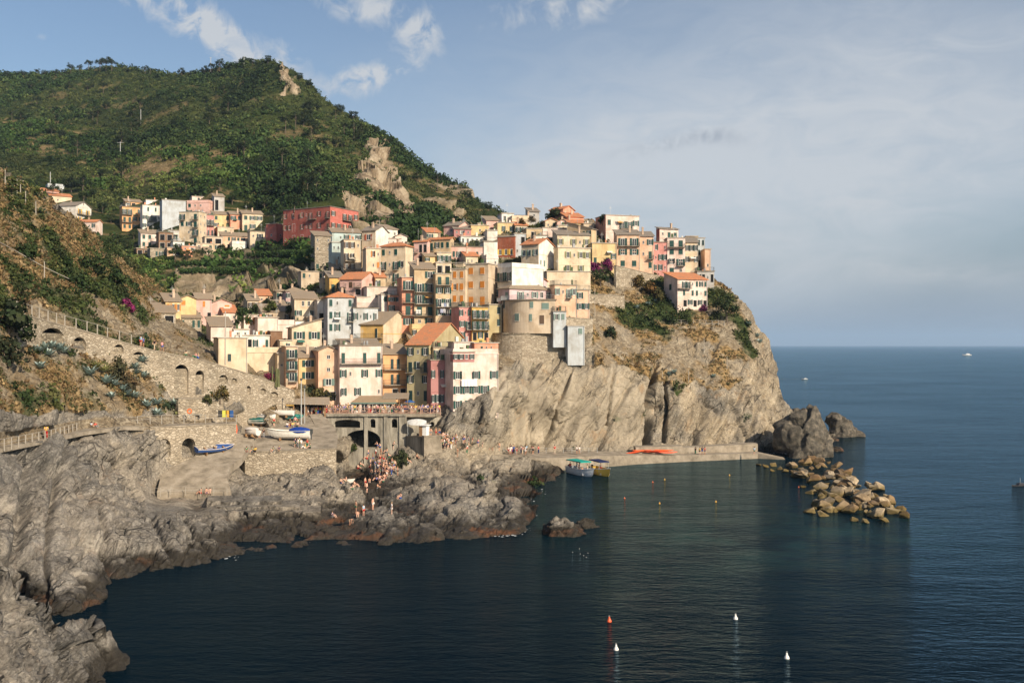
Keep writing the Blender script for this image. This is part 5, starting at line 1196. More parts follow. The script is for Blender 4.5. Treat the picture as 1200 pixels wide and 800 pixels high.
X(274,274,292,386,397,8,'f','white','o','','.s','white step house under the amber shuttered house',D=212)
X(220,220,232,263,276,8,'f','pinkw','d','','s/s','pale slice of house behind the tall cream apartment house',D=384)
X(186,186,196,283,291,8,'f','white','g','','w','small white annex above the stone cellar house',D=381)
X(290,290,304,352,363,8,'sG','cream','b','','.w','small cream house half hidden by the pergola bushes',dD=-1)
X(262,262,278,366,378,8,'sT','pinkw','n','','.s','little pinkish house with red coping right of the pink gabled cottage',dD=-1)
X(232,232,246,362,375,8,'f','peach','b','','aw','peach ground floor block under the flat fronted pink house',dD=-2)
X(346,346,360,376,386,8,'t','white','g','','.w','white terrace box above the cream house with two green shuttered windows',dD=-1)
X(427,427,438,322,334,10,'f','cream','b','','.w','cream slice of house right of the pink orange roofed one',dD=-1)
X(440,440,452,325,340,10,'sT','tan','g','','w.','small tan house below the cream hipped roof house',dD=-1.5)
X(460,460,472,335,350,10,'f','cream','d','','w/.','cream slice of wall left of the slim salmon tower',dD=-.5)
X(498,498,510,300,315,12,'sG','yellow','g','','w./.','narrow yellow house between brown balconies and tall tan house',dD=-.5)
X(512,512,529,296,310,12,'f','cream','g','','w.w','cream house above the roof loggia',dD=-1)
X(546,546,560,300,312,12,'sT','cream','n','','.s.','cream attic with ochre awning above the broad beige house',dD=0)
X(570,570,584,302,314,12,'p','white','n','','.s','white parapet block left of the white cube house',dD=0)
X(628,628,642,276,288,12,'t','white','g','','.w','white terrace house behind the bright white gable',dD=1)
X(654,654,668,264,276,12,'f','cream','g','','w.','cream cube below the little rose gable',dD=0)
X(684,684,696,262,272,14,'f','beige','d','','.s','beige cube between low yellow house and large pink house',dD=1)
X(604,604,618,264,275,12,'sT','cream','g','','w.','low cream house with orange roof above the pale blue grey one',dD=0)
X(588,588,602,250,262,12,'f','white','n','','o.','white rooftop room on the yellow house near the pergola',dD=2,name='roof_room')
X(570,570,584,258,268,12,'sG','pink','n','','.s','small pink house on the crest left of the yellow pergola house',dD=1)
X(500,500,516,272,282,12,'sT','cream','g','','w.','cream house with orange roof lowest on the mountain side of the crest',dD=1)
X(452,452,466,268,279,30,'sG','white','n','','.s','white shed roofed house behind the beige gabled tower',dD=3)
X(390,390,402,315,326,10,'sG','beige','g','','w.','beige house at the foot of the sea green tower',dD=-.5)
X(412,412,424,398,408,10,'p','pinkw','n','','..','pinkish roof terrace behind the broad pale pink house',dD=-.5)
X(482,482,494,398,408,12,'sG','tan','g','','w','small tan house left of the bright orange roof',dD=-.5)
X(303,303,318,346,356,8,'sT','peach','n','','.s','peach hut with orange roof among the pergola trees',dD=1,name='hut')
X(356,356,370,327,337,8,'sG','tan','g','','.w','tan house under the beige low block with green windows',dD=-1)
# round house: curved body
def round_house():
    root=thing('house','round fronted beige house crowning the rubble bastion','house',(0,0,0)); HOUSES.append(root)
    D=219.8; zt=H-(351.5-HV)/F*D; zb=H-(389-HV)/F*D
    pts=[]
    for i in range(17):
        a=R(178+i*5.6); pts.append((5.1+7.4*math.cos(a), 227.6+7.6*math.sin(a)))
    pts+=[(9.6,220.2),(9.7,232),(-2.3,232)]
    n=len(pts); b=MB(); b.add([(x,y,zb-.3) for x,y in pts]+[(x,y,zt) for x,y in pts],[(i,(i+1)%n,n+(i+1)%n,n+i) for i in range(n)]+[tuple(range(n,2*n))])
    o=b.build('wall',MT['plaster'],root); o.color=(*WC['beige'],1)
    b=MB(); cx,cy=3.6,226; e=[(cx+(x-cx)*1.05,cy+(y-cy)*1.05) for x,y in pts]; b.add([(x,y,zt+.003) for x,y in e]+[(x,y,zt+.22) for x,y in e],[(i,(i+1)%n,n+(i+1)%n,n+i) for i in range(n)]+[tuple(range(n,2*n)),tuple(range(n-1,-1,-1))])
    b.build('terrace_slab',MT['concrete'],root)
    b=MB()
    for (x0,y0),(x1,y1) in zip(e[:-3],e[1:-2]):
        for k in range(4):
            t=k/4; x=x0+(x1-x0)*t; y=y0+(y1-y0)*t; b.tube((x,y,zt+.2),(x,y,zt+1.15),.02,n=4)
        b.tube((x0,y0,zt+1.15),(x1,y1,zt+1.15),.03,n=4); b.tube((x0,y0,zt+.7),(x1,y1,zt+.7),.015,n=4)
    b.build('railing',MT['steel'],root)
    def win(u,v,w,h,col):
        # ray against outline
        k=(u-600)/F; best=None
        for i in range(len(pts)-3+0):
            (x0,y0),(x1,y1)=pts[i],pts[i+1]; dx,dy=x1-x0,y1-y0; den=dx-k*dy
            if abs(den)<1e-6: continue
            t=(k*y0-x0)/den
            if 0<=t<=1:
                Y=y0+t*dy
                if best is None or Y<best[0]: best=(Y,x0+t*dx,math.atan2(dy,dx))
        if not best: return
        Y,Xx,a=best; z=H-(v-HV)/F*Y; M=Matrix.Translation((Xx,Y,z))@Matrix.Rotation(a,4,'Z')@Matrix.Translation((-w/2,0,-h/2))@Matrix.Diagonal((w,1,h,1))
        o=obj('window',UW,None,root); o.matrix_local=M
        for q in (0,1):
            s=obj('shutter',US,None,o); s.location=(q*.5,-.055,0); s.scale=(.495,1,1); s.color=(*SH[col],1)
    for u,v,w,h,c in [(591,357,.9,1.6,'d'),(623,357,.75,1.4,'k'),(639,358.5,1.6,1.4,'k'),(606,371.5,1.1,1.6,'k'),(622,372,.6,1.6,'k'),(635,374.5,1.0,2.0,'b')]: win(u,v,w,h,c)
round_house()
# ---------------------------------------------------------------- trees and plants
bpy.context.view_layer.update(); DG=bpy.context.evaluated_depsgraph_get()
def hit(u,v,skip=None,maxd=2000):
    """first surface seen through a point of the picture, as a world position"""
    o=Vector((0,0,H)); d=Vector(((u-600)/F,1,-(v-HV)/F)).normalized()
    ok,loc,nor,idx,ob,mx=scene.ray_cast(DG,o,d,distance=maxd)
    while ok and ob.name.split('.')[0] in ('maquis','scrub','dry_grass','window','railing'):
        ok,loc,nor,idx,ob,mx=scene.ray_cast(DG,loc+d*.3,d,distance=maxd)
    return (loc,nor) if ok else (None,None)
def ground(x,y,zfrom=400):
    ok,loc,nor,idx,ob,mx=scene.ray_cast(DG,Vector((x,y,zfrom)),Vector((0,0,-1)))
    while ok and ob.name.split('.')[0] in ('maquis','scrub','dry_grass'):
        ok,loc,nor,idx,ob,mx=scene.ray_cast(DG,loc-Vector((0,0,.2)),Vector((0,0,-1)))
    return loc if ok else Vector((x,y,0))
def tree_proto(name,h,cr,kind,seed,nl=60,leaf=.16):
    """unit trees: trunk with limbs, crown of leaf clumps spread through its volume"""
    r=np.random.RandomState(seed); root=bpy.data.objects.new(name,None)
    link(root); b=MB(); P=[];S=[]
    if kind=='pine':
        b.tube((0,0,-.5),(0.1,0,h*.55),.16,.11,7); b.tube((.1,0,h*.55),(.15,.1,h*.9),.11,.05,6)
        for i in range(14):
            a=r.rand()*6.28; rr=cr*(.25+.7*r.rand()); z=h*(.62+.3*r.rand())
            P.append((rr*math.cos(a),rr*math.sin(a),z)); S.append(cr*(.28+.2*r.rand())); b.tube((.1,0,z-h*.12),P[-1],.05,.02,4)
    elif kind=='cypress':
        b.tube((0,0,-.3),(0,0,h*.8),.12,.04,6)
        for i in range(16): z=h*(.12+.84*i/16); P.append((r.normal()*.1,r.normal()*.1,z)); S.append(cr*(1-.75*abs(i/16-.3)))
    elif kind=='round':
        b.tube((0,0,-.6),(.1,.05,h*.4),.2,.14,7)
        for i in range(22):
            d=r.normal(size=3); d/=np.linalg.norm(d); q=np.array([0,0,h*.6])+d*np.array([cr,cr,h*.36])*(.45+.5*r.rand())
            P.append(tuple(q)); S.append(cr*(.25+.22*r.rand()))
            if i%3==0: b.tube((.1,.05,h*.35),tuple(q),.07,.02,4)
    elif kind=='bush':
        b.tube((0,0,-.5),(0,0,h*.4),.08,.05,5)
        for i in range(16):
            d=r.normal(size=3); d/=np.linalg.norm(d); d[2]=abs(d[2]); q=d*np.array([cr,cr,h*.75])*(.35+.5*r.rand()); P.append(tuple(q)); S.append(cr*(.28+.22*r.rand()))
    P=np.array(P);S=np.array(S); k=r.rand(len(P)); T=np.ones((len(P),3))*(.55+.8*k)[:,None]; T[:,0]*=1+.25*(k>.7)
    V,f,t=leafcloud(P,S,T,nl,leaf,.8,seed+1)
    o=leaf_obj('crown',V,f,t,MT['leafobj']); o.parent=root; kids[root.name]=[o]
    o2=b.build('trunk',MT['bark']); o2.parent=root; kids[root.name].append(o2)
    return root
used_proto=set()
def plant(proto,p,s,rz,label,cat,col,group=None,name=None,crown='crown'):
    c=proto.copy(); C.objects.link(c); c.name=name or proto.name.split('.')[0]
    c.location=p; c.scale=(s,s,s) if not isinstance(s,tuple) else s; c.rotation_euler=(0,0,rz)
    kids[c.name]=[]
    for ch in kids[proto.name]:
        q=ch.copy(); C.objects.link(q); q.parent=c; kids[c.name].append(q)
        if ch.name.startswith('crown'): q.color=(*col,1)
    return tag(c,label,cat,group)
PR={'pine':[tree_proto('pine_tree',8,2.6,'pine',s) for s in (1,2)],'round':[tree_proto('broadleaf_tree',6,2.6,'round',s) for s in (3,4,5)],
    'bush':[tree_proto('bush',2,1.2,'bush',s,50,.2) for s in (6,7)],'cypress':[tree_proto('cypress_tree',7,.9,'cypress',8)]}
def hz(): return random.uniform(0,6.28)
rt=random.Random(42)
def W_(u,D): x=(u-600)/F*D; g_=ground(x,D); return Vector((x,D,min(g_.z,62)-.3))
ridge_v=lerp_line(ridge)
for u,s,k in [(8,1.0,'round'),(22,1.1,'round'),(28,1.2,'round'),(44,1.0,'pine'),(53,1.1,'round'),(66,1.1,'round'),(74,.9,'round'),(83,1.3,'pine'),(93,1.1,'pine'),(104,1.5,'pine'),(117,1.7,'pine'),(124,1.8,'pine'),(131,1.6,'pine'),(150,.8,'round'),(170,1.1,'pine'),(176,.9,'pine'),(213,1.2,'round'),(225,.9,'round'),(241,1.3,'round'),(248,1.2,'pine'),(257,1.5,'pine'),(270,.9,'round'),(288,1.0,'round'),(296,.9,'round'),(314,1.1,'round'),(351,1.0,'round'),(363,1.1,'round'),(398,1.2,'round'),(414,1.2,'round'),(441,1.0,'round'),(456,.9,'round'),(470,.9,'round'),(519,.8,'round'),(548,.9,'round'),(572,.9,'round')]:
    p,_=hit(u,float(ridge_v(u))+3)
    if p: plant(rt.choice(PR[k]),p-Vector((0,0,.5)),s,hz(),'dark pine standing on the mountain skyline' if k=='pine' else 'round dark tree on the mountain skyline','tree',(.02,.034,.014),'trees on the mountain skyline')
for i in range(95):
    for _ in range(20):
        u=rt.uniform(0,540); v=rt.uniform(100,235)
        if v>float(ridge_v(u))+12 and not inpoly(np.array([u]),np.array([v]),ROCK_H)[0]: break
    p,_=hit(u,v)
    if not p or p.y<330: continue
    k=rt.choice(['round','round','pine']); side='left half of the mountain' if u<200 else ('central spur of the mountain' if u<420 else 'seaward flank of the mountain')
    plant(rt.choice(PR[k]),p-Vector((0,0,.6)),rt.uniform(.8,1.5),hz(),('slim pine ' if k=='pine' else 'round dark tree ')+'on the '+side,'tree',rt.choice([(.016,.028,.01),(.022,.036,.012),(.03,.045,.015)]),'trees scattered over the mountain')
def T(kind,u,v,s,label,col,cat='tree',name=None,dz=0):
    p,_=hit(u,v)
    if not p: return
    return plant(rt.choice(PR[kind]),p+Vector((0,0,dz-.3)),s,hz(),label,cat,col,name=name)
OP=W_(408,300); plant(rt.choice(PR['round']),OP,1.15,1.0,'pink flowering oleander tree in front of the red palace end wall','tree',(.06,.055,.025),name='oleander_tree')
T('bush',377,466,1.9,'sparse olive tree in front of the peach gabled house',(.09,.085,.03),cat='tree',name='olive_tree')
T('bush',284,376,(1.9,1.9,2.6),'dense green bush climbing beside the pink gabled cottage',(.035,.06,.018),cat='bush')
T('bush',300,366,2.0,'leafy bush under the pergola right of the cottages',(.04,.06,.018),cat='bush')
T('bush',317,364,1.8,'small fruit tree by the lilac pink house',(.06,.08,.02),cat='tree',name='fruit_tree')
T('bush',341,364,1.4,'green shrub at the foot of the lilac pink house',(.05,.07,.02),cat='bush')
T('round',704,336,.85,'big dark shrub under the bougainvillea by the yellow house',(.03,.05,.018),cat='bush',name='garden_shrub')
T('bush',697,318,2.2,'purple bougainvillea beside the bright yellow house, left hand one',(.16,.02,.10),cat='bush',name='bougainvillea')
T('bush',712,314,2.0,'purple bougainvillea beside the bright yellow house, right hand one',(.13,.02,.08),cat='bush',name='bougainvillea')
T('bush',150,362,1.5,'purple bougainvillea over the terrace above the arcaded wall',(.12,.015,.07),cat='bush',name='bougainvillea')
T('bush',822,367,1.8,'purple bougainvillea in front of the white cape house',(.13,.03,.08),cat='bush',name='bougainvillea')
T('bush',316,444,1.2,'row of magenta flowers at the foot of the long cream wall',(.16,.02,.06),cat='bush',name='bougainvillea')
T('round',852,378,1.25,'big dark bush leaning out at the seaward edge of the cape',(.028,.045,.016),cat='bush',name='cape_shrub')
T('bush',838,374,1.8,'round bush left of the big dark cape bush',(.04,.055,.018),cat='bush')
T('bush',786,378,1.8,'green hedge clump below the left corner of the white cape house',(.03,.05,.015),cat='bush')
T('bush',805,378,1.7,'green hedge clump below the middle of the white cape house',(.035,.055,.015),cat='bush')
T('bush',760,345,2.6,'tall dry shrub on the slope between rubble walls on the cape',(.09,.06,.02),cat='bush')
T('bush',748,334,2.4,'olive brown shrub hanging over the cape garden wall',(.09,.07,.022),cat='bush')
T('bush',772,350,2.4,'green brown shrub left of the white cape house',(.05,.055,.02),cat='bush')
T('bush',714,394,1.8,'dark green shrub alone in the dry grass above the cliff',(.02,.035,.015),cat='bush')
T('bush',10,392,3.4,'large dark bush at the left end of the arcaded wall',(.022,.035,.014),cat='bush')
T('bush',4,420,2.6,'dark bush below the left end of the arcaded wall',(.03,.04,.018),cat='bush')
T('bush',136,444,(1.8,1.8,2.6),'tall grey green shrub growing between the agaves',(.06,.06,.03),cat='bush')
T('bush',148,452,1.7,'brown green shrub just right of the tall shrub among agaves',(.07,.06,.03),cat='bush')
T('bush',258,466,1.6,'dry shrub growing on the square block of rubble wall',(.10,.085,.03),cat='bush')
T('bush',242,470,1.0,'little green shrub on the square block of rubble wall',(.05,.06,.02),cat='bush')
T('bush',462,545,(1.4,1.4,1.5),'green bush growing out of the rocks under the bathing deck',(.04,.05,.02),cat='bush')
T('bush',473,540,1.6,'ivy clump hanging beside the dark wall under the bathing deck',(.03,.045,.018),cat='bush')
T('bush',413,528,1.1,'ferny green clump beside the stream arch',(.05,.07,.02),cat='bush')
for i,(u,v,s) in enumerate([(612,262,1.3),(622,258,1.2),(634,256,1.4)]): T('bush',u,v,s,['left','middle','right'][i]+' one of three bushes on the crest left of the lone salmon house',(.07,.06,.03),cat='bush')
for i,(u,v,s) in enumerate([(650,254,.95),(684,256,.9),(697,258,.8),(706,260,.7)]): T('bush',u,v,s*2.4,['dark tree behind the roof of the lone salmon house','feathery tree just right of the lone salmon house','middle dark tree on the crest between salmon and large pink houses','right hand dark tree touching the large pink house'][i],(.025,.04,.016),name='crest_tree')
for i,(u,v,s) in enumerate([(82,330,2.3),(95,322,2.6),(108,318,2.6),(120,326,2.5),(132,334,2.4),(100,340,2.2),(118,345,2.2),(88,304,2.2),(142,346,1.8),(66,300,1.9),(30,300,1.9),(14,322,2.2),(40,322,2.0),(150,312,1.8),(128,312,1.9),(112,300,1.8),(75,316,1.8),(55,334,1.8),(20,346,2),(60,285,1.7)]):
    T('bush',u,v,s,('dense green bush on the left hillside ' + ('above the arcaded wall' if u<70 else 'below the far left houses')),rt.choice([(.022,.042,.012),(.03,.05,.016),(.04,.055,.02)]),cat='bush')
for i,(u,v,s) in enumerate([(205,304,.9),(218,308,.8),(232,306,.8),(150,296,.9),(140,288,.8),(157,280,.7),(260,298,.7),(312,296,.6),(322,302,.7),(345,292,.7),(356,290,.7),(130,262,.8),(120,250,.9),(98,238,.9),(110,232,.8),(330,258,.9),(345,246,1.0),(372,236,1.1),(385,234,1.0),(272,240,.9),(290,245,.8),(310,246,.9)]):
    T('round',u,v,s,'bushy green tree '+('below the upper village houses' if v>280 else ('between the far left houses and the upper village' if u<140 else 'on the slope between upper village and red palace')),rt.choice([(.02,.036,.012),(.03,.048,.015)]))
for l in PR.values():
    for p in l:
        for c in kids[p.name]: bpy.data.objects.remove(c)
        bpy.data.objects.remove(p)
# agaves: rosettes of thick pointed leaves
def agave_mesh(seed,n=26,up=.6):
    r=random.Random(seed); b=MB()
    for i in range(n):
        a=i*2.4+r.uniform(-.2,.2); el=R(15+60*i/n)*1; L=r.uniform(.8,1.1)*(1-.25*i/n); w=.11
        ca,sa=math.cos(a),math.sin(a); pts=[]
        for k,(t,ww) in enumerate([(0,.7),(.35,1),(.7,.7),(1,.02)]):
            rad=L*t*math.cos(el*(1-.25*t)); z=L*t*math.sin(el)+.06-.12*t*t
            for s in (-1,1): pts.append((rad*ca-s*w*ww*sa,rad*sa+s*w*ww*ca,z+abs(s)*.03*ww))
        b.add(pts,[(0,1,3,2),(2,3,5,4),(4,5,7,6)])
    return b.mesh('agave')
AGM=[agave_mesh(s) for s in (1,2,3)]
MT['agave']=mat('agave_leaf',fn=lambda g,b:g.set(b.inputs['Base Color'],g.mix(g.noise(g.coord(),3),objcol(g),(.12,.16,.12))),rough=.6)
for m in AGM: m.materials.append(MT['agave'])
AG=[(44,413,1.5),(52,410,1.6),(60,409,1.6),(68,411,1.7),(76,414,1.4),(57,417,1.4),(47,432,1.5),(40,419,1.2),(105,440,1.9),(124,450,2.1),(135,452,1.4),(153,450,1.7),(158,432,1.6),(167,424,1.5),(168,442,1.5),(160,438,1.3),(144,458,1.5),(148,464,1.6),(158,466,1.5),(172,477,1.6),(184,474,1.5),(184,487,1.6),(206,474,1.4),(130,466,1.3),(112,432,1.6),(122,436,1.5),
 (744,353,1.5),(746,362,1.5),(760,358,1.4),(768,354,1.2),(784,440,1.3),(790,437,1.2),(877,381,1.5),(887,395,1.6),(890,402,1.5),(855,412,1.1),(836,442,1.2)]
for i,(u,v,s) in enumerate(AG):
    p,_=hit(u,v)
    if not p: continue
    yel=i in (24,25)
    o=obj('agave',AGM[i%3]); o.location=p-Vector((0,0,.1)); o.scale=(s*1.3,s*1.3,s*1.3); o.rotation_euler=(0,0,hz()); o.color=(.42,.38,.10,1) if yel else (.46,.57,.54,1)
    tag(o,('yellow green agave' if yel else ('large ' if s>1.55 else ('mid sized ' if s>1.35 else 'small '))+'blue grey agave')+(' on the slope below the arcaded wall' if u<230 else (' high on the cape slope' if v<370 else (' at the seaward edge of the cape' if u>850 else ' above the cliff on the cape'))),'agave','agaves on the slopes')
# tall cactus
def cactus():
    p,_=hit(322,452)
    b=MB(); r=random.Random(3)
    for i in range(11):
        x=r.uniform(-.9,.9); y=r.uniform(-.3,.3); h=r.uniform(2,3.6); b.tube((x,y,-.2),(x+r.uniform(-.2,.2),y,h),.13,.11,7); b.lathe([(.11,0),(.06,.1)],7,Matrix.Translation((x,y,h)))
    o=b.build('cactus',mat('cactus',(.12,.13,.055))); o.location=p; tag(o,'tall clump of column cactus by the orange building','cactus')
cactus()
# vineyard rows on the terraces left of the spur
def vines():
    n=0
    for (u0,u1,v,k) in [(212,268,322,'lowest on the left'),(205,262,313,'second from the bottom on the left'),(268,330,312,'long row in the middle'),(292,352,302,'long row near the red palace'),(335,368,312,'short row at the right'),(262,300,322,'short low row in the middle'),(330,368,302,'short upper row at the right')]:
        pts=[hit(u0+(u1-u0)*i/22,v-(i/22)*3)[0] for i in range(23)]; pts=[p for p in pts if p]
        if len(pts)<3: continue
        P=np.array([tuple(p+Vector((0,0,1.1))) for p in pts]); P=np.repeat(P,2,0)+rng.normal(size=(len(P)*2,3))*.3
        V,f,t=leafcloud(P,np.full(len(P),1.25),np.tile(np.array([.035,.065,.018]),(len(P),1)),60,.16,.7,50+n)
        root=thing('vine_row','vine row on terraces below the red palace, '+k,'vines',pts[0],group='vine rows on the farm terraces')
        V=V-np.array(tuple(pts[0])); leaf_obj('foliage',V,f,t,MT['leaf'],root)
        b=MB()
        for p in pts[::3]: q=p-pts[0]; b.tube(q-Vector((0,0,.3)),q+Vector((0,0,1.6)),.06,n=5)
        b.build('stakes',MT['bark'],root); n+=1
vines()
# ---------------------------------------------------------------- boats and harbour things
def hull(L,W,Dp,name='hull',n=14,m=9,bow=.35,open_=True,stern=.75,rake=.25):
    """lofted hull, bow to +x, keel at z=0"""
    V=[];fs=[]
    for i in range(n):
        t=i/(n-1); x=-L/2+L*t
        w=W/2*(stern+(1-stern)*min(1,t/.35) if t<.35 else max(.02,(1-((t-.35)/.65)**2.4)))
        dz=Dp*bow*max(0,(t-.4)/.6)**2+Dp*.08*(1-t); kz=Dp*.55*max(0,(t-.75)/.25)**2
        for j in range(m):
            a=math.pi*j/(m-1); c=math.cos(a); s=math.sin(a)
            y=-w*math.copysign(abs(c)**.6,c); z=kz+(Dp+dz-kz)*(1-abs(s)**.9) if True else 0
            V.append((x+rake*Dp*t*(1-s),y,z))
    for i in range(n-1):
        for j in range(m-1): fs.append((i*m+j,(i+1)*m+j,(i+1)*m+j+1,i*m+j+1))
    fs.append(tuple(range(m-1,-1,-1)))
    b=MB(); b.add(V,fs)
    # deck or inner floor
    if open_:
        sc=.88; V2=[(x*.97,y*sc,z+.02 if False else max(z,Dp*.35)) for x,y,z in V]
        b.add(V2,[f[::-1] for f in fs[:-1]]); 
        k=len(V)
        for i in range(n-1):
            for j in (0,m-1):
                a,c=i*m+j,(i+1)*m+j; b.f.append((a,c,c+k,a+k)); b.mi.append(0)
        b.f.append((0,m-1,m-1+k,k)); b.mi.append(0)
    else:
        for i in range(n-1): b.f.append((i*m,i*m+m-1,(i+1)*m+m-1,(i+1)*m)); b.mi.append(0)
    return b
def canvas(L,W,h,n=10,seed=0):
    r=random.Random(seed); b=MB(); V=[]
    for i in range(n):
        for j in range(7):
            t=i/(n-1); s=j/6*2-1; w=W/2*(1-abs(t*2-1)**3*.6)
            V.append((-L/2+L*t,s*w,h*(1-abs(s)**1.5)*(1-.5*abs(t*2-1)**2)+r.uniform(-.05,.05)-.15*abs(s)))
    b.add(V,[(i*7+j,(i+1)*7+j,(i+1)*7+j+1,i*7+j+1) for i in range(n-1) for j in range(6)]); return b
def col_obj(b,name,m,parent,c,**kw):
    o=b.build(name,m,parent,**kw); o.color=(*c,1); return o
def boat(name,label,cat,p,rz,L,W,Dp,hc,trim=None,cover=None,seats=True,tilt=0,coverpos=(0,1),cradle=True,deck=False,motor=False):
    root=thing(name,label,cat,p,rz); root.rotation_euler=(tilt,0,rz)
    h=hull(L,W,Dp,open_=not deck); col_obj(h,'hull',MT['paint'],root,hc,smooth=False)
    if trim:
        b=MB(); hh=hull(L*1.01,W*1.04,Dp,open_=False); m=9
        for j in (0,m-1):
            for i in range(13):
                a=Vector(hh.v[i*m+j]); c=Vector(hh.v[(i+1)*m+j]); b.tube(a,c,.05,n=5)
        col_obj(b,'gunwale',MT['paint'],root,trim)
    if seats and not deck:
        for x in (-.25,.02,.26): b=MB(); b.box(L*x-.13,L*x+.13,-W*.42,W*.42,Dp*.72,Dp*.78); b.build('thwart',MT['wood'],root)
    if cover:
        b=canvas(L*(coverpos[1]-coverpos[0]),W*1.1,Dp*.55,seed=int(L*10)); o=col_obj(b,'tarpaulin',MT['cloth'],root,cover); o.location=(L*((coverpos[0]+coverpos[1])/2-.5),0,Dp*1.0)
    if cradle: 
        b=MB(); 
        for x in (-.25,.2): b.box(L*x-.1,L*x+.1,-W*.4,W*.4,-.35,.12)
        b.build('cradle',MT['wood'],root)
    if motor:
        b=MB(); b.box(-L/2-.45,-L/2-.05,-.18,.18,Dp*.6,Dp*1.25); b.box(-L/2-.3,-L/2-.15,-.08,.08,-.2,Dp*.6); b.build('outboard_motor',MT['iron'],root)
    return root
def hp(u,v): p,_=hit(u,v); return p
def B(u,v,dz=.35): p=hp(u,v); return p+Vector((0,0,dz))
boat('boat','small boat under a dark green tarpaulin on the boat terrace','boat',B(303,499),R(-15),3.6,1.5,.75,(.5,.5,.45),cover=(.01,.10,.085))
boat('boat','white open boat just behind the green covered one','boat',B(309,493),R(165),4.2,1.6,.8,(.75,.72,.66),trim=(.3,.3,.3))
boat('boat','upturned looking pale dinghy with a rounded cover at the left of the terrace','boat',B(294,513,.45),R(150),3.0,1.7,.9,(.68,.62,.55),cover=(.66,.60,.54),tilt=R(18))
boat('boat','big white motor boat half covered by a royal blue tarpaulin','boat',B(339,516,.4),R(178),7.2,2.3,1.25,(.74,.71,.64),trim=(.5,.48,.42),cover=(.01,.045,.25),coverpos=(.0,.5),seats=False,motor=True)
boat('boat','white boat under the covered restaurant at the back of the terrace','boat',B(329,489),R(172),5.0,1.9,.9,(.76,.73,.68),deck=False)
boat('boat','low boat with a teal tarpaulin beside the lamp posts','boat',B(345,493),R(10),3.0,1.4,.6,(.1,.3,.28),cover=(.02,.19,.15))
boat('rowing_boat','blue wooden rowing boat with white interior hauled up on the slipway','boat',B(251,530,.25),R(46),6.4,1.8,.7,(.035,.09,.27),trim=(.6,.55,.5),tilt=R(20))
boat('rowing_boat','white rowing boat with bathers in the rocky inlet','boat',Vector(at(400,566,sea_D(566)))+Vector((0,0,-.1)),R(5),4.6,1.5,.7,(.7,.66,.6),cradle=False)
def tour(label,u,v,rz,L,W,hc,cc,deckc):
    D=sea_D(v); p=at(u,v,D); root=boat('tour_boat',label,'boat',(p.x,p.y,-.35),rz,L,W,1.5,hc,trim=(.6,.6,.6),seats=False,cradle=False,motor=True)
    b=MB(); b.box(-L*.42,L*.2,-W*.44,W*.44,2.95,3.05); b.box(-L*.43,L*.21,-W*.45,W*.45,2.86,2.95); o=col_obj(b,'canopy',MT['cloth'],root,cc)
    b=MB()
    for x in (-L*.4,-L*.1,L*.18):
        for y in (-W*.42,W*.42): b.tube((x,y,.9),(x,y,2.9),.03,n=5)
    b.build('canopy_frame',MT['steel'],root)
    for y in (-W*.36,W*.28): b=MB(); b.box(-L*.4,L*.25,y,y+.3,.5,.95); col_obj(b,'bench',MT['paint'],root,deckc)
    return root
TB1=tour('white and blue tour boat with a teal canopy moored at the pier',681,556,R(-62),8.5,2.7,(.62,.66,.70),(.015,.30,.25),(.6,.6,.6))
TB2=tour('yellow bowed tour boat with a navy canopy moored at the pier',704,556,R(-70),7.5,2.4,(.62,.40,.05),(.02,.03,.09),(.6,.5,.35))
# kayaks on the pier
KM=None
kc=[(.75,.10,.03),(.72,.14,.04),(.78,.12,.05),(.70,.09,.03)]
def f_shell(g,b): g.set(b.inputs['Base Color'],objcol(g))
MT['shell']=mat('plastic_shell',fn=f_shell,rough=.4,spec=.4)
def kayak():
    b=MB(); V=[]; n=13; m=8
    for i in range(n):
        t=i/(n-1)*2-1; w=.36*(1-abs(t)**2.2)+.01; 
        for j in range(m): a=2*math.pi*j/m; V.append((t*2.0,w*math.cos(a),.17*math.sin(a)*(1-abs(t)**3)+.2+.12*t*t))
    b.add(V,[(i*m+j,(i+1)*m+j,(i+1)*m+(j+1)%m,i*m+(j+1)%m) for i in range(n-1) for j in range(m)]); return b.mesh('kayak')
KM=kayak(); KM.materials.append(MT['shell'])
for i,(u,v) in enumerate([(743,526.5),(752,525.5),(760,527),(766,524.5),(772,526.5),(778,524.5),(783,526)]):
    D=211.5+(i%3)*.7; o=obj('kayak',KM); o.location=((u-600)/F*D,D,1.95+(.3 if i%2 else 0)); o.rotation_euler=(R(rt.uniform(-15,15)),R(-10 if i==0 else 0),R(rt.uniform(-14,14))); o.color=(*kc[i%4],1); o.scale=(1.1,1.1,1.1)
    tag(o,'orange kayak in the pile on the pier under the cliff','kayak','orange kayaks piled on the pier')
# buoys
def buoy(label,v,u,c,s=.8,name='mooring_buoy',cat='buoy',group=None):
    D=sea_D(v); p=at(u,v,D); root=thing(name,label,cat,(p.x,p.y,0),group=group); root.scale=(s,s,s)
    b=MB(); b.lathe([(.02,-.25),(.2,-.15),(.27,0),(.25,.14),(.14,.3),(.09,.42),(.1,.5),(.05,.56),(.01,.58)],14); o=col_obj(b,'float',MT['shell'],root,c,smooth=True)
    b=MB(); 
    for k in range(8): a0=k*math.pi/4; a1=a0+math.pi/4; b.tube((.07*math.cos(a0),0,.64+.07*math.sin(a0)),(.07*math.cos(a1),0,.64+.07*math.sin(a1)),.015,n=5)
    b.build('mooring_ring',MT['steel'],root)
buoy('bright orange mooring buoy near the bottom of the cove',728,714,(.75,.12,.04))
buoy('white mooring buoy just below the orange one',761,722,(.75,.73,.68))
buoy('white mooring buoy right of the orange one, higher up',725,862,(.75,.73,.68))
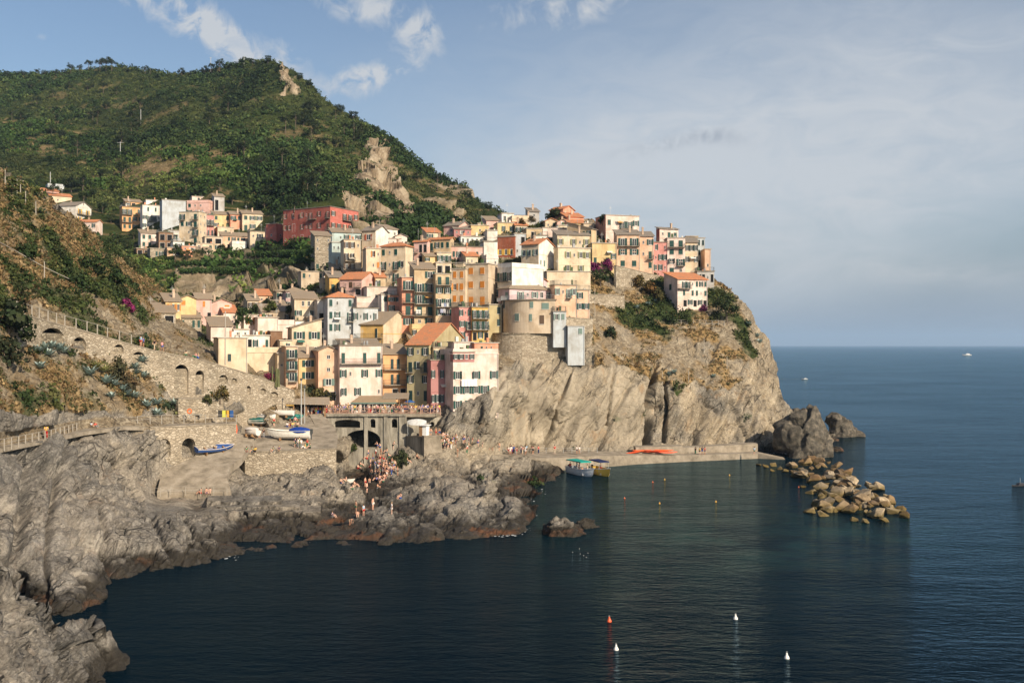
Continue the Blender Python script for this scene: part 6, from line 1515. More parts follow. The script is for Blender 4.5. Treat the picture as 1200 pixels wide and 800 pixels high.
buoy('white mooring buoy furthest right and lowest',771,922,(.75,.73,.68))
for u,v,l in [(855,557,'yellow float nearest the pier end'),(839,588,'yellow float in open water below the pier end'),(936,571,'orange float touching the breakwater stones'),(773,590,'yellow float in the middle of the cove'),(765,565,'red float in the cliff reflection'),(779,562,'yellow float below the kayaks'),(732,584,'orange float right of the tour boats')]:
    buoy(l,v,u,(.75,.42,.05) if 'yellow' in l else (.7,.14,.04),.45,name='marker_float',cat='float',group='small floats marking the harbour')
for i,(u,v) in enumerate([(679,643),(680,649),(684,651),(687,653),(671,647),(689,648)]):
    D=sea_D(v); p=at(u,v,D); b=MB(); b.lathe([(.01,0),(.09,.05),(.12,.12),(.07,.2),(.01,.22)],8); b.box(-.2,.2,-.03,.03,.1,.13)
    o=b.build('gull',MT['white']); o.location=(p.x,p.y,0); o.scale=(.4,.4,.4); o.rotation_euler=(0,0,hz()); tag(o,'white gull sitting on the water below the cove islet','gull','gulls floating in the cove')
# far boats
def motorboat(u,v,L,label,rz,c=(.75,.75,.73)):
    D=sea_D(v); p=at(u,v,D); root=boat('motor_boat',label,'boat',(p.x,p.y,-.3),rz,L,L*.3,L*.13,c,deck=True,cradle=False)
    b=MB(); z=L*.12; b.add([(-L*.3,-L*.1,z),(L*.15,-L*.1,z),(L*.15,L*.1,z),(-L*.3,L*.1,z),(-L*.28,-L*.09,z+L*.13),(L*.02,-L*.09,z+L*.13),(L*.02,L*.09,z+L*.13),(-L*.28,L*.09,z+L*.13)],[(0,3,2,1),(4,5,6,7),(0,1,5,4),(1,2,6,5),(2,3,7,6),(3,0,4,7)])
    col_obj(b,'cabin',MT['shell'],root,c); b=MB(); b.tube((-L*.1,0,z+L*.12),(-L*.1,0,z+L*.4),L*.008,n=5); b.build('mast',MT['steel'],root); return root
motorboat(1133,416.5,20,'white motor yacht far out near the horizon',R(170))
motorboat(943,444.3,4.5,'small white motor boat far beyond the cape',R(160))
motorboat(1194,569,3.2,'little dark boat at the right edge of the picture',R(200),(.03,.03,.035))
def wake():
    p=at(943,444.6,sea_D(444.6)); b=MB(); b.add([(p.x+2,p.y,.03),(p.x+5,p.y+8,.03),(p.x-30,p.y+22,.03),(p.x-24,p.y+2,.03)],[(0,1,2,3)])
    def f(g,b_): g.set(b_.inputs['Base Color'],(.25,.32,.35)); g.set(b_.inputs['Alpha'],g.ramp(g.noise(g.mapv(g.geo(),(.2,.6,1)),1,4),[(.5,0),(.62,.6)]))
    tag(b.build('wake',mat('foam',(.4,.45,.45),.6,fn=f)),kind='structure')
wake()
# ---------------------------------------------------------------- square, restaurant, kiosk
def W(u,D,z=0): return Vector(((u-600)/F*D,D,z))
def canopy_rest():
    root=thing('restaurant_canopy','long restaurant veranda with brown tiled roof and glazed wooden front','canopy',W(413,195.5,DZ))
    L=8.2; b=MB(); b.add([(0,-1.9,2.0),(L+.6,-1.9,2.0),(L,1.9,3.1),(1.2,1.9,3.1),(0,-1.9,2.13),(L+.6,-1.9,2.13),(L,1.9,3.23),(1.2,1.9,3.23)],[(0,3,2,1),(4,5,6,7),(0,1,5,4),(1,2,6,5),(2,3,7,6),(3,0,4,7)])
    o=b.build('roof',MT['tile'],root); o.color=(.30,.23,.15,1)
    b=MB(); b.box(-.1,L+.7,-2.0,-1.86,1.86,2.08); col_obj(b,'gutter',MT['paint'],root,(.12,.2,.17))
    for i in range(6): b=MB(); x=.2+i*1.6; b.box(x-.16,x+.16,-1.75,-1.45,-1.5,1.95); col_obj(b,'pillar',MT['plaster'],root,WC['pinkw'])
    b=MB(); b.box(.2,L+.2,-1.66,-1.55,-1.5,.35); col_obj(b,'parapet',MT['plaster'],root,WC['white'])
    for i in range(5):
        x=.4+i*1.6; o=obj('window',UW,None,root); o.matrix_local=Matrix.Translation((x,-1.6,.4))@Matrix.Diagonal((1.2,1,1.4,1))
canopy_rest()
def canopy_two():
    root=thing('restaurant_canopy','smaller slate coloured canopy with lit counter right of the glazed veranda','canopy',W(449,197,DZ))
    b=MB(); b.add([(0,-1.6,2.7),(5.2,-1.6,2.7),(5,2,3.6),(0,2,3.6),(0,-1.6,2.82),(5.2,-1.6,2.82),(5,2,3.72),(0,2,3.72)],[(0,3,2,1),(4,5,6,7),(0,1,5,4),(1,2,6,5),(2,3,7,6),(3,0,4,7)]); o=b.build('roof',MT['tile'],root); o.color=(.25,.22,.18,1)
    b=MB(); [b.box(x-.06,x+.06,-1.5,-1.38,0,2.75) for x in (.1,1.8,3.4,5)]; b.build('post',MT['wood'],root)
    b=MB(); b.box(1.9,4.9,0,.4,.0,1.0); b.box(1.9,4.9,0,.4,1.7,1.95); b.build('counter',MT['wood'],root)
canopy_two()
def bar():
    root=thing('harbour_bar','open fronted harbour bar with wide grey roof above the boat terrace','building',W(315,190.5,11.2),R(4))
    L=10.8; b=MB(); b.add([(-1.8,-1.8,2.7),(L+1,-2.2,2.4),(L+.2,4.5,3.4),(-1.4,4.5,3.5),(-1.8,-1.8,2.84),(L+1,-2.2,2.54),(L+.2,4.5,3.54),(-1.4,4.5,3.64)],[(0,3,2,1),(4,5,6,7),(0,1,5,4),(1,2,6,5),(2,3,7,6),(3,0,4,7)])
    o=b.build('roof',MT['tile'],root); o.color=(.33,.29,.23,1)
    b=MB(); [b.box(x-.12,x+.12,-1.5,-1.25,-1,2.7) for x in (0,2.4,4.9,7.2,L)]; b.build('post',MT['wood'],root)
    b=MB(); b.box(0,L,3.6,3.9,-1,3.1); b.box(-.2,0,-1,3.9,-1,3.0); b.build('back_wall',MT['dark'],root)  # coloured black to give the shade under the bar roof
    b=MB(); b.box(.2,4.6,-1.1,-.6,-.5,1.05); b.build('counter',MT['wood'],root)
    b=MB(); b.box(.2,5,-1.75,-1.6,2.25,2.6); col_obj(b,'awning',MT['cloth'],root,(.7,.45,.14))
bar()
def fence(name,label,pts,h,sp,m,braces=False,rails=(1.0,),cat='railing',r=.05,post=None):
    """posts and rails along a 3D line; each post is a part"""
    root=thing(name,label,cat,pts[0]); o0=pts[0]; pm=MB(); pm.box(-r,r,-r,r,-.3,h); pmesh=pm.mesh('post'); pmesh.materials.append(m)
    rb=MB(); n=0; carry=0; prev=None
    for a,c in zip(pts[:-1],pts[1:]):
        L=(c-a).length; k=max(1,round(L/sp))
        for i in range(k+(1 if c is pts[-1] else 0)):
            q=a+(c-a)*(i/k)
            o=obj('post',pmesh,None,root); o.location=q-o0
            if prev is not None:
                for rr in rails: rb.tube(prev-o0+Vector((0,0,h*rr)),q-o0+Vector((0,0,h*rr)),r*.55,n=4)
                if braces: rb.tube(prev-o0+Vector((0,0,.1)),q-o0+Vector((0,0,h*.95)),r*.5,n=4); rb.tube(prev-o0+Vector((0,0,h*.95)),q-o0+Vector((0,0,.1)),r*.5,n=4)
            prev=q
    rb.build('rails',m,root); return root
MT['rustwood']=mat('rail_timber',(.42,.27,.20),.8)
MT['palepost']=mat('pale_post',(.36,.33,.28),.7)
fence('promenade_railing','long timber railing with crossed braces along the promenade edge','x' and [W(376,191.9,DZ),W(420,191.9,DZ),W(470,191.9,DZ),W(516,192.2,DZ)],1.15,1.9,MT['rustwood'],True,(1,.12),r=.075)
fence('path_fence','posts and wires fencing the shore path left of the wall with arches',[Vector(((u-600)/F*d,d,13.0)) for u,d in ((-20,112),(5,115.5),(60,128),(90,139))],1.1,1.9,MT['palepost'],rails=(1,.55),r=.05)
fence('path_fence','pale railing along the top of the low wall with two dark arches',[W(146,149.5,13),W(176,152,13.2),W(277,163.4,12.5)],1.05,1.8,MT['palepost'],rails=(1,.5),r=.045)
fence('slipway_railing','low tube railing across the foot of the slipway',[hp(176,581)+Vector((0,0,0)),W(200,146.8,3.2),W(235,147,3.0),W(266,147.3,3.0)],1.0,2.2,MT['palepost'],rails=(1,.5),r=.03)
fence('path_fence','row of white posts on top of the arcaded wall',[Vector(((u-600)/F*(d+.4),d+.4,H-(v-HV)/F*d+.1)) for u,d,v in pl[:6]],1.6,2.3,MT['palepost'],rails=(.95,),r=.06)
fence('pier_railing','thin railing along the pier behind the queue of people',[W(590,205,2.85),W(640,206,2.7),W(700,209,2.4)],1.0,2.0,MT['steel'],rails=(1,.5),r=.035)
fence('garden_railing','white railing below the white house on the cape',[hp(791,381)+Vector((0,0,.2)),hp(820,381)+Vector((0,0,.2)),hp(849,382)+Vector((0,0,.2))],1.1,1.5,MT['palepost'],rails=(1,.5),r=.05)
def pole(name,label,u,vb,h,r,m,cat='pole',arms=0,lamp=False):
    p=hp(u,vb); 
    if p is None: return
    root=thing(name,label,cat,p); b=MB(); b.tube((0,0,-.5),(0,0,h),r,r*.75,8); b.build('shaft',m,root)
    if arms:
        b=MB(); b.box(-arms,arms,-.06,.06,h-.5,h-.35); b.build('crossarm',m,root)
    if lamp: b=MB(); b.lathe([(.05,h),(.22,h+.1),(.2,h+.4),(.05,h+.5)],8); b.build('lantern',MT['iron'],root)
pole('flagpole','tall white pole by the stairs at the left of the cream houses',264,424,9.4,.13,MT['palepost'])
pole('lamp_post','grey lamp post at the corner of the bar, left hand one',353,497,8,.12,MT['steel'],lamp=True)
pole('lamp_post','grey lamp post at the corner of the bar, right hand one',357,496,6.5,.08,MT['steel'],lamp=True)
for u,v,h,a,l in [(165,149,14,0,'pale power pole on the mountain, the tallest one'),(214,119,12,0,'power pole high on the mountain near the skyline'),(247,84,14,1.2,'power pole breaking the mountain skyline'),(141,182,9,1.8,'T shaped power pole above the farm terraces'),(59,216,7,0,'concrete power pole above the pale blue bungalow'),(286,75,7,0,'thin pole on the mountain skyline near the summit')]: pole('power_pole',l,u,v,h*.8,.2,MT['steel'],arms=a)
for u,v,h,l in [(52,330,3.3,'wooden pole carrying the white cable on the left hillside'),(6,222,3.5,'post at the very left of the left hill'),(20,226,2.5,'second post on the brow of the left hill'),(24,232,2.5,'third post on the brow of the left hill'),(42,252,2.5,'lone post in the dry grass of the left hill'),(30,238,2.2,'short post among dry grass below the brow'),(893,0,0,'')][:6]: pole('vine_post',l,u,v,h,.09,MT['palepost'],cat='post')
for u,v,h,l in [(776,447,2.5,'pale crooked post in the dry grass above the cliff'),(807,448,3,'thin white post left of the middle on the cape slope'),(825,412,3.5,'bent white pipe post on the cape slope'),(852,432,3,'short pale post on the right of the cape slope'),(697,372,7,'grey pole on the rubble slope right of the white tower')]: pole('slope_post',l,u,v,h,.08,MT['palepost'],cat='post')
def cable():
    pts=[(-10,284),(20,300),(52,318),(80,331),(110,343)]; b=MB(); P=[hp(u,v) for u,v in pts]; P=[p+Vector((0,0,.7)) for p in P if p]
    for a,c in zip(P[:-1],P[1:]): b.tube(a,c,.07,n=5)
    tag(b.build('water_pipe',MT['palepost']),'pale pipe running down the left hillside','pipe')
cable()
def kiosk():
    root=thing('kiosk','small white ticket kiosk on the bathing deck','kiosk',W(491,187.8,H-(511.9-HV)/F*187),R(-20))
    b=MB(); b.box(0,1.5,0,1.4,0,2.1); col_obj(b,'body',MT['paint'],root,(.75,.75,.72)); b=MB(); b.box(-.2,1.8,-.3,1.6,2.1,2.22); col_obj(b,'roof',MT['paint'],root,(.8,.8,.78))
    b=MB(); b.box(.05,.7,-.03,0,0,2.0); b.build('door',MT['wood'],root)
kiosk()
def tarp_shelter():
    root=thing('sun_shelter','grey cloth sun shelter strung left of the white kiosk','shelter',W(477,189,H-(511-HV)/F*188)); 
    b=canvas(3.6,2.6,.5,seed=4); o=col_obj(b,'canvas',MT['cloth'],root,(.5,.5,.48)); o.location=(1.8,1,2.6); o.rotation_euler=(R(20),0,0)
    b=MB(); [b.tube((x,y,0),(x,y,2.5),.04,n=5) for x in (.1,3.5) for y in (0,2)]; b.build('pole',MT['steel'],root)
tarp_shelter()
def van():
    root=thing('van','small white three wheeled delivery van parked by the restaurant canopy','van',W(470,199,DZ),R(190))
    b=MB(); b.box(-1.5,.3,-.75,.75,.45,1.75); col_obj(b,'cargo_box',MT['shell'],root,(.72,.72,.7),)
    b=MB(); b.add([(.35,-.7,.4),(1.45,-.6,.4),(1.45,.6,.4),(.35,.7,.4),(.35,-.7,1.55),(.95,-.55,1.55),(.95,.55,1.55),(.35,.7,1.55)],[(0,3,2,1),(4,5,6,7),(0,1,5,4),(1,2,6,5),(2,3,7,6),(3,0,4,7)]); cab=col_obj(b,'cab',MT['shell'],root,(.72,.72,.7))
    b=MB(); b.add([(1.0,-.48,1.5),(1.0,.48,1.5),(1.3,.5,.95),(1.3,-.5,.95),(1.05,-.48,1.52),(1.05,.48,1.52),(1.37,.5,.95),(1.37,-.5,.95)],[(0,1,2,3),(7,6,5,4),(0,4,5,1),(2,6,7,3),(1,5,6,2),(0,3,7,4)]); b.build('windscreen',MT['glass'],cab)
    for x,y in ((-1,-.7),(-1,.7),(1,0)): w=MB(); w.tube((x,y-.08,.28),(x,y+.08,.28),.28,n=14); w.build('wheel',MT['iron'],root)
van()
def parasol(u,D,z,c,label,open_=True,h=2.3,r=1.2,name='parasol'):
    root=thing(name,label,'parasol',W(u,D,z)); b=MB(); b.tube((0,0,0),(0,0,h),.03,n=6); b.build('pole',MT['steel'],root)
    b=MB(); b.lathe([(r,h-.4),(r*.5,h-.12),(.02,h+.08)] if open_ else [(.1,h-1.5),(.2,h-.9),(.14,h-.4),(.02,h+.1)],10); col_obj(b,'canopy',MT['cloth'],root,c)
parasol(435,196,DZ,(.02,.06,.25),'open blue parasol among the crowd on the promenade')
parasol(446,196.5,DZ,(.6,.55,.42),'open cream parasol right of the blue one')
parasol(458,197,DZ,(.5,.05,.05),'open dark red parasol by the restaurant')
parasol(480,198,DZ,(.03,.10,.3),'open blue parasol behind the van')
parasol(277,167.5,9.3,(.75,.12,.05),'closed orange red parasol at the top of the slipway',False,2.3)
def ring():
    root=thing('lifebuoy','orange lifebuoy on the railing above the arches','lifebuoy',W(222,162.3,13.2)); b=MB()
    n=16; V=[(math.cos(a)*(.34+.1*math.cos(c)),.1*math.sin(c),1+math.sin(a)*(.34+.1*math.cos(c))) for a in np.linspace(0,6.283,n,endpoint=False) for c in np.linspace(0,6.283,6,endpoint=False)]
    b.add(V,[(i*6+j,((i+1)%n)*6+j,((i+1)%n)*6+(j+1)%6,i*6+(j+1)%6) for i in range(n) for j in range(6)]); col_obj(b,'ring',MT['shell'],root,(.8,.16,.04)); b=MB(); b.tube((0,.05,-.2),(0,.05,1.4),.04,n=5); b.build('stand',MT['steel'],root)
ring()
def bench():
    root=thing('bench','stone bench right of the lifebuoy on the shore path','bench',W(228,164.5,13.1)); b=MB(); b.box(-1.2,1.2,0,.5,.38,.5); b.build('seat',MT['conc_dark'],root); 
    for x in (-1,.8): b=MB(); b.box(x,x+.2,.05,.45,0,.38); b.build('leg',MT['conc_dark'],root)
bench()
for i,(u,c) in enumerate([(258,(.05,.05,.05)),(263,(.6,.6,.1)),(267,(.6,.35,.05)),(271,(.03,.1,.3))]):
    root=thing('info_board',['dark','yellow','amber','blue'][i]+' notice board on the railing at the top of the slipway','sign',W(u,164.3,12.7)); b=MB(); b.box(-.35,.35,-.03,.03,.4,1.5); col_obj(b,'panel',MT['shell'],root,c); b=MB(); b.box(-.03,.03,.03,.08,0,1.5); b.build('post',MT['steel'],root)
# laundry and awnings on a few facades
def laundry(u,v,cols,label,w=.55,h=.9):
    p,n=hit(u,v)
    if p is None: return
    q=p+n*.5; root=thing('laundry',label,'laundry',q,math.atan2(n.x,-n.y)); L=len(cols)*(w+.06)
    b=MB(); b.tube((-L/2-.1,0,0),(L/2+.1,0,0),.012,n=4); b.build('line',MT['steel'],root)
    for i,c in enumerate(cols):
        b=MB(); x=-L/2+i*(w+.06); k=5; V=[(x+w*j/k,.04*math.sin(j*1.7+i)*(1-z),-h*(1-z)) for z in (1,.5,0) for j in range(k+1)]
        b.add(V,[(r_*(k+1)+j,r_*(k+1)+j+1,(r_+1)*(k+1)+j+1,(r_+1)*(k+1)+j) for r_ in range(2) for j in range(k)]); col_obj(b,'cloth',MT['cloth'],root,c)
wh=(.75,.75,.72)
laundry(549,444,[wh,wh,(.7,.72,.75),wh,wh],'five white sheets drying on the white pink cliff house',.6,1.4)
laundry(521,355,[wh,(.3,.35,.5),wh],'pale laundry drying on the tall narrow yellow house')
laundry(490,363,[wh,wh],'white laundry on the tall tan yellow house')
laundry(519,362,[(.35,.38,.5),(.6,.6,.62)],'two grey cloths lower on the tall narrow yellow house',.6,.9)
laundry(557,355,[wh,(.1,.1,.1),wh],'white and black laundry on the roof terrace of the rose house',.6,.8)
laundry(180,258,[(.1,.2,.5),wh,(.6,.2,.2),wh],'coloured laundry on the white house of the upper village',.7,1.0)
laundry(590,349,[wh]*6,'row of white cloth loungers along the round house terrace rail',.6,.8)
# ---------------------------------------------------------------- people
def skin_mesh(pts,edges,radii,sub=1,root=0):
    me=bpy.data.meshes.new('person'); me.from_pydata(pts,edges,[]); o=bpy.data.objects.new('tmp',me); link(o)
    o.modifiers.new('skin','SKIN')
    for i,r in enumerate(radii): me.skin_vertices[0].data[i].radius=(r,r) if not isinstance(r,tuple) else r
    me.skin_vertices[0].data[root].use_root=True
    s=o.modifiers.new('s','SUBSURF'); s.levels=sub; s.render_levels=sub
    bpy.context.view_layer.update(); m2=bpy.data.meshes.new_from_object(o.evaluated_get(bpy.context.evaluated_depsgraph_get()))
    bpy.data.objects.remove(o); m2.polygons.foreach_set('use_smooth',[True]*len(m2.polygons)); return m2
def figure(pose):
    """joint positions for a 1.7 m figure facing -y"""
    J={}
    if pose in ('stand','arms','walk','lean','phone'):
        J=dict(pel=(0,0,.92),che=(0,0,1.28),nec=(0,0,1.45),hea=(0,-.01,1.60),top=(0,0,1.70))
        if pose=='lean': J.update(che=(0,-.12,1.24),nec=(0,-.2,1.38),hea=(0,-.27,1.50),top=(0,-.29,1.6))
        st=.0 if pose!='walk' else .22
        for s,n in ((-1,'l'),(1,'r')):
            f=st*s
            J.update({n+'hip':(.09*s,0,.88),n+'kne':(.10*s,-f*.6-.02,.48),n+'ank':(.11*s,f*-1.0+.03,.08),n+'toe':(.12*s,-f-.13,.03)})
            c=J['che']; J[n+'sho']=(.18*s,c[1],c[2]+.11)
            if pose=='arms' and s==1: J.update({n+'elb':(.30,-.15,1.30),n+'wri':(.20,-.30,1.48),n+'han':(.16,-.33,1.54)})
            elif pose=='phone': J.update({n+'elb':(.24*s,-.12,1.16),n+'wri':(.10*s,-.34,1.34),n+'han':(.07*s,-.38,1.38)})
            elif pose=='lean': J.update({n+'elb':(.24*s,-.30,1.12),n+'wri':(.16*s,-.50,1.08),n+'han':(.12*s,-.56,1.08)})
            else: J.update({n+'elb':(.24*s,.03+f*.4,1.12),n+'wri':(.26*s,-.05+f*.9,.88),n+'han':(.26*s,-.07+f,.79)})
    elif pose=='sit':
        J=dict(pel=(0,.05,.14),che=(0,.12,.50),nec=(0,.10,.66),hea=(0,.06,.80),top=(0,.05,.9))
        for s,n in ((-1,'l'),(1,'r')):
            J.update({n+'hip':(.09*s,.0,.12),n+'kne':(.14*s,-.36,.42),n+'ank':(.12*s,-.60,.08),n+'toe':(.13*s,-.74,.03),n+'sho':(.18*s,.12,.60),n+'elb':(.26*s,-.06,.42),n+'wri':(.18*s,-.26,.44),n+'han':(.14*s,-.34,.45)})
    elif pose=='bend':
        J=dict(pel=(0,.05,.80),che=(0,-.30,.86),nec=(0,-.46,.82),hea=(0,-.60,.74),top=(0,-.68,.68))
        for s,n in ((-1,'l'),(1,'r')):
            J.update({n+'hip':(.09*s,.05,.76),n+'kne':(.12*s,-.06,.42),n+'ank':(.12*s,.05,.08),n+'toe':(.13*s,-.10,.03),n+'sho':(.17*s,-.38,.84),n+'elb':(.2*s,-.42,.56),n+'wri':(.16*s,-.46,.34),n+'han':(.15*s,-.48,.26)})
    return J
RAD=dict(pel=(.13,.10),che=(.145,.10),nec=.052,hea=.095,top=.06,hip=.085,kne=.058,ank=.04,toe=.035,sho=.06,elb=.04,wri=.028,han=.035)
def build_person(pose):
    J=figure(pose); k=list(J); E=[('pel','che'),('che','nec'),('nec','hea'),('hea','top')]
    for n in 'lr': E+=[('pel',n+'hip'),(n+'hip',n+'kne'),(n+'kne',n+'ank'),(n+'ank',n+'toe'),('che',n+'sho'),(n+'sho',n+'elb'),(n+'elb',n+'wri'),(n+'wri',n+'han')]
    rr=lambda j: RAD[j[1:]] if j[0] in 'lr' and j[1:] in RAD else RAD[j]
    body=skin_mesh([J[j] for j in k],[(k.index(a),k.index(b)) for a,b in E],[rr(j) for j in k])
    def sub(js,es,g,mul=1.0,rootj=0,ends={}):
        return skin_mesh([ends.get(j,J[j]) for j in js],[(js.index(a),js.index(b)) for a,b in es],[tuple((x+g)*mul for x in (rr(j) if isinstance(rr(j),tuple) else (rr(j),)*2)) for j in js],1,rootj)
    mid=lambda a,b,t: tuple(J[a][i]+(J[b][i]-J[a][i])*t for i in range(3))
    sj=['pel','che','lsho','rsho','lelb','relb']; shirt=sub(sj,[('pel','che'),('che','lsho'),('che','rsho'),('lsho','lelb'),('rsho','relb')],.022,ends={'lelb':mid('lsho','lelb',.55),'relb':mid('rsho','relb',.55)})
    tj=['pel','lhip','rhip','lkne','rkne','lank','rank']; te=[('pel','lhip'),('pel','rhip'),('lhip','lkne'),('rhip','rkne'),('lkne','lank'),('rkne','rank')]
    trou=sub(tj,te,.022); sh=sub(tj[:5],te[:4],.026,ends={'lkne':mid('lhip','lkne',.6),'rkne':mid('rhip','rkne',.6)})
    hx=J['hea']; t=J['top']; b=MB(); 
    n=8
    M=Matrix.Translation(((hx[0]+t[0])/2,(hx[1]+t[1])/2+.02,(hx[2]+t[2])/2)); b.lathe([(.01,-.11),(.075,-.09),(.105,-.02),(.1,.05),(.06,.1),(.01,.115)],n,M@Matrix.Rotation(R(-20),4,'X'))
    hair=b.mesh('hair',True)
    for m,mm in ((body,'skin'),(shirt,'cloth'),(trou,'cloth'),(sh,'cloth'),(hair,'hair')): m.materials.clear(); m.materials.append(MT[mm])
    return dict(body=body,shirt=shirt,trousers=trou,shorts=sh,hair=hair)
PB={p:build_person(p) for p in ('stand','arms','walk','lean','phone','sit','bend')}
CL={'white':(.75,.73,.70),'black':(.015,.015,.018),'red':(.5,.03,.03),'blue':(.03,.10,.38),'navy':(.02,.03,.09),'grey':(.25,.25,.25),'pink':(.7,.3,.3),'beige':(.5,.4,.28),'green':(.04,.16,.09),'yellow':(.65,.45,.06),'light blue':(.3,.48,.62),'orange':(.7,.2,.05)}
HA=[(.02,.014,.01),(.05,.03,.018),(.10,.06,.03),(.3,.2,.1),(.012,.01,.01)]
SK=[(.62,.36,.25),(.52,.29,.19),(.68,.42,.31),(.42,.22,.14)]
rp=random.Random(99); GROUPS={}
def person(p,pose,where,group,bather=False,rz=None,top_=None,bot_=None,s=None):
    P=PB[pose]; o=obj('person',P['body']); o.location=p; o.rotation_euler=(0,0,rz if rz is not None else rp.uniform(-1.2,1.2)); k=s or rp.uniform(.93,1.06); o.scale=(k,k,k); o.color=(*rp.choice(SK),1)
    h=obj('hair',P['hair'],None,o); h.color=(*rp.choice(HA),1)
    tc=top_ or rp.choice(['white','white','black','red','blue','navy','grey','pink','beige','green','light blue','black','yellow']); bc=bot_ or rp.choice(['black','navy','blue','grey','beige','white','red','green'])
    act={'sit':'sitting','bend':'bending down','lean':'leaning forward','walk':'walking','arms':'with one arm raised','phone':'holding both hands up','stand':'standing'}[pose]
    if bather:
        c=obj('swim_shorts',P['shorts'],None,o); c.color=(*CL[bc],1); lab=f'bather in {bc} shorts {act} {where}'
    else:
        c=obj('shirt',P['shirt'],None,o); c.color=(*CL[tc],1); long=rp.random()<.45
        c=obj('trousers' if long else 'shorts',P['trousers' if long else 'shorts'],None,o); c.color=(*CL[bc],1); lab=f'person in {tc} top, {bc} {"trousers" if long else "shorts"}, {act} {where}'
    return tag(o,lab,'person',group)
def pu(u,v,pose,where,group,**kw):
    p,_=hit(u,v)
    if p is not None: return person(p,pose,where,group,**kw)
pose_st=lambda: rp.choice(['stand','stand','walk','arms','phone','lean'])
x=378.0
while x<515:
    person(W(x,rp.choice([192.5,192.6,193.3,194.2]),DZ),rp.choice(['stand','lean','stand','arms','phone','walk']),'at promenade railing, '+('left' if x<415 else ('middle' if x<460 else 'right'))+' part','crowd along the promenade railing',rz=rp.uniform(-.9,.9)); x+=rp.uniform(1.6,2.9)
for i in range(22): person(W(rp.uniform(346,380),rp.uniform(190.5,193),11.5),pose_st(),'by the harbour bar','people outside the harbour bar')
for i in range(16): person(W(rp.uniform(395,520),rp.uniform(195.5,199),DZ),pose_st(),'on the harbour square','people crossing the harbour square',rz=rp.uniform(-3,3))
for u,v,ps in [(304,513,'stand'),(309,513,'stand'),(321,500,'stand'),(346,524,'stand'),(349,525,'stand'),(353,525,'stand'),(357,525,'sit'),(360,525,'stand'),(363,525,'sit'),(351,523,'stand'),(337,500,'sit'),(340,499,'sit'),(343,500,'sit'),(346,499,'stand'),(349,500,'sit')]: pu(u,v,ps,'on the boat terrace','people on the boat terrace')
for u,v in [(289,529.5),(295,529.6),(299,529.6),(320,529),(327,528.5)]: pu(u,v,'sit','on boat terrace edge','people sitting on the terrace edge',rz=rp.uniform(-.4,.4))
n=0
while n<62:
    u=rp.gauss(449,10); v=rp.gauss(550,10)
    if 428<u<472 and 526<v<575 and abs(v-(535+(470-u)*.45))<22:
        pu(u,v,rp.choice(['stand','sit','sit','stand','lean']),'in crowd on rocks below bridge','bathers crowded on the rocks',bather=rp.random()<.62,rz=rp.uniform(-2,2)); n+=1
for i in range(30): pu(rp.uniform(516,548),rp.uniform(516,528),rp.choice(['stand','stand','walk','lean']),'at foot of brown slope','bathers at the foot of the brown slope',bather=rp.random()<.6,rz=rp.uniform(-2,2))
for u,v in [(549,521),(553,519),(547,532),(536,535),(560,523),(565,524),(573,527),(577,528),(585,528)]: pu(u,v,'stand','near the pier path','people near the path to the pier',bather=rp.random()<.3)
for i in range(15): D=rp.uniform(201,205); person(W(rp.uniform(592,625),D,2.85),pose_st(),'queueing on the pier','people queueing on the pier')
for u in (631,650,676,679): person(W(u,205,2.6),'stand','alone on open pier','people queueing on the pier')
for u in (815,820,823,826,884): person(W(u,215.0,1.35),'stand','against the long pier wall','people by the long pier wall')
for u,v,ps,ba in [(417,600,'stand',1),(419,605,'sit',1),(426,604,'stand',0),(437,597,'stand',1),(459,602,'stand',0),(410,615,'bend',1),(469,584,'sit',1),(430,577,'stand',1),(428,570,'stand',1),(413,573,'sit',1),(416,570,'sit',1),(400,566,'sit',1),(405,564,'sit',1),(433,565,'sit',1),(466,557,'stand',1),(489,537,'sit',1),(478,542,'sit',1),(445,567,'stand',1),(443,572,'sit',1),(390,606,'sit',0),(423,546,'sit',1),(420,549,'sit',1)]: pu(u,v,ps,'on rocks by the inlet','people on the low rocks by the inlet',bather=bool(ba),rz=rp.uniform(-1.5,1.5))
for u,ps in ((498,'stand'),(502,'stand'),(505,'walk'),(511,'stand'),(515,'lean')): person(W(u,188.5,H-(511.6-HV)/F*188),ps,'on the bathing deck','people on the bathing deck',bather=True)
for u,v,ps,w in [(54,513,'lean','on the shore path at the left'),(101,503,'stand','resting on the shore path'),(108,504,'sit','resting on the shore path'),(112,504,'sit','resting on the shore path')]: person(W(u,(25-13.1)*F/(v-HV) if u<90 else 143.5,13.05),ps,w,'walkers on the shore path')
for u,d,ps in [(165,165,'stand'),(168,165.5,'stand'),(181,168,'walk'),(190,169,'walk'),(218,172,'sit'),(229,173.5,'sit'),(232,174,'sit'),(336,192,'stand')]: person(Vector(((u-600)/F*d,d,H-(float(np.interp(u,[q[0] for q in pl],[q[2] for q in pl]))-HV)/F*float(np.interp(u,[q[0] for q in pl],[q[1] for q in pl]))+.2)),ps,'above the arcaded wall','walkers above the arcaded wall')
for u in (235,242,246): person(W(u,147.8,2.95),'sit','at the foot of the slipway','bathers at the foot of the slipway',bather=True)
for i in range(9):
    t=i/8; bp=TB1.matrix_world if False else None
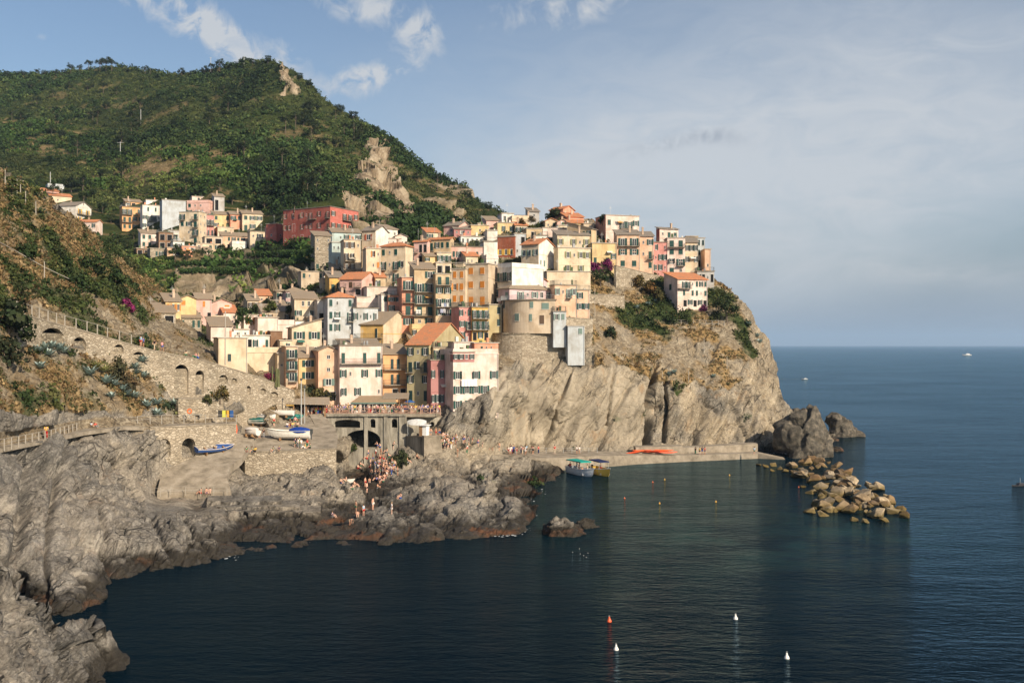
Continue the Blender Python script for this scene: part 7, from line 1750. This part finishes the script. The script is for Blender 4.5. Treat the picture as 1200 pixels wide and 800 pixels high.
for root,n,lab in ((TB1,10,'aboard teal canopied boat'),(TB2,4,'aboard yellow tour boat')):
    M=Matrix.Translation(root.location)@root.rotation_euler.to_matrix().to_4x4()
    for i in range(n):
        q=M@Vector((rp.uniform(-3,2.6),rp.choice([-.75,.75])+rp.uniform(-.1,.1),.75)); person(q,rp.choice(['stand','sit']),lab,'passengers of the tour boats',rz=rp.uniform(-3,3))
for u,z in ((440,11.7),):
    pass
for i in range(7): p=W(rp.uniform(565,578),200,H-(413-HV)/F*199+1.0); 
# ---------------------------------------------------------------- labels: look-alikes are told apart by their place along the row
from bpy_extras.object_utils import world_to_camera_view
bpy.context.view_layer.update()
def finish_labels():
    tops=[o for o in scene.objects if o.parent is None and o.get('label')]; by={}
    for o in tops: by.setdefault(o['label'],[]).append(o)
    ordn=['leftmost','second from left','third from left','fourth from left','fifth from left','sixth from left','seventh from left','eighth from left','ninth from left','tenth from left']
    for lab,l in by.items():
        if len(l)<2: continue
        l.sort(key=lambda o:o.matrix_world.translation.x/o.matrix_world.translation.y)
        n=len(l)
        if n>8 and not l[0]['label'].startswith(('person','bather')) : 
            pass
        for i,o in enumerate(l):
            if i==n-1: s='rightmost'
            elif i<10: s=ordn[i]
            elif n-1-i<10: s=ordn[n-1-i].replace('left','right')
            else: s=f'{i+1}th from left'
            o['label']=lab+', '+s
            if not o.get('group'): o['group']=lab[:40]
finish_labels()

# ---------------------------------------------------------------- air
def haze():
    b=MB(); L=30200; b.box(-L,L,-420,L,-1.2,330)
    o=b.build('haze',None); m=bpy.data.materials.new('sea_air'); m.use_nodes=True; t=m.node_tree; t.nodes.clear()
    v=t.nodes.new('ShaderNodeVolumePrincipled'); v.inputs['Color'].default_value=(.50,.72,1,1); v.inputs['Density'].default_value=.00006; v.inputs['Anisotropy'].default_value=.0
    ou=t.nodes.new('ShaderNodeOutputMaterial'); t.links.new(v.outputs[0],ou.inputs['Volume']); o.data.materials.append(m)
    tag(o,'thin blue sea air between the viewer and the mountain','haze',kind='stuff')
haze()
